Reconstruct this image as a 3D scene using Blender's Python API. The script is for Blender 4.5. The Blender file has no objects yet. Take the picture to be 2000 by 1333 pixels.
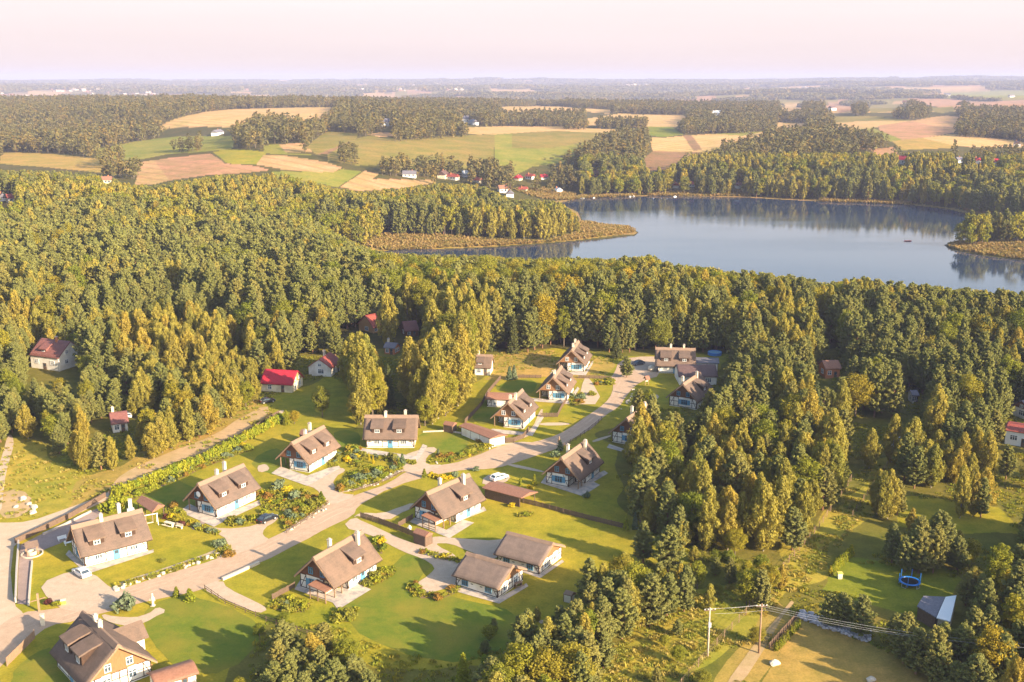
import bpy, math, random
import numpy as np
from mathutils import Vector, Matrix

# ------------------------------------------------------------------ camera, sky, sun, exposure
HAZE = 0.95e-4
SC = bpy.context.scene
COL = SC.collection
F_PX, HCAM = 2050.0, 88.0
PITCH = math.atan(514.0 / F_PX)
cam = bpy.data.cameras.new('camera'); cam_o = bpy.data.objects.new('camera', cam); COL.objects.link(cam_o)
cam.sensor_width = 36.0; cam.lens = 36.0 * F_PX / 2000.0
cam.clip_start = 1.0; cam.clip_end = 60000.0
cam_o.location = (0, 0, HCAM); cam_o.rotation_euler = (math.radians(90) - PITCH, 0, math.radians(0.0))
SC.camera = cam_o
SC.view_settings.view_transform = 'Standard'; SC.view_settings.look = 'None'
SC.view_settings.exposure = 1.55; SC.view_settings.gamma = 1.0

SUN_EL, SUN_AZ = 21.0, 126.0            # azimuth clockwise from +Y (the view direction)
sd = bpy.data.lights.new('sun', 'SUN'); sun = bpy.data.objects.new('sun', sd); COL.objects.link(sun)
sd.energy = 4.9; sd.angle = math.radians(0.55); sd.color = (1.0, 0.80, 0.56)
el, az = math.radians(SUN_EL), math.radians(SUN_AZ)
sv = Vector((math.sin(az) * math.cos(el), math.cos(az) * math.cos(el), math.sin(el)))
sun.rotation_euler = (-sv).to_track_quat('-Z', 'Y').to_euler()
sun.location = sv * 400

W = bpy.data.worlds.new('World'); SC.world = W; W.use_nodes = True
nt = W.node_tree; N = nt.nodes; LK = nt.links
for n in list(N): N.remove(n)
sky = N.new('ShaderNodeTexSky'); sky.sky_type = 'NISHITA'; sky.sun_disc = False
sky.sun_elevation = el; sky.sun_rotation = az
sky.air_density = 1.2; sky.dust_density = 2.0; sky.ozone_density = 1.5; sky.altitude = 100
geo = N.new('ShaderNodeNewGeometry'); sep = N.new('ShaderNodeSeparateXYZ')
tc = N.new('ShaderNodeTexCoord'); LK.new(tc.outputs['Generated'], sep.inputs[0])
rmp = N.new('ShaderNodeValToRGB')      # low haze band near the horizon, pink then cream, clear air above it
LK.new(sep.outputs['Z'], rmp.inputs['Fac'])
cr = rmp.color_ramp
cr.elements[0].position = 0.07; cr.elements[0].color = (1, 1, 1, 1)
cr.elements[1].position = 0.24; cr.elements[1].color = (0, 0, 0, 1)
hz = N.new('ShaderNodeValToRGB'); LK.new(sep.outputs['Z'], hz.inputs['Fac'])
h = hz.color_ramp
h.elements[0].position = 0.0; h.elements[0].color = (3.10, 2.52, 2.42, 1)
h.elements[1].position = 0.075; h.elements[1].color = (3.75, 3.30, 3.22, 1)
e = h.elements.new(0.03); e.color = (3.42, 2.88, 2.80, 1)
noi = N.new('ShaderNodeTexNoise'); noi.inputs['Scale'].default_value = 3.0; noi.inputs['Detail'].default_value = 4
mp = N.new('ShaderNodeMapping'); mp.inputs['Scale'].default_value = (1, 1, 14); LK.new(tc.outputs['Generated'], mp.inputs[0]); LK.new(mp.outputs[0], noi.inputs['Vector'])
vm = N.new('ShaderNodeMix'); vm.data_type = 'RGBA'; vm.blend_type = 'MULTIPLY'; vm.inputs[0].default_value = 0.10
LK.new(hz.outputs[0], vm.inputs[6]); LK.new(noi.outputs[0], vm.inputs[7])
mix = N.new('ShaderNodeMix'); mix.data_type = 'RGBA'
LK.new(rmp.outputs[0], mix.inputs[0]); LK.new(sky.outputs[0], mix.inputs[6]); LK.new(vm.outputs[2], mix.inputs[7])
bg = N.new('ShaderNodeBackground'); bg.inputs['Strength'].default_value = 0.105
out = N.new('ShaderNodeOutputWorld'); LK.new(mix.outputs[2], bg.inputs[0]); LK.new(bg.outputs[0], out.inputs[0])
SC.cycles.volume_bounces = 0; SC.cycles.max_bounces = 5; SC.cycles.diffuse_bounces = 2; SC.cycles.glossy_bounces = 2
SC.cycles.transmission_bounces = 2; SC.cycles.transparent_max_bounces = 4
SC.cycles.use_denoising = True; SC.cycles.caustics_reflective = False; SC.cycles.caustics_refractive = False

# ------------------------------------------------------------------ pixel -> place
CP, SP = math.cos(PITCH), math.sin(PITCH)
def ray(px, py):
    x = (np.asarray(px, float) - 1000) / F_PX; y = -(np.asarray(py, float) - 666.5) / F_PX
    return x, CP + y * SP, -SP + y * CP
def P(px, py, z=0.0):
    """Point at height z seen at photograph pixel (px, py)."""
    x, dy, dz = ray(px, py); t = (z - HCAM) / dz
    return float(x * t), float(dy * t)
def PP(pts, z=0.0): return [P(a, b, z) for a, b in pts]

def sstep(a, b, x):
    t = np.clip((x - a) / (b - a), 0, 1); return t * t * (3 - 2 * t)
def vnoise(x, y, seed=0):
    """Smooth value noise 0..1, vectorised."""
    xi = np.floor(x).astype(np.int64); yi = np.floor(y).astype(np.int64); fx = x - xi; fy = y - yi
    fx = fx * fx * (3 - 2 * fx); fy = fy * fy * (3 - 2 * fy)
    def hsh(a, b):
        n = (a * 374761393 + b * 668265263 + seed * 974634777) & 0xffffffff
        n = ((n ^ (n >> 13)) * 1274126177) & 0xffffffff
        return ((n ^ (n >> 16)) & 0xffff) / 65535.0
    return (hsh(xi, yi) * (1 - fx) + hsh(xi + 1, yi) * fx) * (1 - fy) + (hsh(xi, yi + 1) * (1 - fx) + hsh(xi + 1, yi + 1) * fx) * fy
def fbm(x, y, s, seed=0, o=3):
    v = 0; a = 1; t = 0
    for k in range(o):
        v = v + a * vnoise(x / s * 2 ** k, y / s * 2 ** k, seed + k); t += a; a *= 0.5
    return v / t
def inpoly(x, y, poly):
    x = np.asarray(x, float); y = np.asarray(y, float)
    r = np.zeros(x.shape, bool); n = len(poly); j = n - 1
    xs = [p[0] for p in poly]; ys = [p[1] for p in poly]
    bb = (x >= min(xs)) & (x <= max(xs)) & (y >= min(ys)) & (y <= max(ys))
    if not bb.any(): return r
    X = x[bb]; Y = y[bb]; q = np.zeros(X.shape, bool)
    for i in range(n):
        xi, yi = poly[i]; xj, yj = poly[j]
        if yi != yj:
            q ^= ((yi > Y) != (yj > Y)) & (X < (xj - xi) * (Y - yi) / (yj - yi) + xi)
        j = i
    r[bb] = q; return r
def sdist(x, y, poly):
    """Distance to a polygon's edge, negative inside."""
    x = np.asarray(x, float); y = np.asarray(y, float); d = np.full(x.shape, 1e18)
    n = len(poly)
    for i in range(n):
        ax, ay = poly[i]; bx, by = poly[(i + 1) % n]; vx, vy = bx - ax, by - ay
        L = vx * vx + vy * vy + 1e-9
        t = np.clip(((x - ax) * vx + (y - ay) * vy) / L, 0, 1)
        d = np.minimum(d, (x - ax - t * vx) ** 2 + (y - ay - t * vy) ** 2)
    d = np.sqrt(d); return np.where(inpoly(x, y, poly), -d, d)

# ------------------------------------------------------------------ terrain
LZ = -14.0
LAKE = PP([(1092, 397), (1130, 388), (1180, 386), (1240, 384), (1300, 383), (1380, 385), (1450, 386), (1520, 390), (1600, 394), (1700, 397), (1780, 401),
           (1850, 409), (1900, 420), (1960, 430), (2010, 437), (2100, 446), (2200, 452), (2200, 466), (2080, 468), (1980, 470), (1890, 471), (1846, 479), (1862, 489),
           (1920, 500), (2000, 509), (2200, 520), (2260, 640), (2000, 650), (1800, 625), (1600, 600), (1400, 575), (1200, 548), (1000, 520),
           (880, 505), (760, 498), (735, 492), (790, 487), (870, 487), (960, 484), (1050, 478), (1130, 471), (1190, 466), (1238, 460), (1245, 454), (1225, 446),
           (1165, 440), (1135, 430), (1128, 415)], LZ)
CT = [(0, 450, 0), (300, 450, 2), (600, 450, -5), (700, 490, -11), (0, 340, 6), (300, 345, 8), (600, 370, 0), (900, 400, -8), (1000, 375, -12), (0, 400, 4), (400, 400, 4), (800, 430, -8),
      (1000, 440, -12), (300, 300, 14), (500, 300, 22), (400, 215, 34), (560, 215, 34), (550, 270, 26), (700, 268, 26), (850, 262, 26), (780, 320, 10), (950, 350, -4), (1100, 275, 16), (1000, 320, 4),
      (1180, 262, 16), (1250, 240, 12), (1350, 285, 8), (1450, 250, 8), (1300, 340, -6), (1500, 330, 14), (1600, 290, 16), (1800, 290, 16), (1900, 340, 6), (2050, 400, -8), (1800, 240, 16), (1900, 190, 30),
      (1600, 215, 14), (1300, 215, 18), (1000, 210, 24), (200, 205, 30), (0, 215, 28), (100, 290, 10), (700, 205, 26), (1500, 200, 18), (2050, 250, 14), (2050, 180, 34), (1700, 380, -10), (1500, 375, -11),
      (1200, 375, -11), (0, 290, 10), (200, 320, 8), (0, 520, 0), (500, 520, -2), (900, 480, -8), (2050, 300, 6), (-300, 300, 10), (-300, 450, 2), (2300, 300, 6), (2300, 420, -6), (-300, 200, 25), (2300, 190, 25)]
_c = [P(a, b, z) for a, b, z in CT]
_cs = np.array([(x / y * 2.2, math.log(y)) for x, y in _c]); _cz = np.array([c[2] for c in CT], float)
def H(x, y):
    x = np.asarray(x, float); y = np.asarray(y, float); yy = np.maximum(y, 60.0)
    u = np.clip(x / yy, -1.4, 1.4) * 2.2; v = np.log(yy); num = 0.0; den = 1e-12
    for (a, b), z in zip(_cs, _cz):
        w = np.exp(-((u - a) ** 2 + (v - b) ** 2) / (2 * 0.13 ** 2)) + 1e-9; num = num + w * z; den = den + w
    z = num / den
    far = sstep(2300, 3800, yy)
    hill = -8 + 62 * (fbm(x, y * 1.6, 1250, 3) - .45) + 46 * sstep(4500, 11000, yy) * (fbm(x * .55, y, 2300, 9, 2)) + 34 * sstep(9000, 15000, yy) - 16 * np.clip(sstep(2600, 4200, yy) * (1 - sstep(5200, 8000, yy)), 0, 1)
    hill = hill + 60 * sstep(.10, .5, x / yy) * sstep(2500, 4500, yy) * (.45 + .5 * fbm(x, y, 1300, 14, 2))
    z = z * (1 - far) + hill * far
    z = z + sstep(700, 1100, yy) * 5 * (fbm(x, y, 260, 5) - .5)
    z = z * sstep(380, 520, yy)
    m = (yy > 380) & (yy < 1300)
    if m.any():
        s = sdist(x[m], y[m], LAKE) if x.shape else sdist(x, y, LAKE)
        zm = z[m] if z.shape else z
        w = sstep(2, 85, s)
        o = np.where(s > 0, (LZ + .12 + np.clip(s, 0, 30) * .02) * (1 - w) + zm * w, LZ + .12 + np.maximum(s * .12, -3.0))
        if z.shape: z[m] = o
        else: z = o
    return z
def H1(x, y): return float(H(np.array([x]), np.array([y]))[0])
def G(px, py):
    """Point of the ground seen at a pixel (marches the sight line)."""
    dx, dy, dz = [float(v) for v in ray(px, py)]
    t = np.concatenate([np.arange(60, 1500, 6), np.arange(1500, 16000, 30)]) / dy
    X = dx * t; Y = dy * t; Z = HCAM + dz * t; hit = np.nonzero(Z < H(X, Y))[0]
    if len(hit) == 0: return float(X[-1]), float(Y[-1]), H1(X[-1], Y[-1])
    i = max(hit[0], 1); lo, hi = t[i - 1], t[i]
    for _ in range(14):
        m = (lo + hi) / 2
        if HCAM + dz * m < H1(dx * m, dy * m): hi = m
        else: lo = m
    return dx * hi, dy * hi, H1(dx * hi, dy * hi)
def GP(pts): return [G(a, b)[:2] for a, b in pts]

# ------------------------------------------------------------------ materials
def srgb(r, g, b):
    f = lambda c: (c / 12.92) if c <= .04045 else ((c + .055) / 1.055) ** 2.4
    return (f(r / 255), f(g / 255), f(b / 255), 1)
class NB:
    def __init__(s, name):
        s.m = bpy.data.materials.new(name); s.m.use_nodes = True; s.t = s.m.node_tree; s.t.nodes.clear()
    def n(s, ty, **kw):
        n = s.t.nodes.new('ShaderNode' + ty)
        for k, v in kw.items():
            if k[0] == '_': n.inputs[k[1:]].default_value = v
            else: setattr(n, k, v)
        return n
    def l(s, a, b): s.t.links.new(a, b)
    def noise(s, vec, scale, detail=4, rough=.6):
        n = s.n('TexNoise'); n.inputs['Scale'].default_value = scale; n.inputs['Detail'].default_value = detail; n.inputs['Roughness'].default_value = rough
        if vec is not None: s.l(vec, n.inputs['Vector'])
        return n.outputs['Fac']
    def coord(s, kind='Object', scale=(1, 1, 1)):
        if kind == 'World':
            g = s.n('NewGeometry').outputs['Position']
        else: g = s.n('TexCoord').outputs[kind]
        if scale != (1, 1, 1):
            mpp = s.n('Mapping'); mpp.inputs['Scale'].default_value = scale; s.l(g, mpp.inputs[0]); g = mpp.outputs[0]
        return g
    def ramp(s, fac, stops):
        r = s.n('ValToRGB'); s.l(fac, r.inputs['Fac']); c = r.color_ramp
        while len(c.elements) < len(stops): c.elements.new(.5)
        for e_, (p, col) in zip(c.elements, stops): e_.position = p; e_.color = (*col[:3], 1)
        return r.outputs['Color']
    def mixc(s, a, b, f, mode='MIX'):
        m = s.n('Mix', data_type='RGBA', blend_type=mode)
        for k, v in ((0, f), (6, a), (7, b)):
            if hasattr(v, 'type') and not isinstance(v, (tuple, float, int)): s.l(v, m.inputs[k])
            else: m.inputs[k].default_value = v if k == 0 else (*v[:3], 1)
        return m.outputs[2]
    def math(s, op, a, b=0.0):
        m = s.n('Math', operation=op)
        for k, v in ((0, a), (1, b)):
            if isinstance(v, (float, int)): m.inputs[k].default_value = v
            else: s.l(v, m.inputs[k])
        return m.outputs[0]
    def fin(s, col, rough=.85, bump=None, bstr=.4, bdist=.1, spec=.25, metal=0.0):
        b = s.n('BsdfPrincipled'); b.inputs['Roughness'].default_value = rough; b.inputs['Specular IOR Level'].default_value = spec; b.inputs['Metallic'].default_value = metal
        if isinstance(col, tuple): b.inputs['Base Color'].default_value = (*col[:3], 1)
        else: s.l(col, b.inputs['Base Color'])
        if bump is not None:
            q = s.n('Bump'); q.inputs['Strength'].default_value = bstr; q.inputs['Distance'].default_value = bdist; s.l(bump, q.inputs['Height']); s.l(q.outputs[0], b.inputs['Normal'])
        o = s.n('OutputMaterial'); s.l(b.outputs[0], o.inputs[0]); return s.m

def mat_mottle(name, c1, c2, scale=1.0, rough=.85, kind='Object', stretch=(1, 1, 1), bump=.3, bd=.05, spec=.2, c3=None):
    b = NB(name); v = b.coord(kind, stretch); n1 = b.noise(v, scale, 6, .65); n2 = b.noise(v, scale * .17, 3, .5)
    c = b.ramp(n1, [(.3, c1), (.7, c2)])
    if c3 is not None:
        f = b.ramp(n2, [(.45, (0, 0, 0)), (.62, (1, 1, 1))]); c = b.mixc(c, c3, f)
    return b.fin(c, rough, n1, bump, bd, spec)
M = {}
def thatch(name, a, b2, moss):
    b = NB(name); v = b.coord('Object', (1, 1, 1))
    oi = b.n('ObjectInfo'); st = b.noise(b.coord('Object', (9, 1.2, 1.2)), 3.0, 5, .7); bl = b.noise(v, .55, 4, .6); fine = b.noise(v, 7, 3, .7)
    c = b.ramp(st, [(.25, a), (.75, b2)]); c = b.mixc(c, moss, b.ramp(bl, [(.42, (0, 0, 0)), (.72, (.75, .75, .75))]))
    c = b.mixc(c, (.5, .5, .5), .55, 'OVERLAY') if False else c
    c = b.mixc(c, b.ramp(fine, [(.3, (.72, .72, .72)), (.7, (1.15, 1.15, 1.15))]), .6, 'MULTIPLY')
    # rows of thatch laid in courses across the slope
    w = b.n('TexWave', wave_type='BANDS', bands_direction='Z'); w.inputs['Scale'].default_value = .8; w.inputs['Distortion'].default_value = 4; w.inputs['Detail'].default_value = 3
    b.l(v, w.inputs['Vector']); c = b.mixc(c, b.ramp(w.outputs['Fac'], [(.0, (.90, .90, .90)), (1, (1.04, 1.04, 1.04))]), .35, 'MULTIPLY')
    c = b.mixc(c, b.ramp(oi.outputs['Random'], [(0, (.84, .82, .80)), (.5, (1, 1, 1)), (1, (1.14, 1.08, 1.0))]), 1.0, 'MULTIPLY')
    return b.fin(c, .95, b.math('ADD', st, fine), .6, .08, .1)
M['thatch'] = thatch('thatch', (.135, .096, .078), (.215, .155, .124), (.108, .088, .074))
M['thatch_grey'] = thatch('thatch_grey', (.165, .125, .108), (.245, .19, .165), (.14, .115, .105))
M['ridge'] = mat_mottle('ridge_thatch', (.20, .135, .095), (.29, .20, .145), 5, .95, stretch=(4, 1, 1), bump=.6)
M['plaster'] = mat_mottle('white_plaster', (.74, .70, .62), (.86, .83, .76), 2.2, .9, bump=.15, c3=(.68, .62, .53))
M['cream'] = mat_mottle('cream_plaster', (.68, .60, .44), (.80, .72, .55), 2.2, .9, bump=.15, c3=(.55, .47, .34))
M['timber'] = mat_mottle('dark_timber', (.045, .028, .020), (.085, .05, .034), 6, .8, stretch=(1, 1, .3))
def boards(name, a, b2, period=6.0):
    b = NB(name); v = b.coord('Object'); w = b.n('TexWave', wave_type='BANDS', bands_direction='Y', wave_profile='SAW'); w.inputs['Scale'].default_value = period / 6.28 * 1.4
    b.l(v, w.inputs['Vector']); n = b.noise(b.coord('Object', (2, 2, .25)), 5, 4)
    c = b.ramp(n, [(.3, a), (.7, b2)]); c = b.mixc(c, b.ramp(w.outputs['Fac'], [(.0, (.55, .55, .55)), (.12, (1, 1, 1))]), .85, 'MULTIPLY')
    return b.fin(c, .8, w.outputs['Fac'], .4, .03, .2)
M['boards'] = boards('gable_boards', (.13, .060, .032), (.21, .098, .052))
M['boards_lit'] = boards('gable_boards_sunlit', (.23, .115, .050), (.33, .17, .08))  # lighter copy of the gable boards, sunlight on the gable put into the colour
M['wood'] = mat_mottle('weathered_wood', (.22, .14, .09), (.36, .24, .15), 5, .85, stretch=(1, 1, .4))
M['wood_dark'] = mat_mottle('brown_fence_wood', (.10, .066, .046), (.19, .13, .092), 5, .85)
M['wood_new'] = mat_mottle('honey_wood', (.40, .22, .09), (.55, .32, .14), 5, .7)
M['wood_pale'] = mat_mottle('pale_wood', (.58, .50, .38), (.72, .64, .50), 5, .8)
M['blue'] = mat_mottle('blue_joinery_paint', (.085, .25, .40), (.13, .33, .48), 8, .5, bump=.05, spec=.4)
M['white_paint'] = mat_mottle('white_paint', (.76, .76, .74), (.84, .84, .82), 8, .5, bump=.05, spec=.4)
M['grey_stone'] = mat_mottle('grey_stone', (.34, .31, .28), (.50, .46, .42), 4, .9, bump=.5)
def glass(name, c):
    b = NB(name); n = b.noise(b.coord('Object'), 1.5); return b.fin(b.ramp(n, [(.3, c), (.7, tuple(x * 1.6 for x in c))]), .12, spec=.8)
M['pane'] = glass('window_glass', (.045, .065, .085))
def tiles(name, a, b2, sc=3.0):
    b = NB(name); v = b.coord('Object'); n = b.noise(v, 3, 4); br = b.n('TexWave', wave_type='BANDS', bands_direction='X'); br.inputs['Scale'].default_value = sc * .8
    b.l(v, br.inputs['Vector']); c = b.ramp(n, [(.3, a), (.7, b2)]); c = b.mixc(c, b.ramp(br.outputs['Fac'], [(0, (.7, .7, .7)), (.5, (1, 1, 1))]), .6, 'MULTIPLY')
    return b.fin(c, .6, br.outputs['Fac'], .5, .05, .35)
M['tile_red'] = tiles('red_roof_tiles', (.26, .055, .040), (.36, .085, .060))
M['tile_crimson'] = tiles('crimson_metal_roof', (.40, .016, .030), (.52, .024, .045))
M['tile_brown'] = tiles('brown_roof_tiles', (.24, .115, .070), (.34, .17, .11))
M['tile_dark'] = tiles('dark_brown_roof', (.10, .06, .055), (.16, .10, .09))
M['tile_maroon'] = tiles('maroon_roof', (.19, .075, .065), (.26, .11, .09))
M['roof_grey'] = tiles('grey_sheet_roof', (.13, .125, .15), (.21, .20, .23), 1.5)
M['brick'] = mat_mottle('orange_brick', (.42, .16, .07), (.55, .23, .11), 6, .9)
M['black'] = mat_mottle('black_rubber', (.012, .012, .013), (.022, .022, .024), 9, .7)
M['steel'] = mat_mottle('galvanised_steel', (.40, .40, .40), (.55, .55, .55), 9, .45, spec=.6)
M['concrete'] = mat_mottle('concrete', (.46, .38, .31), (.60, .51, .42), 4, .9, c3=(.34, .31, .28))
M['lamp_glass'] = glass('lamp_glass', (.5, .5, .48))
M['tail_glass'] = glass('tail_lamp_glass', (.35, .02, .02))
def paint(name, c):
    b = NB(name); n = b.noise(b.coord('Object'), 2); return b.fin(b.ramp(n, [(.3, tuple(x * .9 for x in c)), (.7, c)]), .28, spec=.7)
M['car_white'] = paint('white_car_paint', (.78, .78, .76)); M['car_black'] = paint('black_car_paint', (.02, .022, .028)); M['car_grey'] = paint('dark_grey_car_paint', (.09, .10, .12))
M['tramp_blue'] = paint('blue_vinyl', (.02, .20, .62)); M['yellow'] = paint('yellow_plastic', (.75, .62, .08))
M['pink'] = paint('pink_hull', (.75, .30, .25)); M['red_paint'] = paint('red_paint', (.5, .05, .04))
M['rock'] = mat_mottle('pale_boulder', (.42, .36, .28), (.64, .57, .46), 5, .9, 'World', bump=.6, bd=.1)
M['rock_grey'] = mat_mottle('grey_rubble', (.30, .29, .31), (.55, .53, .55), 3, .9, 'World', bump=.6, bd=.1)
M['bark_birch'] = mat_mottle('birch_bark', (.30, .26, .20), (.50, .45, .37), 4, .9, stretch=(1, 1, 2.5), c3=(.14, .11, .09))
M['bark_pine'] = mat_mottle('pine_bark', (.16, .085, .05), (.30, .16, .09), 4, .9, stretch=(1, 1, .5))
M['bark'] = mat_mottle('grey_brown_bark', (.10, .075, .055), (.19, .15, .11), 4, .9, stretch=(1, 1, .4))
M['bark_dead'] = mat_mottle('bare_branch_bark', (.20, .14, .11), (.30, .22, .17), 4, .9)

def foliage(name, cols, trans=.35, shade=.24):
    """Leaf colour varies from tree to tree (object random), from clump to clump and from leaf to leaf."""
    b = NB(name); oi = b.n('ObjectInfo'); at = b.n('Attribute', attribute_name='lv')
    k = len(cols); base = b.ramp(oi.outputs['Random'], [(i / (k - 1), c) for i, c in enumerate(cols)])
    v = b.ramp(at.outputs['Fac'], [(0, (1 - shade,) * 3), (.5, (1, 1, 1)), (1, (1 + shade * 1.3, 1 + shade, 1 - shade * .3))])
    c = b.mixc(base, v, 1.0, 'MULTIPLY')
    d = b.n('BsdfDiffuse'); t = b.n('BsdfTranslucent'); b.l(c, d.inputs[0]); b.l(b.mixc(c, (1.0, .95, .35), 1.0, 'MULTIPLY'), t.inputs[0])
    m = b.n('MixShader'); m.inputs[0].default_value = trans; b.l(d.outputs[0], m.inputs[1]); b.l(t.outputs[0], m.inputs[2])
    o = b.n('OutputMaterial'); b.l(m.outputs[0], o.inputs[0]); return b.m
M['f_birch'] = foliage('birch_leaves', [(0.284, 0.259, 0.053), (0.359, 0.308, 0.061), (0.315, 0.289, 0.063), (0.403, 0.308, 0.058), (0.239, 0.240, 0.053)])
M['f_pine'] = foliage('pine_needles', [(0.170, 0.182, 0.055), (0.212, 0.214, 0.061), (0.192, 0.198, 0.062), (0.246, 0.220, 0.061)], .2)
M['f_spruce'] = foliage('spruce_needles', [(0.090, 0.108, 0.040), (0.114, 0.123, 0.042), (0.102, 0.112, 0.044)], .15)
M['f_broad'] = foliage('broadleaf_leaves', [(0.178, 0.207, 0.028), (0.244, 0.251, 0.032), (0.323, 0.282, 0.034), (0.198, 0.207, 0.036), (0.408, 0.301, 0.034)])
M['f_autumn'] = foliage('autumn_leaves', [(0.380, 0.200, 0.022), (0.300, 0.200, 0.020), (0.420, 0.170, 0.030), (0.240, 0.190, 0.020)])
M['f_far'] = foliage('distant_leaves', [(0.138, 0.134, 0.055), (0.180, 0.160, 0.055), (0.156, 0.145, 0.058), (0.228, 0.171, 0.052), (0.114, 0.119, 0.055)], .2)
M['f_thuja'] = foliage('thuja_leaves', [(.24, .28, .03), (.32, .32, .03), (.20, .26, .03), (.42, .36, .03)], .3)
M['f_blue'] = foliage('blue_green_leaves', [(0.174, 0.210, 0.120), (0.145, 0.196, 0.108)], .2)
M['f_shrub'] = foliage('shrub_leaves', [(0.160, 0.202, 0.026), (0.256, 0.264, 0.026), (0.208, 0.202, 0.052), (0.320, 0.310, 0.039)], .3)
M['f_orange'] = foliage('orange_shrub_leaves', [(.30, .15, .035), (.27, .18, .04), (.33, .20, .035)], .3)
M['f_yellow'] = foliage('yellow_shrub_leaves', [(0.600, 0.440, 0.020), (0.500, 0.420, 0.030)], .3)
M['f_purple'] = foliage('purple_shrub_leaves', [(0.100, 0.035, 0.035), (0.130, 0.050, 0.045)], .3)
M['f_grass'] = foliage('meadow_grass', [(0.297, 0.280, 0.052), (0.257, 0.280, 0.046), (0.378, 0.308, 0.065), (0.459, 0.364, 0.117)], .3)
M['f_green_grass'] = foliage('green_tufts', [(0.203, 0.234, 0.036), (0.270, 0.273, 0.036), (0.324, 0.273, 0.042)], .3)
M['f_reed'] = foliage('reeds', [(0.360, 0.250, 0.100), (0.300, 0.210, 0.080), (0.240, 0.200, 0.060)], .3)
M['f_flower'] = foliage('flower_heads', [(0.312, 0.300, 0.040), (0.432, 0.400, 0.050), (0.240, 0.275, 0.040), (0.360, 0.250, 0.060)], .3)

# ------------------------------------------------------------------ mesh building
def link(o, parent=None):
    COL.objects.link(o)
    if parent is not None: o.parent = parent
    return o
def tag(o, label=None, cat=None, group=None, kind=None):
    if label: o['label'] = label
    if cat: o['category'] = cat
    if group: o['group'] = group
    if kind: o['kind'] = kind
    return o
def thing(name, label, cat, loc=(0, 0, 0), rz=0.0, group=None):
    o = bpy.data.objects.new(name, None); o.empty_display_size = .1; link(o)
    o.location = loc; o.rotation_euler = (0, 0, rz); return tag(o, label, cat, group)
def children(o): return list(o.children)
def copy_tree(o, loc=None, rz=None, scale=None, label=None, group=None, parent=None):
    c = o.copy(); link(c, parent)
    if parent is not None: c.matrix_parent_inverse = o.matrix_parent_inverse.copy()
    for ch in children(o): copy_tree(ch, parent=c)
    if loc is not None: c.location = loc
    if rz is not None: c.rotation_euler = (0, 0, rz)
    if scale is not None: c.scale = scale
    if label: c['label'] = label
    if group: c['group'] = group
    return c
class MB:
    def __init__(s): s.v = []; s.f = []
    def add(s, vs, fs):
        k = len(s.v); s.v += [tuple(v) for v in vs]; s.f += [tuple(k + i for i in f) for f in fs]; return s
    def box(s, x0, x1, y0, y1, z0, z1):
        return s.add([(x0, y0, z0), (x1, y0, z0), (x1, y1, z0), (x0, y1, z0), (x0, y0, z1), (x1, y0, z1), (x1, y1, z1), (x0, y1, z1)],
                     [(0, 3, 2, 1), (4, 5, 6, 7), (0, 1, 5, 4), (1, 2, 6, 5), (2, 3, 7, 6), (3, 0, 4, 7)])
    def beam(s, a, b, w, d, up=(0, 0, 1)):
        """Box of section w x d from a to b."""
        a = Vector(a); b = Vector(b); t = (b - a).normalized(); u = Vector(up)
        if abs(t.dot(u)) > .95: u = Vector((1, 0, 0))
        sx = t.cross(u).normalized(); sy = sx.cross(t).normalized()
        vs = [p + sx * (i * w / 2) + sy * (j * d / 2) for p in (a, b) for i, j in ((-1, -1), (1, -1), (1, 1), (-1, 1))]
        return s.add(vs, [(0, 3, 2, 1), (4, 5, 6, 7), (0, 1, 5, 4), (1, 2, 6, 5), (2, 3, 7, 6), (3, 0, 4, 7)])
    def prism(s, poly, axis, a, b):
        """Extrude a 2-D polygon along axis ('x': (y,z), 'y': (x,z), 'z': (x,y)) from a to b."""
        n = len(poly)
        def pt(p, t): return (t, p[0], p[1]) if axis == 'x' else ((p[0], t, p[1]) if axis == 'y' else (p[0], p[1], t))
        vs = [pt(p, a) for p in poly] + [pt(p, b) for p in poly]
        return s.add(vs, [tuple(range(n - 1, -1, -1)), tuple(range(n, 2 * n))] + [(i, (i + 1) % n, n + (i + 1) % n, n + i) for i in range(n)])
    def tube(s, pts, rad, n=8):
        k = len(s.v); pts = [Vector(p) for p in pts]
        for i, p in enumerate(pts):
            t = (pts[min(i + 1, len(pts) - 1)] - pts[max(i - 1, 0)]).normalized()
            u = Vector((1, 0, 0)) if abs(t.x) < .9 else Vector((0, 1, 0)); a = t.cross(u).normalized(); b = t.cross(a)
            r = rad[i] if hasattr(rad, '__len__') else rad
            for j in range(n):
                q = 2 * math.pi * j / n; s.v.append(tuple(p + a * (math.cos(q) * r) + b * (math.sin(q) * r)))
        for i in range(len(pts) - 1):
            for j in range(n):
                s.f.append((k + i * n + j, k + i * n + (j + 1) % n, k + (i + 1) * n + (j + 1) % n, k + (i + 1) * n + j))
        s.f.append(tuple(k + j for j in range(n))[::-1]); s.f.append(tuple(k + (len(pts) - 1) * n + j for j in range(n))); return s
    def mesh(s, name, mat, smooth=False):
        me = bpy.data.meshes.new(name); me.from_pydata(s.v, [], s.f); me.materials.append(mat)
        if smooth: me.polygons.foreach_set('use_smooth', [True] * len(me.polygons))
        me.validate(); me.update(); return me
    def build(s, name, mat, parent=None, smooth=False):
        return link(bpy.data.objects.new(name, s.mesh(name, mat, smooth)), parent)
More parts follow.
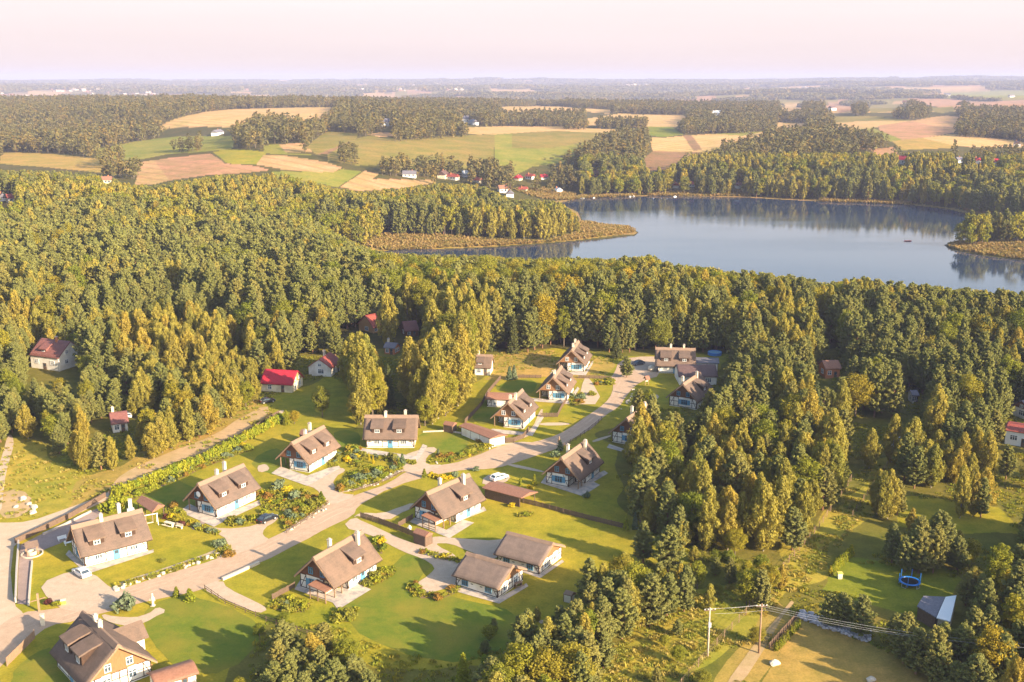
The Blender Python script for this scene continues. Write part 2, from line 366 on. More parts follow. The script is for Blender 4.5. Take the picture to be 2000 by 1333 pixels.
def fast_mesh(name, V, Q, mats, lv=None, mi=None, nper=4, smooth=False):
    me = bpy.data.meshes.new(name); V = np.ascontiguousarray(V, np.float32); Q = np.ascontiguousarray(Q, np.int32)
    me.vertices.add(len(V)); me.vertices.foreach_set('co', V.ravel())
    me.loops.add(Q.size); me.loops.foreach_set('vertex_index', Q.ravel())
    me.polygons.add(len(Q)); me.polygons.foreach_set('loop_start', np.arange(0, Q.size, Q.shape[1], dtype=np.int32))
    for m in mats: me.materials.append(m)
    if mi is not None: me.polygons.foreach_set('material_index', np.asarray(mi, np.int32))
    if smooth: me.polygons.foreach_set('use_smooth', np.ones(len(Q), bool))
    if lv is not None:
        a = me.attributes.new('lv', 'FLOAT', 'FACE'); a.data.foreach_set('value', np.asarray(lv, np.float32))
    me.update(calc_edges=True); return me
# ------------------------------------------------------------------ foliage
def unit(v): return v / (np.linalg.norm(v, axis=1, keepdims=True) + 1e-9)
def quads(C, Nn, size, rng, asp=1.0, up=None):
    """Four-cornered leaf sprays at C facing Nn."""
    n = len(C); R = unit(rng.normal(size=(n, 3))) if up is None else unit(np.tile(np.array(up, float), (n, 1)) + rng.normal(size=(n, 3)) * .35)
    Nn = unit(Nn); A = unit(np.cross(Nn, R)); B = unit(np.cross(Nn, A)) if up is None else unit(np.cross(A, Nn))
    s = (size * rng.uniform(.6, 1.25, (n, 1))) * .5; a = A * s; b = B * s * asp
    V = np.stack([C - a - b * .6, C + a * .7 - b, C + a + b * .7, C - a * .6 + b], 1).reshape(-1, 3)
    return V, np.arange(4 * n).reshape(-1, 4)
class Fol:
    def __init__(s, seed): s.rng = np.random.default_rng(seed); s.V = []; s.L = []; s.k = 0
    def clump(s, c, r, n, size, asp=1.0, up=None, out=1.0, lift=0.3, lv=None, flat=None):
        g = s.rng; d = unit(g.normal(size=(n, 3))); rr = g.uniform(.35, 1.0, (n, 1)) ** .6
        C = np.array(c) + d * rr * np.array(r); Nn = d * out + g.normal(size=(n, 3)) * .45 + np.array([0, 0, lift])
        V, _ = quads(C, Nn, size, g, asp, up); s.V.append(V)
        b = g.uniform(.25, .75) if lv is None else lv; s.L.append(np.clip(b + g.normal(size=n) * .13, 0, 1))
    def arr(s):
        V = np.concatenate(s.V); return V, np.arange(len(V)).reshape(-1, 4), np.concatenate(s.L)
def trunk_mb(h, r, seed, limbs=0, spread=2.0, t0=.35, bend=.03, n=6):
    g = random.Random(seed); m = MB(); k = 6; bx, by = g.uniform(-1, 1) * bend * h, g.uniform(-1, 1) * bend * h
    ax = [(bx * (i / k) ** 2, by * (i / k) ** 2, h * i / k) for i in range(k + 1)]
    m.tube([(0, 0, -.4)] + ax, [r * 1.25] + [r * (1 - .88 * i / k) for i in range(k + 1)], n)
    for i in range(limbs):
        t = t0 + (1 - t0) * .8 * (i + .5) / limbs; a = i * 2.4 + g.uniform(-.4, .4); L = spread * (1.1 - t * .75) * g.uniform(.7, 1.1)
        x0, y0, z0 = bx * t * t, by * t * t, h * t; rr = r * (1 - .85 * t) * .5
        m.tube([(x0, y0, z0), (x0 + math.cos(a) * L * .5, y0 + math.sin(a) * L * .5, z0 + L * .42), (x0 + math.cos(a) * L, y0 + math.sin(a) * L, z0 + L * .7)], [rr, rr * .6, rr * .25], 5)
    return m, (bx, by)
def birch(seed, h=14.0, R=2.0, lod=0):
    g = np.random.default_rng(seed); tm, (bx, by) = trunk_mb(h * .93, .15, seed, 9 if lod == 0 else 0, R * .8, .3)
    f = Fol(seed); nc = (130, 36, 13)[lod]; per = (78, 30, 12)[lod]; sz = (.215, .52, 1.1)[lod]
    for i in range(nc):
        t = .10 + .90 * (i + g.uniform(0, 1)) / nc; prof = math.sin(min(1, (t - .02) / .45) * math.pi / 2) * (1 - max(0, t - .5) / .5) ** .62
        a = i * 2.4 + g.uniform(-.5, .5); rr = R * prof * g.uniform(.30, 1.08)
        q = R * ((.20 if lod == 0 else .30) + .24 * g.uniform()) * (.66 + .34 * prof)
        c = (bx * t * t + math.cos(a) * rr, by * t * t + math.sin(a) * rr, h * t - .3)
        f.clump(c, (q * .85, q * .85, q * 1.25), per, sz, 1.7, (0, 0, 1), lift=.15)
    return tm, f
def pine(seed, h=11.0, R=2.6, lod=0, t0=.12, slim=1.0):
    g = np.random.default_rng(seed); tm, (bx, by) = trunk_mb(h * .95, .19, seed, 0)
    f = Fol(seed); nw = (15, 10, 6)[lod]
    for w in range(nw):
        t = t0 + (1 - t0) * (w + .3) / nw; L = R * min(1, .6 + (t - t0) * 2.0) * (1 - (t - t0) / (1 - t0)) ** .72 * 1.12; nb = (8, 6, 4)[lod]
        for b_ in range(nb):
            a = b_ * 6.283 / nb + w * 1.1 + g.uniform(-.35, .35); l = L * g.uniform(.5, 1.15) + .25; lift = .22 + .35 * t
            x0, y0, z0 = bx * t * t, by * t * t, h * t + g.uniform(-.25, .25); dx, dy = math.cos(a), math.sin(a)
            if lod == 0: tm.tube([(x0, y0, z0), (x0 + dx * l * .6, y0 + dy * l * .6, z0 + l * lift * .4), (x0 + dx * l, y0 + dy * l, z0 + l * lift)], [.06, .04, .02], 4)
            lv = g.uniform(.3, .7)
            for q in ((.35, .52, .68, .84, 1.0) if lod == 0 else ((.5, .75, 1.0) if lod == 1 else (.85,))):
                if l * q < .22: continue
                c = (x0 + dx * l * q, y0 + dy * l * q, z0 + l * lift * q * q + .08); s_ = .20 + .10 * l * (1.25 - abs(q - .7))
                if lod == 2: s_ *= 1.9
                f.clump(c, (s_, s_, s_ * .62), (26, 11, 9)[lod], (.20, .42, 1.0)[lod], 1.7, None, .7, .8, lv=lv)
    f.clump((bx, by, h * .97), (.28, .28, .8), (40, 14, 6)[lod], (.2, .4, .8)[lod], 1.8, (0, 0, 1))
    return tm, f
def spruce(seed, h=14.0, R=2.5, lod=0):
    g = np.random.default_rng(seed); tm, _ = trunk_mb(h * .97, .17, seed, 0, bend=.0); f = Fol(seed); nw = (19, 12, 7)[lod]
    for w in range(nw):
        t = .06 + .94 * w / nw; L = R * (1 - t) ** .85 + .12; nb = max(4, int((9, 6, 4)[lod] * (1 - t * .45)))
        for b_ in range(nb):
            a = b_ * 6.283 / nb + w * .7 + g.uniform(-.2, .2); l = L * g.uniform(.8, 1.1)
            for q in ((.5, .95) if lod < 2 else (.8,)):
                f.clump((math.cos(a) * l * q, math.sin(a) * l * q, h * t - l * q * .28), (.26 + l * .2, .26 + l * .2, .22), (20, 10, 7)[lod], (.32, .6, 1.0)[lod], 1.2, None, .4, .7)
    f.clump((0, 0, h * .98), (.12, .12, .6), (14, 8, 5)[lod], .28, 1.8, (0, 0, 1)); return tm, f
def broad(seed, h=12.0, R=3.6, lod=0, t0=.22):
    g = np.random.default_rng(seed); tm, (bx, by) = trunk_mb(h * .8, .22, seed, 8 if lod == 0 else 0, R * .9, .25)
    f = Fol(seed); nc = (100, 30, 11)[lod]
    for i in range(nc):
        u = unit(g.normal(size=(1, 3)))[0]; k = g.uniform(.55, .98); cz = h * (1 + t0) / 2; hz_ = h * (1 - t0) / 2
        z = cz + u[2] * hz_ * k; prof = 1.0 if u[2] < .2 else 1.0
        q = R * g.uniform(.22, .36) * (1.25 if lod else 1)
        c = (bx * .6 + u[0] * R * k * .85 * prof, by * .6 + u[1] * R * k * .85, z); f.clump(c, (q, q, q * .8), (80, 30, 12)[lod], (.25, .58, 1.25)[lod], 1.1, None, .8, .45)
    return tm, f
def shrub(seed, h=1.6, R=1.1, n=22, per=34, sz=.17, cone=False):
    g = np.random.default_rng(seed); f = Fol(seed)
    for i in range(n):
        t = (i + .5) / n; a = i * 2.4
        if cone: r_ = R * (1 - t) ** .75 * .75 + .02; c = (math.cos(a) * r_ * .8, math.sin(a) * r_ * .8, h * t * .95 + .05); q = R * .38 * (1.15 - t)
        else:
            u = unit(g.normal(size=(1, 3)))[0]; u[2] = abs(u[2]); k = g.uniform(.4, .8); c = (u[0] * R * k, u[1] * R * k, .15 * h + u[2] * h * k * .8); q = min(R, h) * g.uniform(.26, .42)
        f.clump(c, (q, q, q * (1.5 if cone else .8)), per, sz, 1.2, (0, 0, 1) if cone else None, 1.0, .2)
    tm = MB().tube([(0, 0, -.2), (0, 0, h * .7)], [.05, .02], 5)
    for i in range(5):
        a = i * 1.26; tm.tube([(0, 0, .05), (math.cos(a) * R * .5, math.sin(a) * R * .5, h * .55)], [.03, .01], 4)
    return tm, f
def tuft(seed, h=.6, R=.5, n=60, w=.10):
    g = np.random.default_rng(seed); f = Fol(seed); a = g.uniform(0, 6.283, n); r = R * np.sqrt(g.uniform(0, 1, n))
    C = np.stack([np.cos(a) * r, np.sin(a) * r, h * g.uniform(.3, .6, n)], 1); Nn = np.stack([np.cos(a + 1.5), np.sin(a + 1.5), g.uniform(.1, .7, n)], 1)
    V, _ = quads(C, Nn, w, g, h / w * .9, (0, 0, 1)); f.V.append(V); f.L.append(g.uniform(.2, .8, n)); return MB(), f
def tree_meshes(pair, name, bark, leaf):
    tm, f = pair; V, Q, L = f.arr(); crown = fast_mesh(name + '_crown', V, Q, [leaf], L)
    return (tm.mesh(name + '_trunk', bark) if tm.v else None), crown
def merged(pair, name, bark, leaf):
    """Trunk and crown in one mesh, for the woodland that is one mass."""
    tm, f = pair; V, Q, L = f.arr(); vs = list(tm.v); quadsf = [q if len(q) == 4 else (q[0], q[1], q[2], q[-1]) for q in tm.f]
    k = len(vs); Vt = np.concatenate([np.array(vs, float).reshape(-1, 3), V]); Qt = np.concatenate([np.array(quadsf, int).reshape(-1, 4), Q + k])
    return fast_mesh(name, Vt, Qt, [bark, leaf], np.concatenate([np.full(len(quadsf), .5), L]), np.concatenate([np.zeros(len(quadsf), int), np.ones(len(Q), int)]))

def scatter(name, label, cat, meshes, pts, rot, scl, idx, kind='stuff', group=None):
    """Many small or far things that read as one mass: one object, instanced with geometry nodes."""
    pts = np.asarray(pts, float)
    if len(pts) == 0: return None
    pc = bpy.data.collections.new(name + '_kinds')
    for i, me in enumerate(meshes):
        o = bpy.data.objects.new('%s_kind_%02d' % (name, i), me); pc.objects.link(o)
    me = bpy.data.meshes.new(name); me.vertices.add(len(pts)); me.vertices.foreach_set('co', pts.astype(np.float32).ravel())
    for nm, ty, arr in (('rz', 'FLOAT', rot), ('sc', 'FLOAT_VECTOR', scl), ('ix', 'INT', idx)):
        a = me.attributes.new(nm, ty, 'POINT'); a.data.foreach_set('vector' if ty == 'FLOAT_VECTOR' else 'value', np.asarray(arr, np.int32 if ty == 'INT' else np.float32).ravel())
    for m_ in meshes[0].materials: me.materials.append(m_)
    o = link(bpy.data.objects.new(name, me)); tag(o, label, cat, group, kind)
    ng = bpy.data.node_groups.new(name, 'GeometryNodeTree'); ng.interface.new_socket('Geometry', in_out='INPUT', socket_type='NodeSocketGeometry'); ng.interface.new_socket('Geometry', in_out='OUTPUT', socket_type='NodeSocketGeometry')
    n = ng.nodes.new; gi = n('NodeGroupInput'); go = n('NodeGroupOutput'); ip = n('GeometryNodeInstanceOnPoints'); ci = n('GeometryNodeCollectionInfo')
    ci.inputs[0].default_value = pc; ci.inputs['Separate Children'].default_value = True; ci.inputs['Reset Children'].default_value = True; ip.inputs['Pick Instance'].default_value = True
    def at(nm, ty):
        q = n('GeometryNodeInputNamedAttribute'); q.data_type = ty; q.inputs[0].default_value = nm; return q.outputs[0]
    cx = n('ShaderNodeCombineXYZ'); L = ng.links.new; L(at('rz', 'FLOAT'), cx.inputs[2]); L(gi.outputs[0], ip.inputs['Points']); L(ci.outputs[0], ip.inputs['Instance'])
    L(at('ix', 'INT'), ip.inputs['Instance Index']); L(cx.outputs[0], ip.inputs['Rotation']); L(at('sc', 'FLOAT_VECTOR'), ip.inputs['Scale']); L(ip.outputs[0], go.inputs[0])
    md = o.modifiers.new('scatter', 'NODES'); md.node_group = ng; return o

# ------------------------------------------------------------------ land cover (albedos), polygons traced on the ground
FOREST_F = (.085, .078, .026); MEADOW = (.30, .26, .045); LAWN = (.270, .245, .026); LAWN2 = (.165, .19, .020); TAN = (.50, .335, .17); TAN2 = (.44, .28, .16); PINKF = (.40, .23, .15)
GREENF = (.225, .225, .045); OLIVE = (.215, .180, .050); BROWNF = (.24, .150, .09); YELM = (.34, .245, .075); SAND = (.58, .41, .27); SANDW = (.66, .52, .37)
FAR_F = [
 (TAN, [(278, 262), (310, 250), (325, 240), (360, 228), (400, 219), (450, 214), (560, 211), (664, 210), (640, 224), (625, 234), (580, 236), (540, 227), (500, 229), (468, 250), (400, 248), (330, 250)]),
 (GREENF, [(190, 292), (262, 277), (300, 272), (350, 267), (458, 266), (455, 290), (440, 294), (400, 297), (330, 301), (270, 313), (190, 311)]),
 (YELM, [(0, 298), (130, 302), (200, 312), (275, 318), (268, 342), (190, 337), (90, 327), (0, 320)]),
 (PINKF, [(262, 362), (268, 345), (270, 318), (330, 309), (410, 300), (440, 320), (500, 325), (530, 333), (480, 338), (400, 343), (330, 353), (300, 361)]),
 (TAN2, [(262, 362), (268, 345), (270, 318), (300, 313), (330, 353), (300, 361)]),
 (LAWN, [(415, 297), (450, 291), (500, 295), (522, 298), (505, 320), (460, 322), (440, 318)]),
 (TAN2, [(500, 322), (515, 303), (560, 305), (640, 318), (668, 328), (650, 338), (560, 333)]),
 (GREENF, [(530, 335), (650, 337), (670, 330), (706, 336), (660, 366), (600, 356), (540, 346)]),
 (TAN2, [(664, 366), (712, 334), (740, 340), (728, 350), (845, 352), (852, 357), (800, 366), (760, 371), (700, 373)]),
 (TAN2, [(545, 283), (590, 279), (612, 288), (610, 297), (560, 299)]),
 (GREENF, [(515, 284), (545, 283), (560, 299), (620, 304), (560, 303), (515, 300)]),
 (OLIVE, [(600, 288), (640, 256), (700, 262), (695, 275), (650, 296), (618, 303)]),
 (BROWNF, [(620, 302), (650, 290), (697, 272), (702, 276), (660, 300)]),
 (OLIVE, [(640, 302), (700, 270), (720, 266), (780, 272), (900, 265), (966, 262), (965, 312), (960, 327), (900, 330), (820, 332), (760, 322), (700, 324), (640, 314)]),
 (GREENF, [(966, 262), (1080, 250), (1190, 254), (1192, 264), (1150, 287), (1130, 297), (1060, 312), (1010, 322), (966, 327)]),
 (OLIVE, [(1000, 258), (1080, 250), (1190, 254), (1170, 275), (1080, 290), (1000, 290)]),
 (TAN, [(914, 262), (915, 249), (1000, 247), (1100, 248), (1190, 253), (1262, 257), (1262, 262), (1190, 260), (1080, 256), (968, 263)]),
 (TAN2, [(715, 262), (760, 258), (770, 266), (740, 268)]),
 (TAN, [(955, 214), (1050, 206), (1130, 212), (1200, 215), (1190, 223), (1140, 218), (1000, 220)]),
 (TAN, [(1140, 233), (1210, 222), (1265, 224), (1345, 226), (1340, 236), (1320, 249), (1262, 249), (1200, 246), (1142, 246)]),
 (LAWN2, [(1262, 248), (1312, 248), (1335, 263), (1300, 268), (1265, 265)]),
 (TAN, [(1266, 268), (1300, 269), (1390, 262), (1430, 262), (1520, 256), (1560, 258), (1500, 264), (1450, 274), (1390, 296), (1275, 294)]),
 (GREENF, [(1400, 262), (1462, 256), (1500, 256), (1450, 266)]),
 (BROWNF, [(1333, 265), (1350, 264), (1372, 293), (1354, 295)]),
 (BROWNF, [(1255, 312), (1276, 295), (1390, 297), (1350, 306), (1300, 332), (1255, 334)]),
 (TAN, [(1520, 207), (1560, 204), (1572, 214), (1530, 219)]), (PINKF, [(1608, 204), (1645, 201), (1672, 216), (1640, 222), (1612, 212)]),
 (OLIVE, [(1690, 205), (1770, 204), (1776, 216), (1700, 221)]), (PINKF, [(1770, 192), (1880, 194), (1880, 212), (1840, 216), (1800, 206)]),
 (GREENF, [(1845, 178), (1960, 176), (2040, 180), (2040, 192), (1900, 196), (1850, 192)]), (TAN2, [(1790, 183), (1842, 178), (1850, 190), (1800, 192)]),
 (PINKF, [(1880, 196), (2040, 194), (2040, 214), (1960, 210), (1890, 208)]), (OLIVE, [(1800, 214), (1860, 208), (1870, 216), (1840, 222)]),
 (OLIVE, [(1610, 229), (1700, 227), (1790, 236), (1720, 240), (1640, 240)]), (TAN, [(1515, 240), (1575, 240), (1575, 250), (1515, 250)]),
 (TAN, [(1630, 240), (1720, 236), (1800, 238), (1720, 249), (1650, 256), (1632, 248)]),
 (PINKF, [(1715, 246), (1780, 236), (1850, 226), (1880, 229), (1864, 259), (1800, 270), (1762, 274), (1720, 258)]),
 (TAN2, [(1780, 236), (1850, 226), (1880, 229), (1864, 259), (1845, 252)]),
 (GREENF, [(1650, 256), (1705, 250), (1762, 274), (1742, 277), (1680, 268)]),
 (YELM, [(1742, 276), (1800, 270), (1850, 270), (1870, 290), (1760, 294)]),
 (TAN, [(1800, 270), (1850, 263), (1900, 264), (2040, 284), (2040, 292), (1960, 288), (1900, 288), (1860, 284)]),
 (TAN2, [(1632, 279), (1690, 281), (1712, 292), (1680, 292)]), (PINKF, [(1700, 291), (1745, 288), (1753, 300), (1712, 309)]),
 (GREENF, [(1020, 318), (1060, 312), (1110, 306), (1130, 300), (1100, 318), (1040, 326), (1000, 345), (965, 350), (975, 335)]),
 (YELM, [(0, 398), (22, 396), (20, 414), (0, 418)]),
 (YELM, [(700, 483), (760, 462), (850, 464), (960, 470), (1060, 470), (1132, 456), (1132, 434), (1180, 436), (1232, 446), (1243, 454), (1190, 462), (1120, 470), (1040, 476), (960, 482), (870, 486), (760, 494), (710, 492)]),
]
FAR_W = [(c, GP(p)) for c, p in FAR_F]
NEAR_OPEN = [PP(p) for p in [
 [(-150, 1500), (-150, 1010), (0, 880), (20, 852), (60, 850), (95, 880), (150, 925), (215, 935), (262, 918), (330, 880), (430, 840), (475, 800), (515, 790), (560, 762), (600, 745), (640, 738), (672, 752), (690, 800), (700, 830), (845, 832),
  (905, 790), (925, 745), (925, 715), (965, 690), (1030, 690), (1080, 680), (1200, 692), (1280, 690), (1412, 690), (1420, 720), (1395, 745), (1330, 800), (1260, 800), (1190, 850), (1200, 930), (1225, 985), (1260, 1040), (1330, 1082),
  (1240, 1110), (1150, 1165), (1080, 1220), (1000, 1260), (900, 1290), (760, 1280), (700, 1240), (560, 1200), (500, 1215), (490, 1300), (440, 1500)]]]
NEAR_C = [(MEADOW, [(-150, 1020), (-150, 900), (0, 880), (30, 850), (90, 868), (150, 925), (230, 935), (270, 920), (200, 968), (120, 997), (60, 1018)]),
 (YELM, [(140, 985), (200, 968), (260, 935), (400, 890), (480, 845), (545, 800), (520, 785), (450, 810), (330, 872), (250, 912), (180, 930)]),
 (YELM, [(930, 745), (965, 690), (1030, 686), (1085, 684), (1090, 700), (1200, 695), (1180, 735), (1120, 740), (1030, 738)]),
 (MEADOW, [(1120, 1333), (1290, 1180), (1400, 1150), (1500, 1140), (1600, 1010), (1700, 900), (1760, 880), (1720, 960), (1600, 1120), (1500, 1200), (1380, 1333)]),
 (YELM, [(1540, 1210), (1590, 1215), (1700, 1262), (1850, 1320), (1900, 1400), (1480, 1400), (1500, 1290)]),
 (LAWN2, [(1600, 1120), (1660, 1100), (1760, 1105), (1830, 1110), (1880, 1140), (1860, 1180), (1790, 1200), (1690, 1170), (1620, 1150)]),
 (LAWN, [(1740, 970), (1960, 990), (2000, 1060), (1850, 1050), (1740, 1020)]),
 (YELM, [(1540, 1205), (1500, 1290), (1470, 1400), (1380, 1400), (1480, 1210), (1500, 1170)])]
NEAR_CW = [(c, PP(p)) for c, p in NEAR_C]
def ground_colour(x, y, z):
    """Albedo of the ground at each point: what grows or is ploughed there."""
    n = len(x); c = np.tile(np.array(FOREST_F), (n, 1)); d = y
    lot = fbm(x, y, 330, 21, 2); lot2 = vnoise(x / 210 + 7, y / 520, 33); far = d > 2300
    fieldy = far & (lot > .47) & (lot2 > .28)
    c[far] = (.13, .115, .06)
    c[fieldy] = np.array([TAN, TAN2, OLIVE, PINKF])[(vnoise(x[fieldy] / 300, y[fieldy] / 420, 5) * 3.99).astype(int)]
    wx = x + 9 * (vnoise(x / 11, y / 11, 51) - .5); wy = y + 9 * (vnoise(x / 11, y / 11, 52) - .5)
    for po in NEAR_OPEN: c[inpoly(wx, wy, po)] = LAWN
    nz = fbm(x, y, 24, 40)[:, None]
    nearz = (d < 340) & ~inpoly(wx, wy, NEAR_OPEN[0]); c[nearz] = (.150, .140, .030)
    for col, po in NEAR_CW: c[inpoly(wx, wy, po)] = col
    for col, po in FAR_W: c[inpoly(x, y, po)] = col
    m = (d > 380) & (d < 1300)
    s = np.full(n, 1e9); s[m] = sdist(x[m], y[m], LAKE); c[(s < 0)] = (.03, .035, .025)
    e_ = (s >= 0) & (s < 7) & (y > 700); c[e_] = (.28, .20, .09)
    return c * (1 + .22 * (nz - .5)), s
OPENF = [po for _, po in FAR_W] + NEAR_OPEN
def is_open(x, y):
    r = np.zeros(x.shape, bool)
    for po in OPENF: r |= inpoly(x, y, po)
    return r

# ground: one sheet to the horizon, finer where the sight lines are denser
azs = np.radians(np.concatenate([np.linspace(-62, -29, 50), np.linspace(-28.8, 28.8, 1300), np.linspace(29, 62, 50)]))
dep = np.concatenate([np.radians(np.linspace(38, 32.2, 8)), np.arctan((np.linspace(1340, 156, 820) - 666.5) / F_PX) + PITCH])
rr = HCAM / np.tan(dep); rr = np.concatenate([[5, 60], rr[rr > 70]]); rr = rr[rr < 21000]; rr = np.concatenate([rr, np.linspace(rr[-1], 22000, 6)[1:]])
RR, AA = np.meshgrid(rr, azs, indexing='ij'); GX = (RR * np.tan(AA)).ravel(); GY = RR.ravel(); GZ = H(GX, GY)
GC, GS = ground_colour(GX, GY, GZ)
ni, nj = RR.shape; I = (np.arange(ni - 1)[:, None] * nj + np.arange(nj - 1)[None, :]).ravel()
b = NB('ground_cover'); at = b.n('Attribute', attribute_name='cover'); v = b.coord('World')
n1 = b.noise(v, .35, 6, .65); n2 = b.noise(v, 2.6, 5, .7); n3 = b.noise(v, .045, 4, .6); n4 = b.noise(v, .006, 4, .6)
c = b.mixc(at.outputs['Color'], b.ramp(n1, [(.28, (.66, .72, .60)), (.72, (1.32, 1.22, 1.15))]), .85, 'MULTIPLY')
c = b.mixc(c, b.ramp(n2, [(.28, (.66, .72, .6)), (.72, (1.35, 1.25, 1.2))]), .8, 'MULTIPLY')
c = b.mixc(c, b.ramp(n3, [(.3, (.70, .88, .6)), (.7, (1.34, 1.12, 1.25))]), .8, 'MULTIPLY')
spc = b.n('SeparateColor'); b.l(at.outputs['Color'], spc.inputs[0]); msk = b.math('MULTIPLY', b.math('SUBTRACT', spc.outputs[0], .34), 8.0); cl = b.n('Clamp'); b.l(msk, cl.inputs[0])
wv = b.n('TexWave', wave_type='BANDS', bands_direction='DIAGONAL'); wv.inputs['Scale'].default_value = .022; wv.inputs['Distortion'].default_value = 1.5; wv.inputs['Detail'].default_value = 2; wv.inputs['Detail Scale'].default_value = .3; b.l(v, wv.inputs['Vector'])
c = b.mixc(c, b.mixc(c, b.ramp(wv.outputs['Fac'], [(.0, (.80, .80, .78)), (.35, (1.03, 1.03, 1.03))]), 1.0, 'MULTIPLY'), cl.outputs[0])
c = b.mixc(c, b.ramp(n4, [(.3, (.85, .9, .85)), (.7, (1.15, 1.08, 1.05))]), .8, 'MULTIPLY')
M['ground'] = b.fin(c, .95, b.math('ADD', n2, n1), .35, .15, .1)
me = fast_mesh('ground', np.stack([GX, GY, GZ], 1), np.stack([I, I + 1, I + nj + 1, I + nj], 1), [M['ground']], smooth=True)
ca = me.color_attributes.new('cover', 'FLOAT_COLOR', 'POINT'); ca.data.foreach_set('color', np.concatenate([GC, np.ones((len(GC), 1))], 1).astype(np.float32).ravel())
ground = link(bpy.data.objects.new('ground', me)); tag(ground, kind='structure')

# lake
b = NB('lake_water'); v = b.coord('World', (.02, .06, .05)); nb_ = b.noise(v, 6, 3); nb2 = b.noise(b.coord('World', (.5, 1.2, 1)), 1.0, 3)
p_ = b.n('BsdfPrincipled'); p_.inputs['Base Color'].default_value = (.020, .042, .088, 1); p_.inputs['Roughness'].default_value = .035; p_.inputs['IOR'].default_value = 1.50; p_.inputs['Specular IOR Level'].default_value = .5
rw = b.ramp(b.noise(b.coord('World', (.004, .016, 1)), 1.0, 4), [(.45, (.03,) * 3), (.62, (.13,) * 3)]); b.l(rw, p_.inputs['Roughness'])
q = b.n('Bump'); q.inputs['Strength'].default_value = .07; q.inputs['Distance'].default_value = .12; b.l(b.math('ADD', nb_, nb2), q.inputs['Height']); b.l(q.outputs[0], p_.inputs['Normal'])
o_ = b.n('OutputMaterial'); b.l(p_.outputs[0], o_.inputs[0]); M['water'] = b.m
lk = MB(); cx = [p[0] for p in LAKE]; cy = [p[1] for p in LAKE]
lk.add([(min(cx) - 60, min(cy) - 45, LZ), (max(cx) + 200, min(cy) - 45, LZ), (max(cx) + 200, max(cy) + 30, LZ), (min(cx) - 60, max(cy) + 30, LZ)], [(0, 1, 2, 3)])
tag(lk.build('lake_water', M['water']), kind='structure')

# ------------------------------------------------------------------ sheets on the village ground
def sheet_mesh(polys, z):
    import mathutils.geometry as mg
    m = MB()
    for po in polys:
        tri = mg.tessellate_polygon([[Vector((x, y, 0)) for x, y in po]])
        k = [(x, y, z) for x, y in po]
        ar = sum(po[i][0] * po[(i + 1) % len(po)][1] - po[(i + 1) % len(po)][0] * po[i][1] for i in range(len(po)))
        fs = []
        for t in tri:
            a, b_, c_ = (po[i] for i in t); s = (b_[0] - a[0]) * (c_[1] - a[1]) - (b_[1] - a[1]) * (c_[0] - a[0])
            fs.append(tuple(t) if s > 0 else tuple(reversed(t)))
        m.add(k, fs)
    return m
def smooth_poly(po, it=2):
    for _ in range(it):
        o = []
        for i in range(len(po)):
            a = po[i]; c = po[(i + 1) % len(po)]; o += [(a[0] * .75 + c[0] * .25, a[1] * .75 + c[1] * .25), (a[0] * .25 + c[0] * .75, a[1] * .25 + c[1] * .75)]
        po = o
    return po
def sheet(name, polys, z, mat, smooth=2, wob=0.0):
    out_ = []
    for k, p in enumerate(polys):
        w = smooth_poly(PP(p), smooth) if smooth else PP(p)
        if wob: w = [(x + wob * (vnoise(np.array(x * 1.1), np.array(y * 1.1), 3) - .5), y + wob * (vnoise(np.array(x * 1.1), np.array(y * 1.1), 8) - .5)) for x, y in w]
        out_.append([(float(x), float(y)) for x, y in w])
    return tag(sheet_mesh(out_, z).build(name, mat), kind='structure')
def groundmat(name, c1, c2, c3, s1=.5, s2=5.0, bump=.3):
    b = NB(name); v = b.coord('World'); a = b.noise(v, s1, 6, .65); f = b.noise(v, s2, 5, .75); l_ = b.noise(v, .12, 4, .6)
    c = b.ramp(a, [(.3, c1), (.7, c2)]); c = b.mixc(c, c3, b.ramp(l_, [(.42, (0, 0, 0)), (.68, (.85, .85, .85))])); c = b.mixc(c, b.ramp(f, [(.25, (.74, .74, .74)), (.75, (1.2, 1.2, 1.2))]), .8, 'MULTIPLY')
    return b.fin(c, .95, f, bump, .06, .12)
M['road'] = groundmat('sandy_road', (.40, .28, .19), (.53, .385, .27), (.46, .33, .23))
M['sand'] = groundmat('pale_sand', (.45, .34, .235), (.57, .45, .33), (.50, .38, .265))
M['drive'] = groundmat('gravel_drive', (.43, .325, .23), (.55, .43, .32), (.48, .365, .265), .8, 6)
M['paving'] = groundmat('grey_mauve_paving', (.30, .22, .19), (.38, .29, .25), (.26, .20, .18), 1, 5)
M['lawn'] = groundmat('mown_lawn', (.19, .185, .018), (.29, .24, .025), (.36, .25, .040), .5, 3.5, .5)
M['lawn_green'] = groundmat('green_lawn', (.100, .150, .014), (.175, .195, .018), (.245, .205, .026), .5, 3.5, .5)
M['bed'] = groundmat('garden_bed_soil', (.16, .10, .06), (.30, .20, .11), (.20, .17, .05), 1.0, 5)
M['dirt'] = groundmat('dry_earth', (.40, .27, .14), (.52, .36, .20), (.34, .26, .10), .6, 4)
M['stonebed'] = groundmat('stone_edging', (.42, .32, .22), (.62, .50, .36), (.36, .28, .16), 1.6, 6, .8)
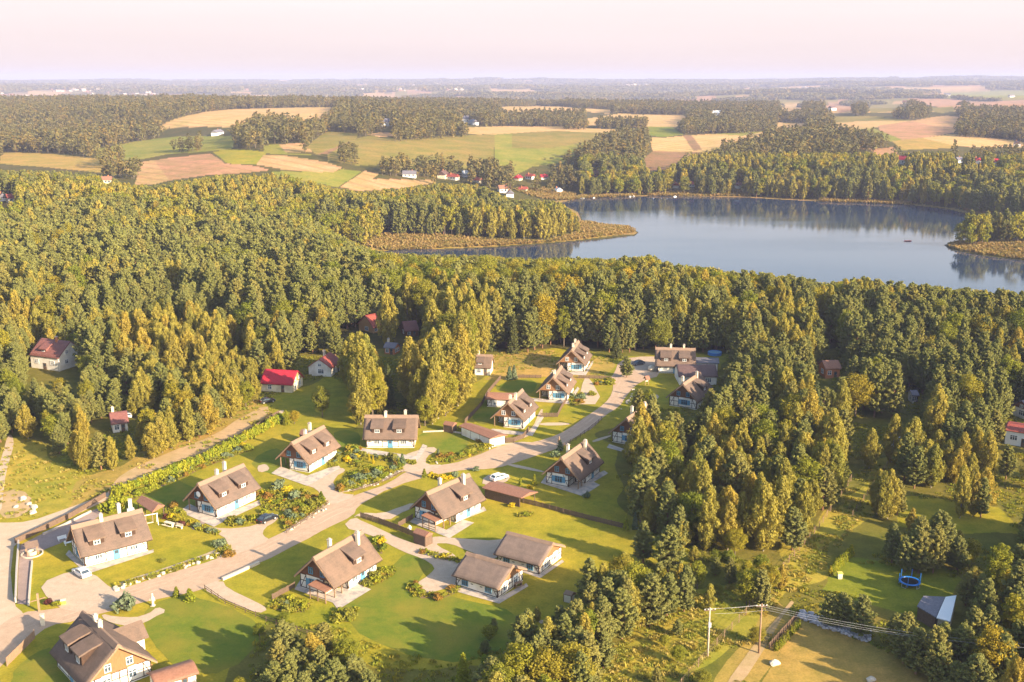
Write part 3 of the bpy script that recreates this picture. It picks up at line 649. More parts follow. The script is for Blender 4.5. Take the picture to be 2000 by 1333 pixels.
# ------------------------------------------------------------------ woodland
def proj(x, y, z):
    x = np.asarray(x, float); y = np.asarray(y, float); z = np.asarray(z, float) - HCAM
    d = y * CP - z * SP; u = y * SP + z * CP
    return 1000 + F_PX * x / d, 666.5 - F_PX * u / d, d
LIM = np.array([(-500, 300), (0, 335), (180, 340), (260, 362), (300, 366), (420, 345), (560, 340), (660, 372), (700, 378), (850, 362), (930, 362), (1000, 392), (1090, 395), (1135, 430)])
LIMN = np.array([(560, 400), (680, 470), (740, 494), (800, 500), (960, 502), (1000, 508), (1100, 506), (1200, 508), (1262, 500), (1300, 516), (1400, 528), (1500, 536), (1560, 545), (1620, 556), (1668, 540), (1700, 548), (1780, 558), (1860, 566), (1950, 568), (2010, 578), (2300, 590)])
# places the photograph shows free of trees in front: (x0, x1, y0, y1) in the photograph, and how far away they stand
SHOW = []
def keep(x0, x1, y0, y1, base=None):
    SHOW.append((x0, x1, y0, y1, P((x0 + x1) / 2, base or y1)[1]))
for r_ in [(62, 158, 652, 742), (208, 254, 800, 850), (512, 592, 716, 772), (598, 668, 684, 734), (672, 738, 614, 650), (778, 822, 620, 650), (748, 786, 664, 692), (925, 966, 690, 736),
           (1080, 1156, 660, 728), (1046, 1126, 712, 782), (966, 1060, 758, 842), (945, 1012, 762, 800), (1192, 1226, 812, 868), (1276, 1402, 674, 728), (1292, 1350, 742, 778), (1345, 1400, 728, 756), (1225, 1280, 696, 740), (1322, 1398, 700, 745),
           (700, 826, 800, 884), (560, 672, 826, 930), (1060, 1182, 856, 960), (1944, 2040, 822, 874), (1976, 2030, 778, 808), (1603, 1638, 700, 724), (1776, 1790, 758, 784),
           (1756, 1800, 1120, 1156), (1790, 1852, 1160, 1214), (0, 30, 850, 1000), (1560, 1700, 1195, 1255), (1376, 1392, 1178, 1285), (1480, 1500, 1172, 1275), (1600, 1660, 1085, 1140),
           (1540, 1760, 1215, 1333), (1240, 1330, 1060, 1100), (1500, 1560, 1080, 1200), (1860, 1990, 985, 1020), (1650, 1740, 870, 920), (985, 1040, 688, 760), (1100, 1130, 1150, 1175), (1560, 1700, 1100, 1150)]:
    keep(*r_)
HSM = [((929, 693), (961, 694), 5.6), ((80.6, 660), (137, 667), 8.4), ((214, 806), (246, 802), 4.6), ((518.7, 720.5), (580.6, 724), 5.6), ((623, 702), (644, 688), 5.4), ((713, 616), (733, 612), 6.0), ((786, 628), (812, 626), 4.8), ((755, 668), (776, 670), 3.6), ((1968, 826), (2046, 838), 4.4), ((1996, 782), (2030, 776), 5.0), ((1606, 704), (1636, 703), 5.0), ((1778, 762), (1790, 762), 3.4), ((1322, 712), (1396, 712), 5.0)]
for a_, b_, zz_ in HSM:
    yc_ = (P(*a_, zz_)[1] + P(*b_, zz_)[1]) / 2; SHOW.append((min(a_[0], b_[0]) - 12, max(a_[0], b_[0]) + 12, min(a_[1], b_[1]) - 8, max(a_[1], b_[1]) + 34, yc_ + 4))
SHOW += [(1186, 1234, 786, 868, 247.0), (1288, 1364, 735, 792, 277.0)]
HSM += [((1224, 817), (1263, 791), 7.0), ((1337, 748), (1364, 730), 7.0), ((1281, 677), (1356, 679), 7.0)]
def hides(x, y, z, h, R):
    px, pb, d = proj(x, y, z); _, pt, _ = proj(x, y, z + h); rp = R * F_PX / d * .85; out_ = np.zeros(len(x), bool)
    for x0, x1, y0, y1, dy in SHOW:
        out_ |= (y < dy - 1) & (px + rp > x0) & (px - rp < x1) & (pt + 4 < y1) & (pb > y0)
    return out_
SPARSE = PP([(1225, 985), (1260, 1040), (1330, 1075), (1430, 1090), (1510, 1110), (1565, 1060), (1618, 1000), (1640, 930), (1672, 885), (1760, 868), (1860, 905), (2300, 905), (2400, 1700), (-400, 1700), (-400, 1010), (0, 900), (0, 1010), (200, 1010), (1100, 1010)])
STANDS = [  # polygon of trunks, spacing, (birch, pine, broadleaf) shares, height, label place
 ([(500, 1315), (560, 1285), (650, 1300), (710, 1325), (760, 1460), (430, 1480)], 2.9, (.15, .6, .25), 6.8, 'in the scrub at the bottom edge below the timber bungalow'),
 ([(1060, 1262), (1100, 1225), (1160, 1180), (1228, 1145), (1290, 1125), (1335, 1160), (1345, 1200), (1290, 1215), (1235, 1250), (1180, 1310), (1130, 1450), (880, 1450), (1000, 1310)], 2.9, (.3, .6, .1), 8.4, 'in the young pine clump left of the power pole'),
 ([(1435, 1160), (1500, 1125), (1535, 1150), (1500, 1205), (1440, 1205)], 2.6, (.1, .15, .75), 6.5, 'in the grey green thicket behind the power pole'),
 ([(1715, 1108), (1735, 1080), (1860, 1085), (1875, 1118), (1800, 1126)], 3.3, (.0, 1, 0), 8.0, 'in the pine group behind the blue trampoline'),
 ([(1590, 1205), (1640, 1212), (1720, 1240), (1800, 1275), (1880, 1320), (1930, 1400), (1820, 1340), (1700, 1262), (1600, 1225)], 3.2, (.0, 1, .0), 7.6, 'in the pine row above the rubble heap'),
 ([(1865, 1190), (1930, 1150), (2100, 1120), (2200, 1500), (1960, 1500), (1900, 1330), (1870, 1250)], 4.2, (.15, .75, .1), 9.5, 'in the open pines at the lower right edge'),
 ([(1850, 1092), (1960, 1098), (2100, 1100), (2100, 1120), (1860, 1112)], 3.0, (.0, .8, .2), 4.5, 'in the low row of pines behind the sheds'),
 ([(1690, 1015), (1715, 985), (1760, 1000), (1745, 1030)], 3.0, (.9, .1, 0), 11.0, 'in the birch pair beside the grass corridor'),
 ([(1855, 1010), (1900, 985), (1940, 1005), (1910, 1030)], 3.2, (.8, .2, 0), 10.0, 'in the birch group on the far right lawn'),
 ([(1970, 1090), (2010, 1040), (2100, 1060), (2080, 1120)], 3.2, (.3, .7, 0), 11.0, 'at the right edge beside the lawn'),
 ([(1280, 1105), (1340, 1085), (1500, 1120), (1420, 1180), (1370, 1200), (1360, 1160)], 5.0, (.4, .3, .3), 4.2, 'on the rough ground behind the power pole'),
 ([(1180, 1320), (1300, 1220), (1370, 1230), (1420, 1400), (1200, 1400)], 4.5, (.2, .3, .5), 2.6, 'in the rough meadow at the bottom'),
 ([(1665, 905), (1740, 890), (1900, 912), (2100, 915), (2100, 960), (1900, 955), (1770, 960), (1690, 950)], 4.6, (.6, .3, .1), 11.0, 'in the belt above the far right lawn'),
 ([(480, 1230), (560, 1215), (660, 1262), (740, 1300), (740, 1340), (640, 1300), (520, 1280)], 3.0, (.1, .3, .6), 2.0, 'in the low scrub under the flower garden fence'),
 ([(1760, 1035), (1850, 1020), (2060, 1045), (2060, 1075), (1880, 1070)], 4.5, (.3, .6, .1), 5.0, 'behind the hedge of the far right lawn'),
 ([(900, 1250), (1000, 1230), (1060, 1200), (1100, 1180), (1120, 1200), (1040, 1280), (900, 1320)], 4.5, (.1, .3, .6), 2.4, 'in the low scrub at the dark end of the big lawn'),
]
rngT = np.random.default_rng(11)
def jgrid(x0, x1, y0, y1, s, g=rngT):
    X, Y = np.meshgrid(np.arange(x0, x1, s), np.arange(y0, y1, s)); X = X.ravel(); Y = Y.ravel()
    return X + g.uniform(-.48, .48, len(X)) * s, Y + g.uniform(-.48, .48, len(X)) * s
def blocks_field(x, y, z, h):
    """True where a crown would rise into a field the photograph shows."""
    px, pt, _ = proj(x, y, z + h * .8); _, pb, _ = proj(x, y, z); r = np.zeros(len(x), bool)
    for _, po in FAR_F[:-1]: r |= inpoly(px, pt, po) | inpoly(px, pt * .5 + pb * .5, po)
    return r
def onland(x, y, m=3.0):
    r = np.ones(len(x), bool); k = (y > 380) & (y < 1300)
    if k.any(): r[k] = sdist(x[k], y[k], LAKE) > m
    return r
HW = math.tan(math.radians(27.5))
T = {k: [] for k in ('birch', 'pine', 'broad', 'spruce')}      # rows x, y, z, height, width factor, place index
PLACES = ['in the wood left of the village', 'in the tall birch grove behind the row of thatched houses', 'in the dense young wood right of the village', 'in the wood between the village and the lake', 'in the pine wood at the upper left', 'in the far woodland'] + [s[4] for s in STANDS]
FHP = [(800, 346), (866, 348), (885, 351), (908, 345), (934, 356), (985, 376), (996, 384), (1022, 374), (1012, 352), (1036, 350), (1061, 350), (1090, 376), (1162, 344), (1320, 366), (1350, 364), (1442, 366), (1759, 320), (1872, 318), (1908, 320), (1942, 324), (28, 394), (6, 392), (208, 358), (757, 246), (910, 240), (925, 244), (1400, 226), (1625, 216), (1664, 205), (1692, 205)]
FHY = [G(*q)[1] for q in FHP]
def veils(x, y, z, h):
    px, pb, _ = proj(x, y, z); _, pt, _ = proj(x, y, z + h); r = np.zeros(len(x), bool)
    for (a, b_), yy in zip(FHP, FHY): r |= (np.abs(px - a) < 11) & (y < yy + 8) & (pb > b_ - 6) & (pt < b_ - 1) & (y > 600)
    return r
# near woodland (to 520 m)
x, y = jgrid(-300, 300, 125, 540, 4.05)
k = (np.abs(x) < y * HW + 12) & ~is_open(x, y) & ~inpoly(x, y, SPARSE) & onland(x, y) & (y > 185); x, y = x[k], y[k]
pxg, pyg, _ = proj(x, y, np.zeros(len(x)))
GAPS = [PP(p) for p in [[(1560, 880), (1700, 820), (1790, 840), (1700, 900)], [(200, 770), (260, 765), (275, 800), (200, 800)], [(1600, 690), (1650, 690), (1650, 720), (1600, 720)], [(440, 700), (480, 690), (490, 725), (440, 730)], [(1400, 690), (1440, 690), (1440, 760), (1400, 760)]]]
k = np.ones(len(x), bool)
for gp_ in GAPS: k &= ~inpoly(x, y, gp_)
k &= (fbm(x, y, 26, 60, 2) > .22) & (rngT.uniform(0, 1, len(x)) < .93); x, y, pxg, pyg = x[k], y[k], pxg[k], pyg[k]
for a_, b_, zz_ in HSM: hx_, hy_ = [(i_ + j_) / 2 for i_, j_ in zip(P(*a_, zz_), P(*b_, zz_))]; k_ = np.hypot(x - hx_, y - hy_) > 8.0; x, y, pxg, pyg = x[k_], y[k_], pxg[k_], pyg[k_]
z = H(x, y); place = np.full(len(x), 3)
right = (pxg > 1150) & (y < 345); grove = (pxg > 660) & (pxg < 985) & (y < 345); left = (pxg <= 660) & (y < 345); ul = (pxg < 620) & (y >= 345)
place[right] = 2; place[grove] = 1; place[left] = 0; place[ul] = 4
hh = np.full(len(x), 17.0); hh[right] = 12.5; hh[grove] = 19.0; hh[left] = 14.0
hh[left & (pyg > 740)] = 10.0; hh[right & (pyg < 720)] = 15.0; hh[left & (pyg < 640)] = 18.0
hh = hh * rngT.uniform(.62, 1.14, len(x)) * (.85 + .3 * fbm(x, y, 30, 70, 2))
nk = fbm(x, y, 42, 80, 3); r1 = rngT.uniform(0, 1, len(x)); kind = np.zeros(len(x), int)      # 0 birch 1 pine 2 broad 3 spruce
kind[(nk > .50)] = 1; kind[(r1 > .72)] = 1; kind[(r1 < .10)] = 2; kind[(r1 < .02)] = 3
kind[grove & (r1 > .16)] = 0
lim_band = (y > 385) & (pxg > 640); kind[lim_band & (fbm(x, y, 30, 90, 2) > .34)] = 2; kind[lim_band & (r1 > .72)] = 1
kind[ul & (nk > .42) & (r1 > .12)] = 1
pb = (pyg > 470) & (pyg < 640) & (pxg > 60) & (pxg < 720); kind[pb & (fbm(x, y, 26, 95, 2) > .40)] = 1
kind[left & (pyg < 760) & (pxg > 230) & (pxg < 500) & (fbm(x, y, 40, 96, 2) > .40)] = 0
allx = [(x, y, z, hh, kind, place)]
for i, (po, s_, sh, h_, _) in enumerate(STANDS):
    po = PP(po); xx, yy = jgrid(min(p[0] for p in po), max(p[0] for p in po), min(p[1] for p in po), max(p[1] for p in po), s_); kk = inpoly(xx, yy, po); xx, yy = xx[kk], yy[kk]
    r_ = rngT.uniform(0, 1, len(xx)); kd = np.where(r_ < sh[0], 0, np.where(r_ < sh[0] + sh[1], 1, 2))
    allx.append((xx, yy, np.zeros(len(xx)), h_ * rngT.uniform(.65, 1.2, len(xx)), kd, np.full(len(xx), 6 + i)))
# middle woodland (520 m to 1 km)
x, y = jgrid(-620, 620, 540, 1050, 5.6); pqx, pqy, _ = proj(x, y, np.full(len(x), LZ)); k = (np.abs(x) < y * HW + 15) & ~is_open(x, y) & onland(x, y, 5) & ~((pqx > 1136) & (pqx < 1270) & (pqy > 428) & (pqy < 475)) & (fbm(x, y, 50, 61, 2) > .16); x, y = x[k], y[k]
pxm, pym, _ = proj(x, y, H(x, y)); tongue = (pxm > 1050) & (y < 960) & (pxm > 1140)
nk = fbm(x, y, 60, 81, 3); r1 = rngT.uniform(0, 1, len(x)); kind = np.where(nk > .55, 1, np.where(nk < .42, 0, 2)); kind[r1 > .85] = 1; kind[r1 < .12] = 0
allx.append((x, y, H(x, y), rngT.uniform(13, 20, len(x)) * (.85 + .3 * fbm(x, y, 60, 71, 2)), kind, np.full(len(x), 5)))
x, y, z, hh, kind, place = [np.concatenate([a[i] for a in allx]) for i in range(6)]
px_, pb_, d_ = proj(x, y, z)
# the crowns in front of the lake and the fields end where the photograph's do
lim = np.where(y < 640, np.interp(px_, LIMN[:, 0], LIMN[:, 1], left=380), np.interp(px_, LIM[:, 0], LIM[:, 1], right=300))
lim = lim + rngT.uniform(-4, 12, len(x)); ttop = HCAM + (np.tan(np.arctan((666.5 - lim) / F_PX) - PITCH)) * np.hypot(0, y) - z
hh = np.where(y < 1100, np.minimum(hh, ttop), hh)
Rr = np.array([1.7, 2.1, 3.0, 2.0])[kind] * (hh / 12) ** .6
k = (hh > 2.2) & ~hides(x, y, z, hh, Rr) & ~((y > 600) & blocks_field(x, y, z, hh)) & ~veils(x, y, z, hh); x, y, z, hh, kind, place, px_, d_ = [a[k] for a in (x, y, z, hh, kind, place, px_, d_)]
print('trees near/mid', len(x), np.bincount(kind))

SPEC = {  # meshes modelled at these heights; near, middle, far versions
 0: ('birch_tree', 'birch', [(birch, 13, 2.5), (birch, 13, 2.1), (birch, 13, 3.0), (birch, 13, 2.4), (birch, 13, 2.7)], 'bark_birch', 'f_birch', 'tree'),
 1: ('pine_tree', 'pine', [(pine, 10, 2.5), (pine, 10, 2.2), (pine, 10, 2.8), (pine, 10, 2.0)], 'bark_pine', 'f_pine', 'tree'),
 2: ('broadleaf_tree', 'broadleaf', [(broad, 12, 3.5), (broad, 12, 3.0), (broad, 12, 3.9)], 'bark', 'f_broad', 'tree'),
 3: ('spruce_tree', 'spruce', [(spruce, 14, 2.6), (spruce, 14, 2.2)], 'bark', 'f_spruce', 'tree')}
NEARM, MIDM = {}, {}
for kd, (nm, sp, vs, bk, lf, _) in SPEC.items():
    NEARM[kd] = [(tree_meshes(fn(100 * kd + i, h_, R_, 0), nm, M[bk], M[lf]), h_) for i, (fn, h_, R_) in enumerate(vs)]
    MIDM[kd] = [(merged(fn(100 * kd + i, h_, R_, 1), nm + '_mass', M[bk], M[lf]), h_) for i, (fn, h_, R_) in enumerate(vs)]
def place_tree(kd, x, y, z, h, var, label, group, rz, wid=1.0, mats=None):
    nm, sp, vs, bk, lf, cat = SPEC[kd]; (tm, cm), h0 = NEARM[kd][var]
    t = thing(nm, label, 'tree', (x, y, z), rz, group); s_ = h / h0; t.scale = (s_ ** .75 * wid, s_ ** .75 * wid, s_)
    if tm: link(bpy.data.objects.new('trunk', tm), t)
    c = link(bpy.data.objects.new('crown', cm), t)
    if mats: c.data = cm.copy(); c.data.materials[0] = M[mats]
    return t
LOOK = {0: 'golden green drooping birch', 1: 'bluish green tufted pine', 2: 'rounded leafy tree', 3: 'dark narrow spruce'}
for kd in range(4):
    idx = np.nonzero(kind == kd)[0]; nm, sp = SPEC[kd][:2]
    vis = (np.abs(px_[idx] - 1000) < 1010); size = hh[idx] / d_[idx] * np.where(vis, 1, 0); order = idx[np.argsort(-size)]
    near = order[:300] if kd != 3 else order; rest = order[300:] if kd != 3 else order[:0]
    for i in near:
        pl = PLACES[place[i]]; tall = 'tall' if hh[i] > 13 else ('young' if hh[i] < 7 else 'middling')
        place_tree(kd, x[i], y[i], z[i], hh[i], int(rngT.integers(len(NEARM[kd]))), '%s %s %s' % (tall, LOOK[kd], pl.replace('the ', '') if len(pl.split()) > 8 else pl), '%s trees %s' % (sp, pl), rngT.uniform(0, 6.28), rngT.uniform(.85, 1.15))
    close = rest[y[rest] < 420]; away = rest[y[rest] >= 420]
    pr = [m_ for m_, _ in MIDM[kd]]; h0 = SPEC[kd][2][0][1]
    nmer = []
    for i, (fn, h_, R_) in enumerate(SPEC[kd][2]): nmer.append(merged(fn(100 * kd + i, h_, R_, 0), nm + '_mass_near', M[SPEC[kd][3]], M[SPEC[kd][4]]))
    def sc_(q): s_ = hh[q] / h0; w_ = s_ ** .75 * rngT.uniform(.85, 1.2, len(q)); return np.stack([w_, w_, s_], 1)
    if len(rest):
        q = rest; ix = np.where(y[q] < 400, rngT.integers(0, len(nmer), len(q)), len(nmer) + rngT.integers(0, len(pr), len(q)))
        scatter(sp + '_woodland', 'mass of %s trees filling the woods beyond the nearest ones' % sp, 'woodland', nmer + pr, np.stack([x[q], y[q], z[q]], 1), rngT.uniform(0, 6.28, len(q)), sc_(q), ix)

# far woodland: 1 km to 3 km
x, y = jgrid(-1700, 1700, 1050, 3000, 9.5); k = (np.abs(x) < y * HW + 30) & ~is_open(x, y) & (fbm(x, y, 90, 62, 2) > .14); x, y = x[k], y[k]
z = H(x, y); k = ~blocks_field(x, y, z, np.full(len(x), 15.0)) & ~veils(x, y, z, np.full(len(x), 15.0)); x, y, z = x[k], y[k], z[k]; FM = [merged(broad(901, 16, 5.2, 2), 'far_broad', M['bark'], M['f_far']), merged(broad(902, 16, 4.5, 2), 'far_broad', M['bark'], M['f_far']), merged(birch(903, 17, 3.6, 2), 'far_birch', M['bark_birch'], M['f_far']), merged(pine(904, 16, 4.0, 2), 'far_pine', M['bark_pine'], M['f_far']), merged(spruce(905, 18, 3.4, 2), 'far_spruce', M['bark'], M['f_far'])]
s_ = rngT.uniform(.75, 1.3, len(x)) * (.8 + .4 * fbm(x, y, 120, 72, 2)); w_ = s_ * 1.15
scatter('far_woodland', 'hazy woods covering the hills between the fields', 'woodland', FM, np.stack([x, y, z - .3], 1), rngT.uniform(0, 6.28, len(x)), np.stack([w_, w_, s_], 1), rngT.choice(5, len(x), p=[.34, .26, .2, .14, .06]))
print('far trees', len(x))
def grove(seed):
    f = Fol(seed); g = np.random.default_rng(seed)
    for i in range(26):
        a = g.uniform(0, 6.28); r = 17 * math.sqrt(g.uniform()); hgt = g.uniform(8, 15); f.clump((math.cos(a) * r, math.sin(a) * r, hgt * .55), (5.2, 5.2, hgt * .5), 9, 5.0, 1.1, None, .9, .5)
    return MB(), f
gx, gy = [], []
for y0, y1, s_ in ((3000, 4200, 27), (4200, 6000, 38), (6000, 9000, 60), (9000, 14000, 100)):
    xx, yy = jgrid(-y1 * .56, y1 * .56, y0, y1, s_); kk = np.abs(xx) < yy * HW + 40; xx, yy = xx[kk], yy[kk]
    lot = fbm(xx, yy, 330, 21, 2); lot2 = vnoise(xx / 210 + 7, yy / 520, 33); kk = ~((lot > .47) & (lot2 > .28)) & ~is_open(xx, yy); gx.append(xx[kk]); gy.append(yy[kk])
gx = np.concatenate(gx); gy = np.concatenate(gy); gs = np.clip(gy / 4500, .9, 2.6); gr = rngT.uniform(.8, 1.25, len(gx))
scatter('distant_woods', 'bluish distant woods spreading to the horizon', 'woodland', [fast_mesh('grove', *grove(s)[1].arr()[:2], [M['f_far']], grove(s)[1].arr()[2]) for s in (1, 2, 3)],
        np.stack([gx, gy, H(gx, gy)], 1), rngT.uniform(0, 6.28, len(gx)), np.stack([gs * gr, gs * gr, gr * np.clip(gs, .9, 1.5)], 1), rngT.integers(0, 3, len(gx)))
print('groves', len(gx))
# tree lines and copses standing in the far fields
COPSE = [[(965, 372), (1020, 352), (1110, 345), (1135, 372), (1100, 380), (1010, 384)], [(840, 362), (880, 340), (960, 345), (990, 362), (960, 372)], [(1130, 330), (1180, 326), (1200, 372), (1140, 376)], [(1100, 250), (1145, 250), (1145, 254), (1100, 254)], [(1165, 246), (1262, 246), (1262, 252), (1165, 252)], [(1320, 254), (1512, 248), (1515, 256), (1450, 262), (1350, 260)], [(335, 296), (395, 290), (395, 297), (335, 299)],
 [(200, 345), (275, 340), (275, 350), (200, 352)], [(195, 322), (240, 312), (245, 320), (200, 330)], [(660, 315), (690, 300), (700, 322), (665, 326)], [(588, 296), (606, 294), (606, 299), (588, 300)], [(725, 336), (780, 330), (860, 335), (1000, 345), (1000, 362), (850, 350), (740, 345)],
 [(1600, 262), (1640, 270), (1720, 284), (1735, 290), (1690, 300), (1640, 288), (1600, 275)], [(1868, 262), (2040, 262), (2040, 276), (1920, 270), (1868, 268)], [(1245, 330), (1262, 300), (1270, 275), (1240, 268), (1180, 280), (1150, 300), (1120, 330)], [(860, 270), (915, 264), (915, 268), (770, 278), (775, 272)]]
cx_, cy_, = [], []
for po in COPSE:
    po = GP(po); s_ = 7.5; xx, yy = jgrid(min(p[0] for p in po), max(p[0] for p in po) + 1, min(p[1] for p in po), max(p[1] for p in po) + 1, s_); kk = inpoly(xx, yy, po); cx_.append(xx[kk]); cy_.append(yy[kk])
cx_ = np.concatenate(cx_); cy_ = np.concatenate(cy_); k = ~veils(cx_, cy_, H(cx_, cy_), np.full(len(cx_), 15.0)); cx_, cy_ = cx_[k], cy_[k]; s_ = rngT.uniform(.75, 1.15, len(cx_))
scatter('field_copse', 'copses and tree lines between the far fields', 'woodland', FM, np.stack([cx_, cy_, H(cx_, cy_) - .3], 1), rngT.uniform(0, 6.28, len(cx_)), np.stack([s_, s_, s_], 1), rngT.choice(5, len(cx_), p=[.4, .3, .12, .12, .06]))
# reeds along the lake
RE = [[(700, 480), (760, 466), (850, 468), (960, 474), (1060, 474), (1132, 460), (1132, 436), (1180, 437), (1232, 447), (1243, 454), (1190, 462), (1120, 470), (1040, 477), (960, 482), (870, 485), (760, 492)],
 [(1848, 480), (1880, 474), (1960, 472), (2060, 470), (2060, 514), (1990, 507), (1920, 498), (1868, 488)], [(1100, 392), (1135, 384), (1240, 381), (1240, 384), (1140, 388)], [(1000, 386), (1060, 380), (1125, 382), (1120, 392), (1060, 392)],
 [(1880, 410), (2050, 424), (2050, 436), (1960, 428), (1890, 416)], [(1600, 391), (1780, 397), (1780, 401), (1600, 394)], [(1265, 378), (1470, 380), (1470, 385), (1265, 383)]]
cx_, cy_ = [], []
for po in RE:
    po = PP(po, LZ); xx, yy = jgrid(min(p[0] for p in po), max(p[0] for p in po) + 1, min(p[1] for p in po), max(p[1] for p in po) + 1, 2.4); kk = inpoly(xx, yy, po) & onland(xx, yy, -1.5); cx_.append(xx[kk]); cy_.append(yy[kk])
cx_ = np.concatenate(cx_); cy_ = np.concatenate(cy_); s_ = rngT.uniform(.7, 1.3, len(cx_)); f_ = tuft(5, 2.0, 1.7, 26, .5)[1]; V_, Q_, L_ = f_.arr()
scatter('reed_bed', 'tan reed beds round the lake shore and its spits', 'reeds', [fast_mesh('reed', V_, Q_, [M['f_reed']], L_)], np.stack([cx_, cy_, np.maximum(H(cx_, cy_), LZ)], 1), rngT.uniform(0, 6.28, len(cx_)), np.stack([s_, s_, s_], 1), np.zeros(len(cx_), int))
print('reeds', len(cx_))
# ------------------------------------------------------------------ roads, drives, lawns, beds
sheet('lawn_ground', [
 [(262, 958), (330, 930), (400, 960), (385, 1000), (300, 985)], [(480, 905), (540, 870), (560, 895), (560, 930), (520, 925)], [(815, 845), (880, 838), (925, 852), (900, 890), (860, 895), (820, 870)],
 [(640, 845), (700, 838), (706, 880), (680, 890)], [(270, 1200), (340, 1160), (430, 1175), (500, 1215), (510, 1260), (430, 1320), (350, 1310), (300, 1260)], [(640, 1185), (750, 1120), (800, 1070), (850, 1100), (800, 1150), (900, 1170), (1000, 1190), (1060, 1250), (900, 1300), (750, 1270)],
 [(930, 790), (975, 770), (1000, 800), (960, 830), (920, 825)], [(985, 745), (1050, 740), (1045, 770), (1010, 765), (960, 765)], [(30, 1300), (110, 1255), (140, 1333), (120, 1380), (0, 1380)]], .02, M['lawn_green'], 2, 1.0)
sheet('gravel_path', [[(1140, 740), (1150, 735), (1180, 790), (1110, 790), (1075, 782), (1085, 776), (1130, 782)], [(1040, 838), (1055, 800), (1062, 800), (1050, 840), (1022, 858), (1010, 856)], [(1055, 826), (1112, 826), (1112, 831), (1055, 832)],
 [(930, 870), (960, 868), (1040, 862), (1045, 872), (985, 868), (970, 875)], [(995, 905), (1062, 920), (1062, 924), (990, 910)], [(1155, 861), (1192, 850), (1194, 853), (1160, 865)]], .03, M['sand'], 1)
ROADP = [(40, 1195), (100, 1192), (170, 1172), (240, 1150), (330, 1122), (425, 1092), (470, 1076), (530, 1052), (600, 1012), (640, 986), (700, 966), (760, 944), (795, 920), (840, 911), (885, 906), (928, 892), (970, 874), (1000, 868), (1044, 865), (1091, 849), (1125, 829),
  (1148, 813), (1170, 797), (1190, 780), (1199, 757), (1192, 740), (1200, 728), (1208, 707), (1238, 697), (1290, 697), (1290, 735), (1260, 742), (1238, 755), (1222, 777), (1210, 794), (1180, 814), (1159, 835), (1132, 851), (1091, 876), (1044, 892), (990, 910), (960, 916), (906, 918),
  (860, 926), (800, 940), (760, 956), (728, 972), (700, 990), (690, 1008), (640, 1032), (590, 1060), (506, 1100), (434, 1132), (400, 1152), (300, 1172), (215, 1195), (150, 1212), (95, 1222), (60, 1250), (0, 1305), (-60, 1360), (-200, 1400), (-200, 1330), (-40, 1250)]
ROADW = PP(ROADP)
sheet('main_road', [ROADP], .04, M['road'], 1, .5)
sheet('sandy_track', [[(-200, 1022), (0, 1022), (60, 1020), (120, 997), (204, 967), (260, 935), (330, 912), (400, 889), (480, 846), (540, 806), (556, 800), (552, 808), (490, 856), (410, 901), (330, 930), (262, 952), (212, 975), (140, 1010), (80, 1035), (28, 1060), (22, 1100), (24, 1180), (50, 1200), (60, 1240), (0, 1300), (-200, 1400)],
 [(-30, 1000), (-12, 930), (2, 890), (14, 850), (24, 850), (30, 870), (18, 900), (8, 950), (0, 1010)]], .03, M['sand'], 1, .6)
sheet('dry_verge', [[(204, 967), (260, 935), (330, 908), (400, 885), (470, 848), (530, 808), (520, 790), (470, 815), (420, 850), (330, 885), (262, 915), (225, 935)], [(0, 960), (40, 955), (70, 985), (40, 1010), (0, 1015)], [(1545, 1170), (1550, 1180), (1470, 1290), (1400, 1400), (1385, 1400), (1440, 1300)]], .025, M['dirt'], 1, 1.2)
sheet('driveway', [
 [(75, 1141), (140, 1115), (178, 1118), (222, 1153), (250, 1160), (245, 1172), (200, 1195), (130, 1195), (95, 1172)],
 [(420, 1094), (432, 1078), (448, 1056), (412, 1036), (392, 1028), (440, 1034), (480, 1031), (505, 1024), (545, 1008), (540, 1018), (516, 1033), (512, 1048), (530, 1054), (475, 1080)],
 [(596, 948), (618, 932), (645, 918), (668, 914), (676, 920), (655, 932), (650, 946), (664, 964), (700, 968), (640, 990), (628, 972), (618, 956)],
 [(770, 905), (790, 890), (810, 882), (845, 872), (856, 880), (832, 893), (832, 909), (868, 908), (850, 918), (790, 926)],
 [(690, 1012), (702, 1002), (745, 1004), (780, 992), (808, 982), (812, 990), (775, 1006), (760, 1018), (700, 1008)],
 [(668, 1030), (690, 1010), (712, 1020), (770, 1048), (824, 1068), (840, 1056), (848, 1048), (890, 1052), (975, 1058), (990, 1044), (980, 1086), (960, 1094), (916, 1078), (880, 1062), (846, 1062), (870, 1074), (895, 1088), (896, 1140), (866, 1152), (832, 1160), (804, 1145), (842, 1122), (850, 1108), (824, 1091), (785, 1077), (746, 1056), (720, 1044)],
 [(390, 1148), (432, 1133), (445, 1150), (500, 1176), (525, 1190), (505, 1200), (450, 1178)], [(195, 1200), (225, 1205), (262, 1207), (290, 1200), (308, 1186), (326, 1194), (300, 1208), (268, 1223), (235, 1222), (205, 1212)],
 [(1225, 700), (1290, 696), (1295, 712), (1275, 735), (1240, 730)], [(1235, 785), (1262, 770), (1290, 772), (1280, 785), (1250, 792)], [(500, 912), (520, 906), (528, 918), (506, 925)], [(945, 930), (975, 925), (1000, 930), (985, 945), (940, 950)], [(1050, 1215), (1060, 1210), (1064, 1216), (1056, 1220)]], .055, M['drive'], 1, .3)
sheet('paved_yard', [[(40, 1065), (84, 1043), (120, 1027), (178, 999), (193, 993), (200, 1004), (145, 1046), (118, 1062), (97, 1070), (66, 1083), (60, 1110), (57, 1150), (54, 1182), (34, 1180), (36, 1110)], [(372, 1030), (412, 1008), (418, 1012), (378, 1036)], [(110, 1262), (150, 1235), (170, 1290), (205, 1330), (150, 1345), (125, 1310)]], .06, M['paving'], 0)
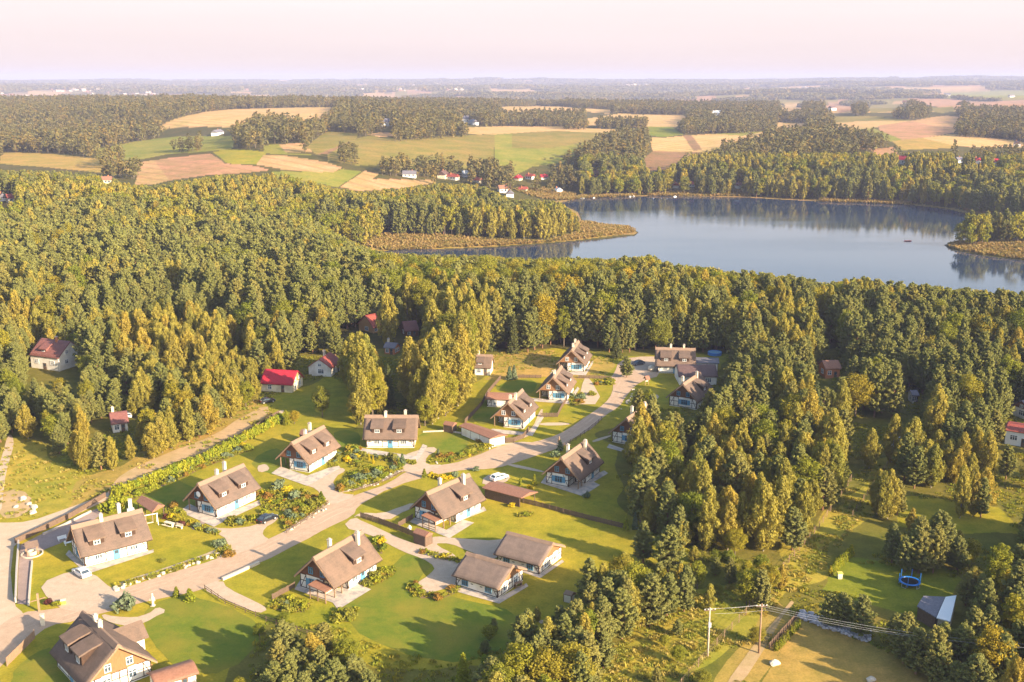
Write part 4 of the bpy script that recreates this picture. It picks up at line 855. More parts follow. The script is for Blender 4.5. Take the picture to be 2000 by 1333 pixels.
sheet('terrace_floor', [[(135, 1075), (168, 1110), (300, 1074), (300, 1080), (170, 1122), (128, 1084)], [(575, 1152), (650, 1178), (660, 1192), (725, 1152), (700, 1142), (660, 1150), (590, 1128)], [(800, 1020), (868, 1048), (878, 1052), (926, 1022), (905, 1016), (950, 998), (945, 990), (872, 1036), (812, 1010)],
 [(350, 1000), (418, 1030), (436, 1020), (512, 985), (506, 978), (425, 1010), (370, 985)], [(530, 925), (600, 950), (665, 915), (660, 908), (600, 930), (548, 912)], [(706, 876), (812, 892), (826, 868), (835, 872), (815, 902), (700, 884)],
 [(962, 838), (1034, 846), (1058, 812), (1062, 816), (1040, 852), (950, 846)], [(1040, 778), (1108, 784), (1128, 756), (1132, 760), (1112, 790), (1036, 784)], [(1078, 724), (1142, 728), (1158, 704), (1160, 708), (1144, 734), (1074, 730)],
 [(1056, 944), (1138, 970), (1172, 948), (1160, 942), (1188, 925), (1180, 920), (1132, 940), (1066, 930)], [(876, 1152), (975, 1180), (1032, 1146), (1028, 1140), (975, 1168), (885, 1140)], [(965, 1100), (1055, 1130), (1102, 1098), (1098, 1094), (1055, 1122), (975, 1096)],
 [(1190, 868), (1240, 885), (1240, 890), (1185, 875)]], .07, M['concrete'], 0)
BEDP = [[(560, 1036), (545, 1012), (590, 985), (625, 970), (640, 982)], [(662, 962), (680, 925), (712, 910), (760, 918), (780, 905), (788, 916), (760, 930), (734, 944), (700, 956)], [(838, 906), (850, 892), (905, 885), (940, 862), (968, 870), (928, 889), (885, 902)],
 [(205, 1002), (230, 975), (330, 935), (420, 885), (480, 868), (490, 880), (420, 905), (340, 940), (262, 975), (220, 1000)], [(440, 1020), (500, 1005), (520, 1000), (505, 1022), (450, 1030)], [(330, 985), (372, 1012), (360, 1028), (320, 1005)], [(220, 1145), (330, 1112), (420, 1082), (440, 1062), (460, 1078), (420, 1090), (330, 1120), (225, 1152)],
 [(700, 1145), (735, 1120), (775, 1105), (770, 1125), (720, 1150)], [(790, 1145), (812, 1140), (830, 1160), (870, 1160), (895, 1140), (900, 1155), (860, 1172), (810, 1168)], [(560, 1165), (520, 1185), (560, 1200), (600, 1195), (610, 1175)], [(650, 1195), (700, 1190), (690, 1215), (640, 1215)],
 [(500, 968), (540, 950), (600, 965), (620, 975), (590, 990), (540, 1000), (510, 990)], [(680, 870), (702, 872), (712, 905), (690, 915), (672, 895)], [(730, 890), (812, 902), (812, 908), (735, 900)], [(1020, 800), (1040, 790), (1048, 800), (1030, 812)], [(1110, 778), (1140, 770), (1135, 790), (1115, 792)], [(1165, 742), (1200, 742), (1198, 752), (1165, 752)], [(820, 1075), (880, 1085), (910, 1098), (905, 1104), (860, 1092), (825, 1084)],
 [(360, 1012), (372, 1020), (430, 1040), (425, 1046), (380, 1034), (352, 1020)], [(640, 905), (665, 885), (672, 892), (660, 912), (645, 914)], [(735, 1052), (750, 1060), (748, 1085), (738, 1075)], [(1150, 1128), (1180, 1120), (1210, 1128), (1170, 1140)], [(1010, 1005), (1040, 1000), (1042, 1008), (1012, 1012)], [(895, 838), (905, 832), (955, 855), (950, 862), (915, 850)]]
sheet('planting_bed', BEDP, .05, M['bed'], 1, .8)
sheet('stone_edging', [[(225, 1152), (330, 1119), (420, 1088), (450, 1070), (442, 1062), (420, 1076), (330, 1108), (228, 1140)], [(566, 1038), (642, 982), (648, 984), (600, 1016), (566, 1042)], [(662, 966), (734, 947), (790, 921), (788, 914), (734, 938), (664, 956)], [(205, 985), (262, 962), (340, 928), (430, 888), (425, 882), (330, 922), (230, 970)]], .075, M['stonebed'], 1, .6)

# ------------------------------------------------------------------ houses
def multi(name, pairs, parent=None, smooth=False):
    m = MB(); mi = []; mats = []
    for mb, mt in pairs:
        if mt not in mats: mats.append(mt)
        m.add(mb.v, mb.f); mi += [mats.index(mt)] * len(mb.f)
    me = m.mesh(name, mats[0], smooth)
    for q in mats[1:]: me.materials.append(q)
    if len(me.polygons) == len(mi): me.polygons.foreach_set('material_index', mi)
    return link(bpy.data.objects.new(name, me), parent)
class Plane:
    """Wall plane from p0 to p1 (outside on the right hand), s along it, z up, d outward."""
    def __init__(s, p0, p1):
        s.p0 = Vector((*p0, 0)); t = Vector((*p1, 0)) - s.p0; s.L = t.length; s.t = t.normalized(); s.n = Vector((s.t.y, -s.t.x, 0))
    def pt(s, a, z, d): return s.p0 + s.t * a + s.n * d + Vector((0, 0, z))
    def box(s, m, a0, a1, z0, z1, d0, d1):
        vs = [s.pt(a, z, d) for z in (z0, z1) for a, d in ((a0, d0), (a1, d0), (a1, d1), (a0, d1))]
        m.add(vs, [(0, 1, 2, 3), (7, 6, 5, 4), (1, 0, 4, 5), (2, 1, 5, 6), (3, 2, 6, 7), (0, 3, 7, 4)])
    def bar(s, m, a0, z0, a1, z1, w, d0, d1):
        dx, dz = a1 - a0, z1 - z0; L = math.hypot(dx, dz); nx, nz = -dz / L * w / 2, dx / L * w / 2
        c = [(a0 + nx, z0 + nz), (a1 + nx, z1 + nz), (a1 - nx, z1 - nz), (a0 - nx, z0 - nz)]
        vs = [s.pt(a, z, d0) for a, z in c] + [s.pt(a, z, d1) for a, z in c]
        m.add(vs, [(0, 1, 2, 3), (7, 6, 5, 4), (1, 0, 4, 5), (2, 1, 5, 6), (3, 2, 6, 7), (0, 3, 7, 4)])
def window(pl, a, z, w, h_, parent, frame='white_paint', shutters=None, name='window', d=.0, panes=2, merged_=False):
    f = MB(); g = MB(); t = .09
    pl.box(f, a - w / 2 - t, a + w / 2 + t, z + h_ / 2, z + h_ / 2 + t, d, d + .09); pl.box(f, a - w / 2 - t, a + w / 2 + t, z - h_ / 2 - t, z - h_ / 2, d, d + .13)
    pl.box(f, a - w / 2 - t, a - w / 2, z - h_ / 2, z + h_ / 2, d, d + .09); pl.box(f, a + w / 2, a + w / 2 + t, z - h_ / 2, z + h_ / 2, d, d + .09)
    for i in range(1, panes): pl.box(f, a - w / 2 + w * i / panes - .045, a - w / 2 + w * i / panes + .045, z - h_ / 2, z + h_ / 2, d + .02, d + .08)
    pl.box(f, a - w / 2, a + w / 2, z + h_ * .14, z + h_ * .14 + .07, d + .02, d + .075); pl.box(g, a - w / 2, a + w / 2, z - h_ / 2, z + h_ / 2, d + .005, d + .03)
    if shutters:
        s_ = MB()
        for q in (-1, 1):
            c0 = a + q * (w / 2 + t + .03); c1 = a + q * (w / 2 + t + .03 + w * .42); pl.box(s_, min(c0, c1), max(c0, c1), z - h_ / 2 - .03, z + h_ / 2 + .03, d + .01, d + .07)
    if merged_: return multi(name, [(f, M[frame]), (g, M['pane'])] + ([(s_, M[shutters])] if shutters else []), parent)
    o = f.build(name, M[frame], parent); g.build('pane', M['pane'], o)
    if shutters: s_.build('shutter', M[shutters], o)
    return o
def door(pl, a, z0, w, h_, parent, mat='blue', d=0.0):
    f = MB(); pl.box(f, a - w / 2, a + w / 2, z0, z0 + h_, d + .01, d + .07); o = f.build('door', M[mat], parent)
    g = MB(); pl.box(g, a - w * .28, a + w * .28, z0 + h_ * .55, z0 + h_ * .85, d + .06, d + .085); g.build('pane', M['pane'], o)
    k = MB(); pl.box(k, a + w * .34, a + w * .42, z0 + .95, z0 + 1.1, d + .07, d + .13); k.build('handle', M['steel'], o); return o
def framing(m, pl, z0, z1, step=1.25, skip=()):
    n = max(1, round(pl.L / step)); w = .15; d0, d1 = -.02, .035
    for i in range(n + 1):
        a = min(max(pl.L * i / n, w / 2), pl.L - w / 2)
        if any(abs(a - s_) < h_ for s_, h_ in skip): continue
        pl.box(m, a - w / 2, a + w / 2, z0, z1, d0, d1)
    for zz in (z0 + .02, (z0 + z1) / 2, z1 - w):
        segs = [(0, pl.L)]
        if zz > z0 + .1:
            for s_, h_ in skip:
                ns = []
                for a0, a1 in segs:
                    if s_ - h_ > a0: ns.append((a0, min(a1, s_ - h_)))
                    if s_ + h_ < a1: ns.append((max(a0, s_ + h_), a1))
                segs = [q for q in ns if q[1] - q[0] > .1]
        for a0, a1 in segs: pl.box(m, a0, a1, zz, zz + w * .9, d0, d1 - .006)
    st = pl.L / n
    if pl.L > 2.4:
        pl.bar(m, w, z0 + .15, st - w * .2, z1 - .2, w * .8, d0, d1 - .012); pl.bar(m, pl.L - w, z0 + .15, pl.L - st + w * .2, z1 - .2, w * .8, d0, d1 - .012)
def roof_mesh(L, hw, he, Hr, th, seed, mat, name, parent, jit=.05, nx=18, rz=None):
    """Two thick slopes with soft uneven edges; origin mid-ridge."""
    g = random.Random(seed); m = MB(); prof = []
    k = 6
    top = [(-hw * (1 - i / k), he + (Hr - he) * i / k + .12 * math.sin(math.pi * i / k)) for i in range(k + 1)]; top = top + [(-y, z) for y, z in reversed(top[:-1])]
    bot = [(y * .985, z - th) for y, z in reversed(top)]; prof = top + bot; n = len(prof); X = [-L / 2 + L * i / nx for i in range(nx + 1)]
    for xi, x in enumerate(X):
        for j, (y, z) in enumerate(prof):
            e_ = jit if j < len(top) else jit * .3; m.v.append((x + (g.uniform(-1, 1) * jit if xi in (0, nx) else 0), y + g.uniform(-1, 1) * e_ * .5, z + g.uniform(-1, 1) * e_))
    for xi in range(nx):
        for j in range(n): a = xi * n + j; b_ = xi * n + (j + 1) % n; m.f.append((a, b_, b_ + n, a + n))
    lt = len(top)
    for xi, fl in ((0, False), (nx, True)):
        for j in range(lt - 1):
            q = (xi * n + j, xi * n + j + 1, xi * n + n - 2 - j, xi * n + n - 1 - j); m.f.append(q if fl else q[::-1])
    m.f = [tuple(reversed(f)) for f in m.f]
    return m.build(name, mat, parent, smooth=True)
def gable_house(label, cx, cy, az_, L=13.2, hw=4.7, he=2.5, Hr=7.0, roof='thatch', wall='plaster', gable='boards', frame=True, chim=((2.6, .6), (-2.0, -1.0)), dormers=(), porch=None, group=None, name='thatched_house', cat='house',
                th=.34, winc='white_paint', shut='blue', og=.75, oe=.75, z0=0.0, canopy=False, doors=True, gw=2, chm='cream', seed=1, tjit=.05, small=False, dsl=.42):
    t = thing(name, label, cat, (cx, cy, z0), math.radians(az_), group)
    wl = L / 2 - og; ww = hw - oe; hz = he + (Hr - he) * (oe / hw) - th * .9     # wall head under the slope
    if porch: s_, pl_, pd = porch; poly = [(-wl + pl_, -ww), (wl, -ww), (wl, ww), (-wl, ww), (-wl, -ww + pd), (-wl + pl_, -ww + pd)] if s_ < 0 else [(-wl, -ww), (wl, -ww), (wl, ww), (-wl + pl_, ww), (-wl + pl_, ww - pd), (-wl, ww - pd)]
    else: poly = [(-wl, -ww), (wl, -ww), (wl, ww), (-wl, ww)]
    MB().prism(poly, 'z', -.5, hz).build('wall', M[wall], t)
    up = (Hr - he) / hw; tri = [(-ww, hz), (ww, hz), (0, hz + ww * up)]
    for x0, x1 in ((-wl - .04, -wl + .14), (wl - .14, wl + .04)): MB().prism(tri, 'x', x0, x1).build('gable_wall', M[gable], t)
    if porch:
        q = MB(); s_, pl_, pd = porch; ya, yb = (-ww, -ww + pd) if s_ < 0 else (ww - pd, ww); q.box(-wl, -wl + pl_, ya + .02, yb - .02, hz - .16, hz - .003); q.build('porch_ceiling', M['timber'], t)
        for px0, py0 in ((-wl + .1, -ww * 1 + .1 if s_ < 0 else ww - .1), (-wl + pl_ * .55, -ww + .1 if s_ < 0 else ww - .1)):
            MB().box(px0 - .09, px0 + .09, py0 - .09, py0 + .09, 0, hz - .16).build('porch_post', M['wood'], t)
    edges = [Plane(poly[i], poly[(i + 1) % len(poly)]) for i in range(len(poly))]
    long_ = [e_ for e_ in edges if abs(e_.n.y + 1) < .01 and e_.L > 3 and e_.p0.y < -ww + .1 + 0] or [edges[0]]
    el = max(long_, key=lambda e_: e_.L); eg = max([e_ for e_ in edges if e_.n.x < -.9 and abs(e_.p0.x + wl) < .1], key=lambda e_: e_.L); eb = [e_ for e_ in edges if e_.n.x > .9][0]; er = max([e_ for e_ in edges if e_.n.y > .9], key=lambda e_: e_.L)
    wz = hz * .55; wh = min(1.15, hz * .5)
    lw = [(el.L * .22, 1.5), (el.L * .78, 1.5)] if not small else [(el.L * .28, 1.0)]
    for a, w in lw: window(el, a, wz, w * (.8 if frame else 1), wh, t, 'blue' if (not doors and shut == 'blue') else winc, None, panes=3 if w > 1.3 else 2)
    if doors: door(el, el.L * .5 if not small else el.L * .7, .02, 1.25 if not small else .95, min(2.05, hz - .2), t, 'blue' if shut == 'blue' else 'wood_dark')
    window(eg, eg.L * .55, wz, min(1.7, eg.L * .3), wh * 1.1, t, 'blue' if frame and shut == 'blue' else winc, 'blue' if frame and shut == 'blue' else None, panes=3)
    window(eb, eb.L * .3, wz, 1.1, wh, t, winc); window(eb, eb.L * .7, wz, 1.1, wh, t, winc); window(er, er.L * .35, wz, 1.3, wh, t, winc)
    if gw:
        for x_, sgn in ((-wl - .04, -1), (wl + .04, 1)):
            gp = Plane((x_, ww), (x_, -ww)) if sgn < 0 else Plane((x_, -ww), (x_, ww))
            ps = (.33, .67) if gw == 2 else (.5,)
            for q in ps: window(gp, gp.L * q, hz + min(1.05, (Hr - hz) * .28), .85, min(1.05, (Hr - hz) * .3), t, 'blue' if (frame and gable == 'boards' and sgn < 0) else winc, None)
    if frame:
        f = MB(); sk = {id(el): [(a, w / 2 + .75 * .7) for a, w in lw] + [(el.L * .5, .75)], id(eg): [(eg.L * .55, min(1.7, eg.L * .3) * .95)], id(eb): [(eb.L * .3, .7), (eb.L * .7, .7)], id(er): [(er.L * .35, .8)]}
        for e_ in edges: framing(f, e_, .18, hz - .01, skip=sk.get(id(e_), ()))
        f.build('timber_frame', M['timber'], t)
    r = roof_mesh(L, hw, he, Hr, th, seed, M[roof], 'roof', t, tjit if roof.startswith('thatch') else .0)
    if roof.startswith('thatch'):
        rc = MB(); g = random.Random(seed); n_ = 14
        for i in range(n_ + 1):
            x = -L / 2 - .05 + (L + .1) * i / n_; j = g.uniform(-.03, .03); rc.v += [(x, -.62, Hr - .62 * up + .10 + j), (x, -.1, Hr + .2 + j), (x, .1, Hr + .2 + j), (x, .62, Hr - .62 * up + .10 + j)]
        for i in range(n_):
            for k in range(3): a = i * 4 + k; rc.f.append((a, a + 4, a + 5, a + 1))
        rc.f += [(0, 1, 2, 3), tuple(n_ * 4 + k for k in (3, 2, 1, 0))]; rc.build('ridge_cap', M['ridge'], r)
        bb = MB()
        for x_ in (-L / 2 - .06, L / 2 + .06):
            for s_ in (-1, 1): bb.beam((x_, s_ * hw * .99, he - th * .75), (x_, 0, Hr - th * .75), .09, .26)
        bb.build('bargeboard', M['wood'], r)
    for x_, y_ in chim:
        c = MB(); zt = Hr + 1.05; zb = Hr - abs(y_) * up - .5; c.box(x_ - .30, x_ + .30, y_ - .30, y_ + .30, zb, zt); o = c.build('chimney', M[chm], t)
        q = MB(); q.box(x_ - .38, x_ + .38, y_ - .38, y_ + .38, zt + .003, zt + .12); q.box(x_ - .2, x_ + .2, y_ - .2, y_ + .2, zt + .123, zt + .32); q.build('chimney_cap', M['concrete'], o)
    for sgn, x_, w in dormers:      # thatched shed dormers
        yi, zi = hw * .18, Hr - hw * .18 * up + .10; yf = hw * .74; zf = zi - (yf - yi) * dsl; zs = Hr - yf * up
        body = [(sgn * yi, zi - .3), (sgn * yf, zf - .15), (sgn * yf, zs - .05), (sgn * (yi + .2), Hr - (yi + .2) * up - .25)]
        if sgn > 0: body = body[::-1]
        d = MB().prism(body, 'x', x_ - w / 2, x_ + w / 2).build('dormer', M['timber' if roof.startswith('thatch') else roof], t)
        g = random.Random(seed + int(x_ * 7)); lid = MB(); n_ = 6; e0 = (sgn * (yi - .12), zi + .10); e1 = (sgn * (yf + .45), zf - .10)
        pr = [e0, ((e0[0] + e1[0]) / 2, (e0[1] + e1[1]) / 2 + .10), e1, (e1[0], e1[1] - .30), ((e0[0] + e1[0]) / 2, (e0[1] + e1[1]) / 2 - .16), (e0[0], e0[1] - .28)]
        if sgn > 0: pr = pr[::-1]
        lid.prism(pr, 'x', x_ - w / 2 - .3, x_ + w / 2 + .3); lid.build('dormer_roof', M[roof], d)
        pl2 = Plane((x_ - w / 2, sgn * (yf + .01)), (x_ + w / 2, sgn * (yf + .01))) if sgn < 0 else Plane((x_ + w / 2, sgn * (yf + .01)), (x_ - w / 2, sgn * (yf + .01)))
        window(pl2, w / 2, (zf - .15 + zs) / 2 - .06, min(1.0, w * .5), max(.55, zf - zs - .62), d, winc, merged_=True)
    if canopy:                      # little tiled roof on posts before the gable end
        s_ = -1; x1 = -wl + .2; x0 = -wl - 2.3; y0 = -ww + .1; y1 = -ww + 3.6; m = MB(); c_ = 2.45
        m.prism([(y0 - .2, c_ - .25), (y1 + .2, c_ + .15), (y1 + .2, c_ + .30), (y0 - .2, c_ - .10)], 'x', x0 - .25, x1 - .4); m.build('porch_roof', M['tile_brown'], t)
        for a in ((x0, y0), (x0, y1), (x0, (y0 + y1) / 2)): MB().box(a[0] - .08, a[0] + .08, a[1] - .08, a[1] + .08, 0, c_ - .2 + (a[1] - y0) * .1).build('porch_post', M['wood'], t)
        q = MB(); q.box(x0 - .04, x0 + .04, y0, y1, .85, .95); q.box(x0 - .04, x0 + .04, y0, y1, .35, .43); q.build('porch_rail', M['wood'], t)
    return t
TH = dict(group='thatched half timbered houses of the village')
Rp, Lp = (-1, 3.6, 2.4), (1, 3.6, 2.6)
D2 = ((-1, -2.9, 2.9), (-1, 2.7, 2.9)); D1 = ((-1, 1.4, 3.0),)
house_C = gable_house('large thatched house with canopied corner terrace and yellow flower bed, nearest the road junction', -31.2, 173.6, 58.7, dormers=D1, porch=Rp, canopy=True, chim=((3.9, -1.3), (-1.2, .9)), seed=3, **TH)
gable_house('thatched house with canopied terrace beside the long dark fence and wide lawn', -13.2, 202.8, 51.5, dormers=D1, porch=Rp, canopy=True, chim=((3.4, -1.2), (-1.4, 1.0)), seed=4, **TH)
gable_house('thatched house with two dormers beside the parked white car', -76.9, 185.2, 37.6, dormers=((-1, -3.2, 2.7), (-1, 2.6, 2.7)), chim=((-1.2, -.2), (3.0, 2.6)), seed=5, **TH)
house_2 = gable_house('thatched house with two dormers and white dish on its gable above the black car', -61.4, 208.0, 60.1, dormers=D2, porch=Lp, chim=((-1.0, .2), (3.2, 2.2)), seed=6, **TH)
gable_house('thatched house with two dormers between the long green hedge and the shrub gardens', -47.9, 233.5, 66.2, dormers=D2, porch=Lp, chim=((-.6, .3), (4.0, 2.2)), seed=7, **TH)
gable_house('broad thatched house facing the camera with blue door below the tall birch grove', -29.8, 247.3, -.4, dormers=((-1, -3.2, 2.6), (-1, 2.2, 2.6)), chim=((-1.4, -.2), (3.4, .6)), seed=8, **TH)
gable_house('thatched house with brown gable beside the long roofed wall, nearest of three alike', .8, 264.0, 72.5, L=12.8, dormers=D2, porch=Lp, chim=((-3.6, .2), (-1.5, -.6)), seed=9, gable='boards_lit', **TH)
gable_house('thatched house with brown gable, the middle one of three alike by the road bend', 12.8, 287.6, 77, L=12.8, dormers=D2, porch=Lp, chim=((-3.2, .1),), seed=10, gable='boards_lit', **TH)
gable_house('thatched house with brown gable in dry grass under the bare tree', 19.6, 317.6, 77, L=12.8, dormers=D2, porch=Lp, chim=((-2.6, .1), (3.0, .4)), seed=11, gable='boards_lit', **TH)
gable_house('thatched house with dark gable and blue windows at the shaded forest edge', 13.9, 223.3, 61.9, dormers=D1, porch=Rp, chim=((3.6, -1.2), (-1.0, 1.0)), seed=12, **TH)
gable_house('dark gabled thatched house half hidden behind the forest edge trees', 31.3, 250.8, 60.3, dormers=D1, chim=((-.4, 1.2), (4.4, -.2)), seed=13, **TH)
gable_house('thatched house with two dormers at the far end of the road by the parked car', 50.5, 314.0, -6, L=12.2, dormers=D2, chim=((-1.4, .1), (2.6, .1)), seed=14, **TH)
gable_house('thatched house with dark gable and cross roof among the trees at the road end', 49.9, 280.7, 59.7, dormers=D1, chim=((-3.6, 1.2), (3.0, -.4)), seed=15, **TH)
# near left: gable turned to the camera, dormers on its shaded slope, low cross wing on the other
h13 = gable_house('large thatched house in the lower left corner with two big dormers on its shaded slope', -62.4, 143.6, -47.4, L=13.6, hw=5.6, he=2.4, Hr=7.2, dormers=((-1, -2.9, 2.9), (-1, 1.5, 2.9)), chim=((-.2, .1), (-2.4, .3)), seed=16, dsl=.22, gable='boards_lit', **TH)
m = MB(); m.prism([(-2.3, 3.2), (0, 5.1), (2.3, 3.2), (2.3, 2.9), (0, 4.78), (-2.3, 2.9)], 'y', 1.2, 7.2); m.v = [(x - 2.0, y, z) for x, y, z in m.v]; m.build('cross_roof', M['thatch'], h13)
m = MB().box(-3.9, -.1, 4.5, 6.6, 0, 3.0); m.build('cross_wing', M['plaster'], h13)
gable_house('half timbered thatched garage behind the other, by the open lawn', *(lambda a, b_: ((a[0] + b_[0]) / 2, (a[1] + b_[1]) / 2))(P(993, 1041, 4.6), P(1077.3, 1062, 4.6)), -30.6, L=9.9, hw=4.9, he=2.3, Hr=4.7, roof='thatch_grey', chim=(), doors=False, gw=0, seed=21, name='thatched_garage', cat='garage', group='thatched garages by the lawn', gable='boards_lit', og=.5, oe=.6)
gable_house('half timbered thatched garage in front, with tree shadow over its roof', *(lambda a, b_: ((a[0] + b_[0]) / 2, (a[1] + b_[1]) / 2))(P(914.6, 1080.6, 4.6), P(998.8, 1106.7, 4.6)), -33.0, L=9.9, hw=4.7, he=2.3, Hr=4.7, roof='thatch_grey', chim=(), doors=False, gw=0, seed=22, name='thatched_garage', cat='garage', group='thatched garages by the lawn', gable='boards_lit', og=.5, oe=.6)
def two(a, b_, z): A = P(*a, z); B = P(*b_, z); return ((A[0] + B[0]) / 2, (A[1] + B[1]) / 2, math.degrees(math.atan2(B[1] - A[1], B[0] - A[0])), math.hypot(B[0] - A[0], B[1] - A[1]))
def small_house(label, a, b_, Hr, hw, he, roof, wall, gable, name='cottage', cat='house', **kw):
    x_, y_, q, L = two(a, b_, Hr); return gable_house(label, x_, y_, q, L=L + .4, hw=hw, he=he, Hr=Hr, roof=roof, wall=wall, gable=gable, frame=kw.pop('frame', False), og=.4, oe=.4, th=.18, shut=None, name=name, cat=cat, **kw)
small_house('small thatched white house beside the tall birch grove', (929, 693), (961, 694), 5.6, 3.6, 2.4, 'thatch', 'plaster', 'plaster', chim=((-1.6, .1),), dormers=((-1, -.8, 2.0),), small=True)
small_house('red brown tiled house with white gable deep in the trees at the left', (80.6, 660), (137, 667), 8.4, 5.6, 4.2, 'tile_maroon', 'plaster', 'plaster', chim=((1.0, -.6),), dormers=((-1, -1.2, 2.6),), chm='brick')
small_house('maroon roofed cottage under the pines beside the meadow', (214, 806), (246, 802), 4.6, 3.6, 2.4, 'tile_maroon', 'plaster', 'boards', chim=((-1.2, .6),), small=True)
small_house('cottage with bright crimson metal roof and cream walls', (518.7, 720.5), (580.6, 724), 5.6, 4.4, 2.4, 'tile_crimson', 'cream', 'wood_new', chim=(), small=True)
small_house('white cottage with pinkish red tiled roof facing its gable to us', (623, 702), (644, 688), 5.4, 4.0, 2.7, 'tile_red', 'plaster', 'plaster', chim=((1.8, .8),), gw=1, small=True)
small_house('steep red roofed cottage with orange gable at the wood edge', (713, 616), (733, 612), 6.0, 4.6, 2.0, 'tile_red', 'wood_new', 'wood_new', chim=(), gw=0, small=True)
small_house('dark red roofed hut in the shade of the tall trees', (786, 628), (812, 626), 4.8, 4.0, 2.0, 'tile_maroon', 'boards', 'boards', chim=(), gw=0, small=True)
small_house('tiny brick cottage with grey roof among birches', (755, 668), (776, 670), 3.6, 2.4, 2.2, 'roof_grey', 'brick', 'brick', chim=((-1.4, .2),), gw=0, small=True)
small_house('white house with flat red roof at the right edge', (1968, 826), (2046, 838), 4.4, 4.2, 3.7, 'tile_red', 'white_paint', 'white_paint', chim=((0, .5),), gw=0)
small_house('gabled house with dark timber wall at the right edge above the red roof', (1996, 782), (2030, 776), 5.0, 3.4, 2.6, 'roof_grey', 'plaster', 'boards', chim=(), gw=1, small=True)
small_house('orange brick house hidden among the birches on the right', (1606, 704), (1636, 703), 5.0, 3.0, 3.0, 'tile_brown', 'brick', 'brick', chim=(), gw=0, small=True)
small_house('pale roofed hut glimpsed between trees on the right', (1778, 762), (1790, 762), 3.4, 2.2, 2.4, 'roof_grey', 'plaster', 'plaster', chim=(), gw=0, small=True)
small_house('long low dark roofed building in the shade beside the road end houses', (1322, 712), (1396, 712), 5.0, 5.2, 2.6, 'tile_dark', 'plaster', 'plaster', chim=(), gw=0, name='long_house')
small_house('brown roofed bungalow cut by the bottom edge beside the corner house', (296, 1318), (376, 1293), 2.9, 2.3, 2.1, 'tile_brown', 'plaster', 'boards', chim=(), gw=0, small=True)
small_house('half timbered annexe with long brown roof behind the three alike houses', (952, 766), (1012, 768), 3.5, 2.8, 2.3, 'tile_brown', 'plaster', 'plaster', frame=True, chim=(), gw=0, small=True, name='annexe')
def flat_roof(label, corners, z, mat, name, cat, wallm='wood_dark', posts=True, rise=.55, walls=False, group=None):
    """Low roof over posts or walls; corners in the photograph at eave height, long sides first-second and third-fourth."""
    c = [Vector((*P(*q, z), 0)) for q in corners]; o = sum(c, Vector()) / 4; t = thing(name, label, cat, tuple(o), 0, group); c = [q - o for q in c]
    e0 = (c[0] + c[3]) / 2; e1 = (c[1] + c[2]) / 2; m = MB(); up = Vector((0, 0, 1))
    lo = [q + up * z for q in c]; ri = [e0 + up * (z + rise), e1 + up * (z + rise)]; th_ = up * .16
    vs = lo + ri + [q - th_ for q in lo] + [q - th_ for q in ri]
    m.add(vs, [(0, 1, 5, 4), (3, 4, 5, 2), (0, 4, 3), (1, 2, 5), (6, 10, 11, 7), (9, 8, 11, 10), (0, 6, 7, 1), (3, 2, 8, 9), (0, 3, 9, 6), (1, 7, 8, 2)]) ; m.build('roof', M[mat], t)
    ins = [q * .88 for q in c]
    if posts:
        for a, b_ in ((0, 1), (3, 2)):
            n = max(2, int((ins[b_] - ins[a]).length / 3.2) + 1)
            for i in range(n): q = ins[a].lerp(ins[b_], i / (n - 1)); MB().box(q.x - .08, q.x + .08, q.y - .08, q.y + .08, 0, z - .1).build('post', M['wood_dark'], t)
    if walls:
        w = MB(); 
        for i in range(4):
            if walls != True and i not in walls: continue
            w.beam(ins[i] + up * (z / 2 - .02), ins[(i + 1) % 4] + up * (z / 2 - .02), .12, z - .06)
        w.build('wall', M[wallm], t)
    return t
flat_roof('open shelter with brown hipped tile roof between two thatched houses', [(266, 979), (297, 1001), (322, 987), (288, 972)], 2.5, 'tile_brown', 'garden_shelter', 'shelter', rise=.9)
flat_roof('long low brown roofed carport beside the thatched house on the wide lawn', [(941, 953), (1018, 973), (1051, 961), (971, 940)], 2.3, 'tile_brown', 'carport', 'carport', walls=[0])
flat_roof('narrow brown roofed wall shelter with white end wall by the road bend', [(896, 832), (958, 857), (992, 850), (921, 827)], 2.3, 'tile_brown', 'carport', 'carport', walls=[1, 0], wallm='plaster')
flat_roof('small brown woodshed at the end of the long dark fence', [(806, 1040), (831, 1049), (846, 1042), (821, 1033)], 2.2, 'tile_brown', 'woodshed', 'shed', walls=True)
flat_roof('flat grey roofed outbuilding beside the far house at the road end', [(1357, 709), (1405, 710), (1404, 699), (1360, 698)], 3.0, 'roof_grey', 'outbuilding', 'outbuilding', walls=True, wallm='plaster', rise=.1)
flat_roof('dark striped sheet roofed shed near the trampoline', [(1791, 1184), (1828, 1206), (1846, 1166), (1804, 1164)], 2.5, 'roof_grey', 'garden_shed', 'shed', walls=True, rise=.1)
flat_roof('bright white roofed shed joined to the dark roof near the trampoline', [(1829, 1207), (1856, 1214), (1868, 1163), (1847, 1166)], 2.7, 'white_paint', 'garden_shed', 'shed', walls=True, wallm='cream', rise=.1)
flat_roof('reddish roofed leanto behind the house by the long hedge', [(584, 848), (606, 856), (612, 846), (592, 838)], 2.4, 'tile_brown', 'woodshed', 'shed', walls=True)
flat_roof('small plank playhouse at the dark lawn edge near the pines', [(1100, 1160), (1116, 1164), (1126, 1158), (1110, 1153)], 1.5, 'wood', 'playhouse', 'playhouse', walls=True, wallm='wood_pale', rise=.4)
flat_roof('small brown hut between the birch grove and the roofed wall', [(865, 829), (884, 833), (893, 826), (874, 823)], 2.0, 'tile_brown', 'garden_hut', 'hut', walls=True)
